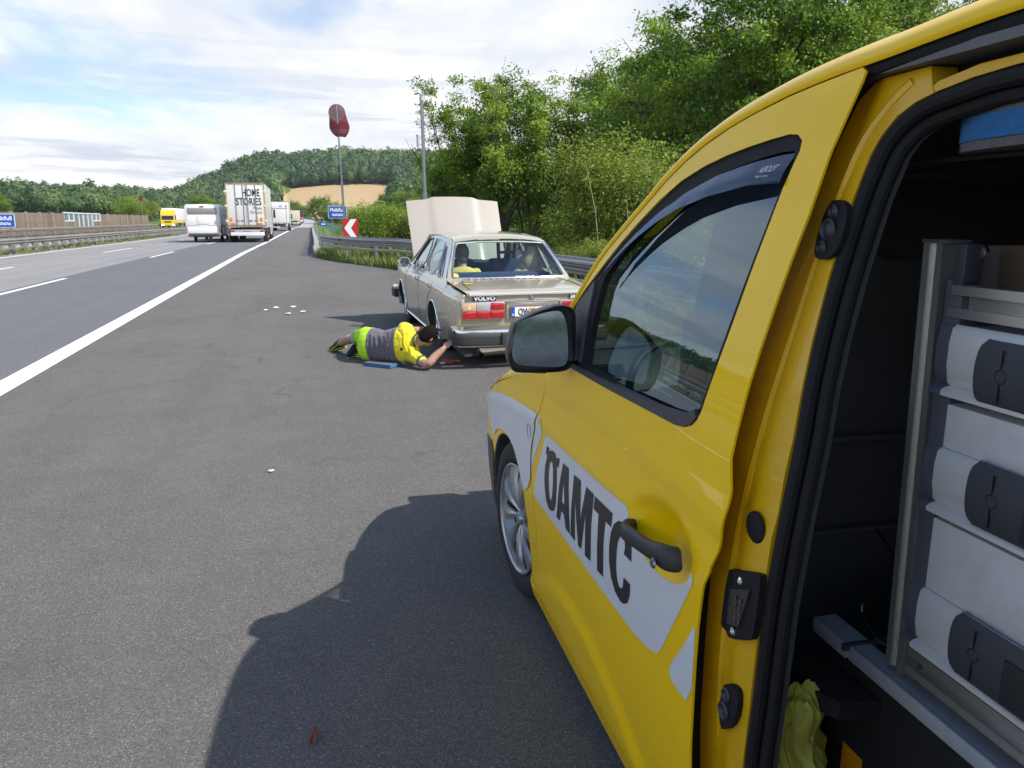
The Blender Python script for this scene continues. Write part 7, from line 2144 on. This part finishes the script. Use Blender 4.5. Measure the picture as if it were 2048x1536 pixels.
r3, h3 = lorry('cream box lorry farther along the queue', -3.35, -.90, 217, 8, 1.2, 3.95, mat('cream', (.62, .55, .42), rough=.5), mat('cream', (.62, .55, .42)), m_cab, z=rcz(217))
MB().box(-1.1, 1.1, -.05, .05, .5, .7, .01).build('rear_underrun', m_tw, r3)
r4, h4 = lorry('dark lorry with orange lower rear at the head of the queue', -2.45, -.0, 262, 8, 1.1, 3.9, mat('dark_tarp', (.03, .03, .03), rough=.6), mat('dark_tarp', (.03, .03, .03)), m_cab, z=rcz(262))
MB().box(-h4, h4, -.06, -.02, 1.05, 1.7, .01).build('orange_panel', mat('tail_orange', (.60, .13, .04), rough=.5), r4)
MB().box(-h4 + .1, h4 - .1, -.05, .05, .3, .75, .01).build('rear_underrun', m_tw, r4)

# oncoming yellow lorry (faces us)
x_, y_ = -24.4, 156
ry = thing('oncoming_lorry', 'yellow cab lorry with white and yellow box on the opposite carriageway', 'lorry', (x_, y_, 0), 0)
MB().box(-1.25, 1.25, 1.9, 17.5, 1.55, 3.72, .04).build('cargo_box', m_tw, ry)
MB().box(-1.255, 1.255, 1.95, 17.45, 1.0, 1.60, .02).build('cargo_base', mat('cargo_yellow', (.62, .42, .10), rough=.5), ry)
m_cy = mat('cab_yellow', (.80, .52, .01), rough=.3, coat=1)
cb = MB(); prof = [(0, .45), (-.02, 1.3), (.05, 1.55), (.22, 2.65), (.45, 3.15), (1.0, 3.35), (1.8, 3.30), (1.8, .6), (1.2, .6), (1.0, 1.0), (.5, 1.0), (.35, .45)]
n = len(prof); cb.add([(s * 1.18, y, z) for s in (-1, 1) for y, z in prof], [tuple(range(n)), tuple(reversed(range(n, 2 * n)))] + [(i, i + n, (i + 1) % n + n, (i + 1) % n) for i in range(n)])
cb = cb.build('cab', m_cy, ry, False)
MB().loft([[Vector((x, .04 + .24 * (z - 1.62) / 1.0 - .04, z)) for x in (-1.02, 0, 1.02)] for z in (1.60, 2.55)], False).build('windscreen', m_dkgl, cb, False)
MB().box(-.62, .62, -.06, .0, 1.12, 1.34, .02).box(-.9, .9, -.05, .02, .42, .55, .01).build('grille', m_blk, cb)
for s in (-1, 1):
    MB().box(s * .9 - .18, s * .9 + .18, -.06, .02, .55, .74, .03).build('headlight', mat('headlight_on', (.9, .9, .85), rough=.2, emit=((1, .97, .88), 5.0)), cb)
    MB().box(s * 1.38 - .08, s * 1.38 + .08, .1, .22, 1.7, 2.4, .02).build('side_mirror', m_pla, cb)
    twheel(ry, s * 1.15, .75, s); twheel(ry, s * 1.15, 7.5, s); twheel(ry, s * 1.15, 14.5, s); twheel(ry, s * 1.15, 15.8, s)
# caravan in the middle lane with its tow car
m_cv = mat('caravan_white', (.80, .80, .78), rough=.35, coat=.5, dirt=.12, dcol=(.55, .54, .5), ds=2)
cv = thing('caravan', 'white caravan with a grey rear window band in the middle lane', 'caravan', (-6.95, 59.2, 0), 0)
hwv = 1.16
rings = []
for y, zt_, k in ((0, 2.52, .96), (.04, 2.60, 1.0), (.5, 2.66, 1), (3.2, 2.66, 1), (4.4, 2.55, 1), (5.2, 2.25, .99), (5.7, 1.75, .97), (5.95, 1.2, .94), (6.0, .62, .90)):
    rings.append([Vector((x * k * hwv, y, z)) for x, z in ((-1, .48), (-1, zt_ - .10), (-.94, zt_), (0, zt_ + .03), (.94, zt_), (1, zt_ - .10), (1, .48))])
b = MB().loft(rings, True, True); cvb = b.build('shell', m_cv, cv, True, 30)
MB().box(-.98, .98, -.030, .012, 1.98, 2.40, .02).build('rear_window', mat('caravan_window', (.24, .22, .20), rough=.15, spec=.8), cv)
MB().box(-1.04, 1.04, -.02, .01, 1.18, 1.92, .03).build('rear_panel', m_cv, cv); MB().box(-.36, .36, -.05, -.01, 1.30, 1.92, .04).build('panel_relief', m_cv, cv)
MB().box(-1.06, 1.06, -.045, .01, .66, 1.145, .04).build('lower_panel', m_cv, cv)
MB().box(-1.06, 1.06, -.028, -.01, 1.142, 1.185).build('panel_gap', m_tgrey, cv, False)
MB().box(-.27, .27, -.055, -.02, 1.06, 1.17, .01).build('number_plate', m_wt, cv)
MB().box(-1.02, 1.02, -.07, .06, .40, .60, .03).build('rear_bumper', m_pla, cv)
for s in (-1, 1):
    MB().box(s * .98 - .11, s * .98 + .11, -.08, .0, .44, .54, .01).build('tail_light', m_lr, cv); MB().box(s * 1.09 - .03, s * 1.09 + .03, -.04, .03, .7, 1.1, .01).build('side_light', m_lr, cv)
    MB().lathe([(.2, 0), (.31, 0), (.33, -.03), (.33, -.18), (.2, -.2)], (s * 1.02, 2.9, .33), (s, 0, 0), 24).build('wheel', mat('tyre', (.02, .02, .021)), cv)
MB().box(-.14, .14, -.04, 0, 2.48, 2.56, .01).build('brake_light', m_lr, cv)
MB().box(hwv - .002, hwv + .004, .15, 1.1, .55, 1.25).build('side_stripe', m_tgrey, cv, False); MB().box(hwv - .002, hwv + .006, 1.6, 2.6, 1.4, 2.0).build('side_window', m_dkgl, cv, False)
MB().box(-.5, .5, .2, 5.4, .36, .50).tube([(0, 5.9, .45), (0, 7.3, .45)], .05).build('chassis', m_int, cv)
tc = thing('tow_car', 'dark estate car pulling the white caravan, almost hidden by it', 'car', (-6.95, 67.0, 0), 0)
rings = [[Vector((x, y, z)) for x, z in ((-.9, .3), (-.92, .85), (-.9 * k, h), (.9 * k, h), (.92, .85), (.9, .3))] for y, h, k in ((0, .95, .9), (.15, 1.5, .72), (2.6, 1.52, .72), (3.3, 1.0, .9), (4.5, .8, .9))]
MB().loft(rings, True, True).build('body', mat('car_dark', (.05, .05, .055), rough=.3, coat=1), tc, True, 30)
for s in (-1, 1):
    for y in (.8, 3.6): MB().lathe([(.2, 0), (.31, 0), (.33, -.03), (.33, -.18), (.2, -.2)], (s * .9, y, .33), (s, 0, 0), 24).build('wheel', mat('tyre', (.02, .02, .021)), tc)

# =================================================================== AIR
hz = bpy.data.materials.new('air'); hz.use_nodes = True
t = NT(hz.node_tree); t.n.clear()
vo_ = t.new('ShaderNodeVolumePrincipled', {'Color': (.86, .91, .98, 1), 'Density': .00013, 'Anisotropy': .2})
ou_ = t.new('ShaderNodeOutputMaterial'); t.l.new(vo_.outputs[0], ou_.inputs['Volume'])
tag(MB().box(-1300, 1300, -1300, 1300, -8, 110).build('haze', hz, None, False), kind='stuff')
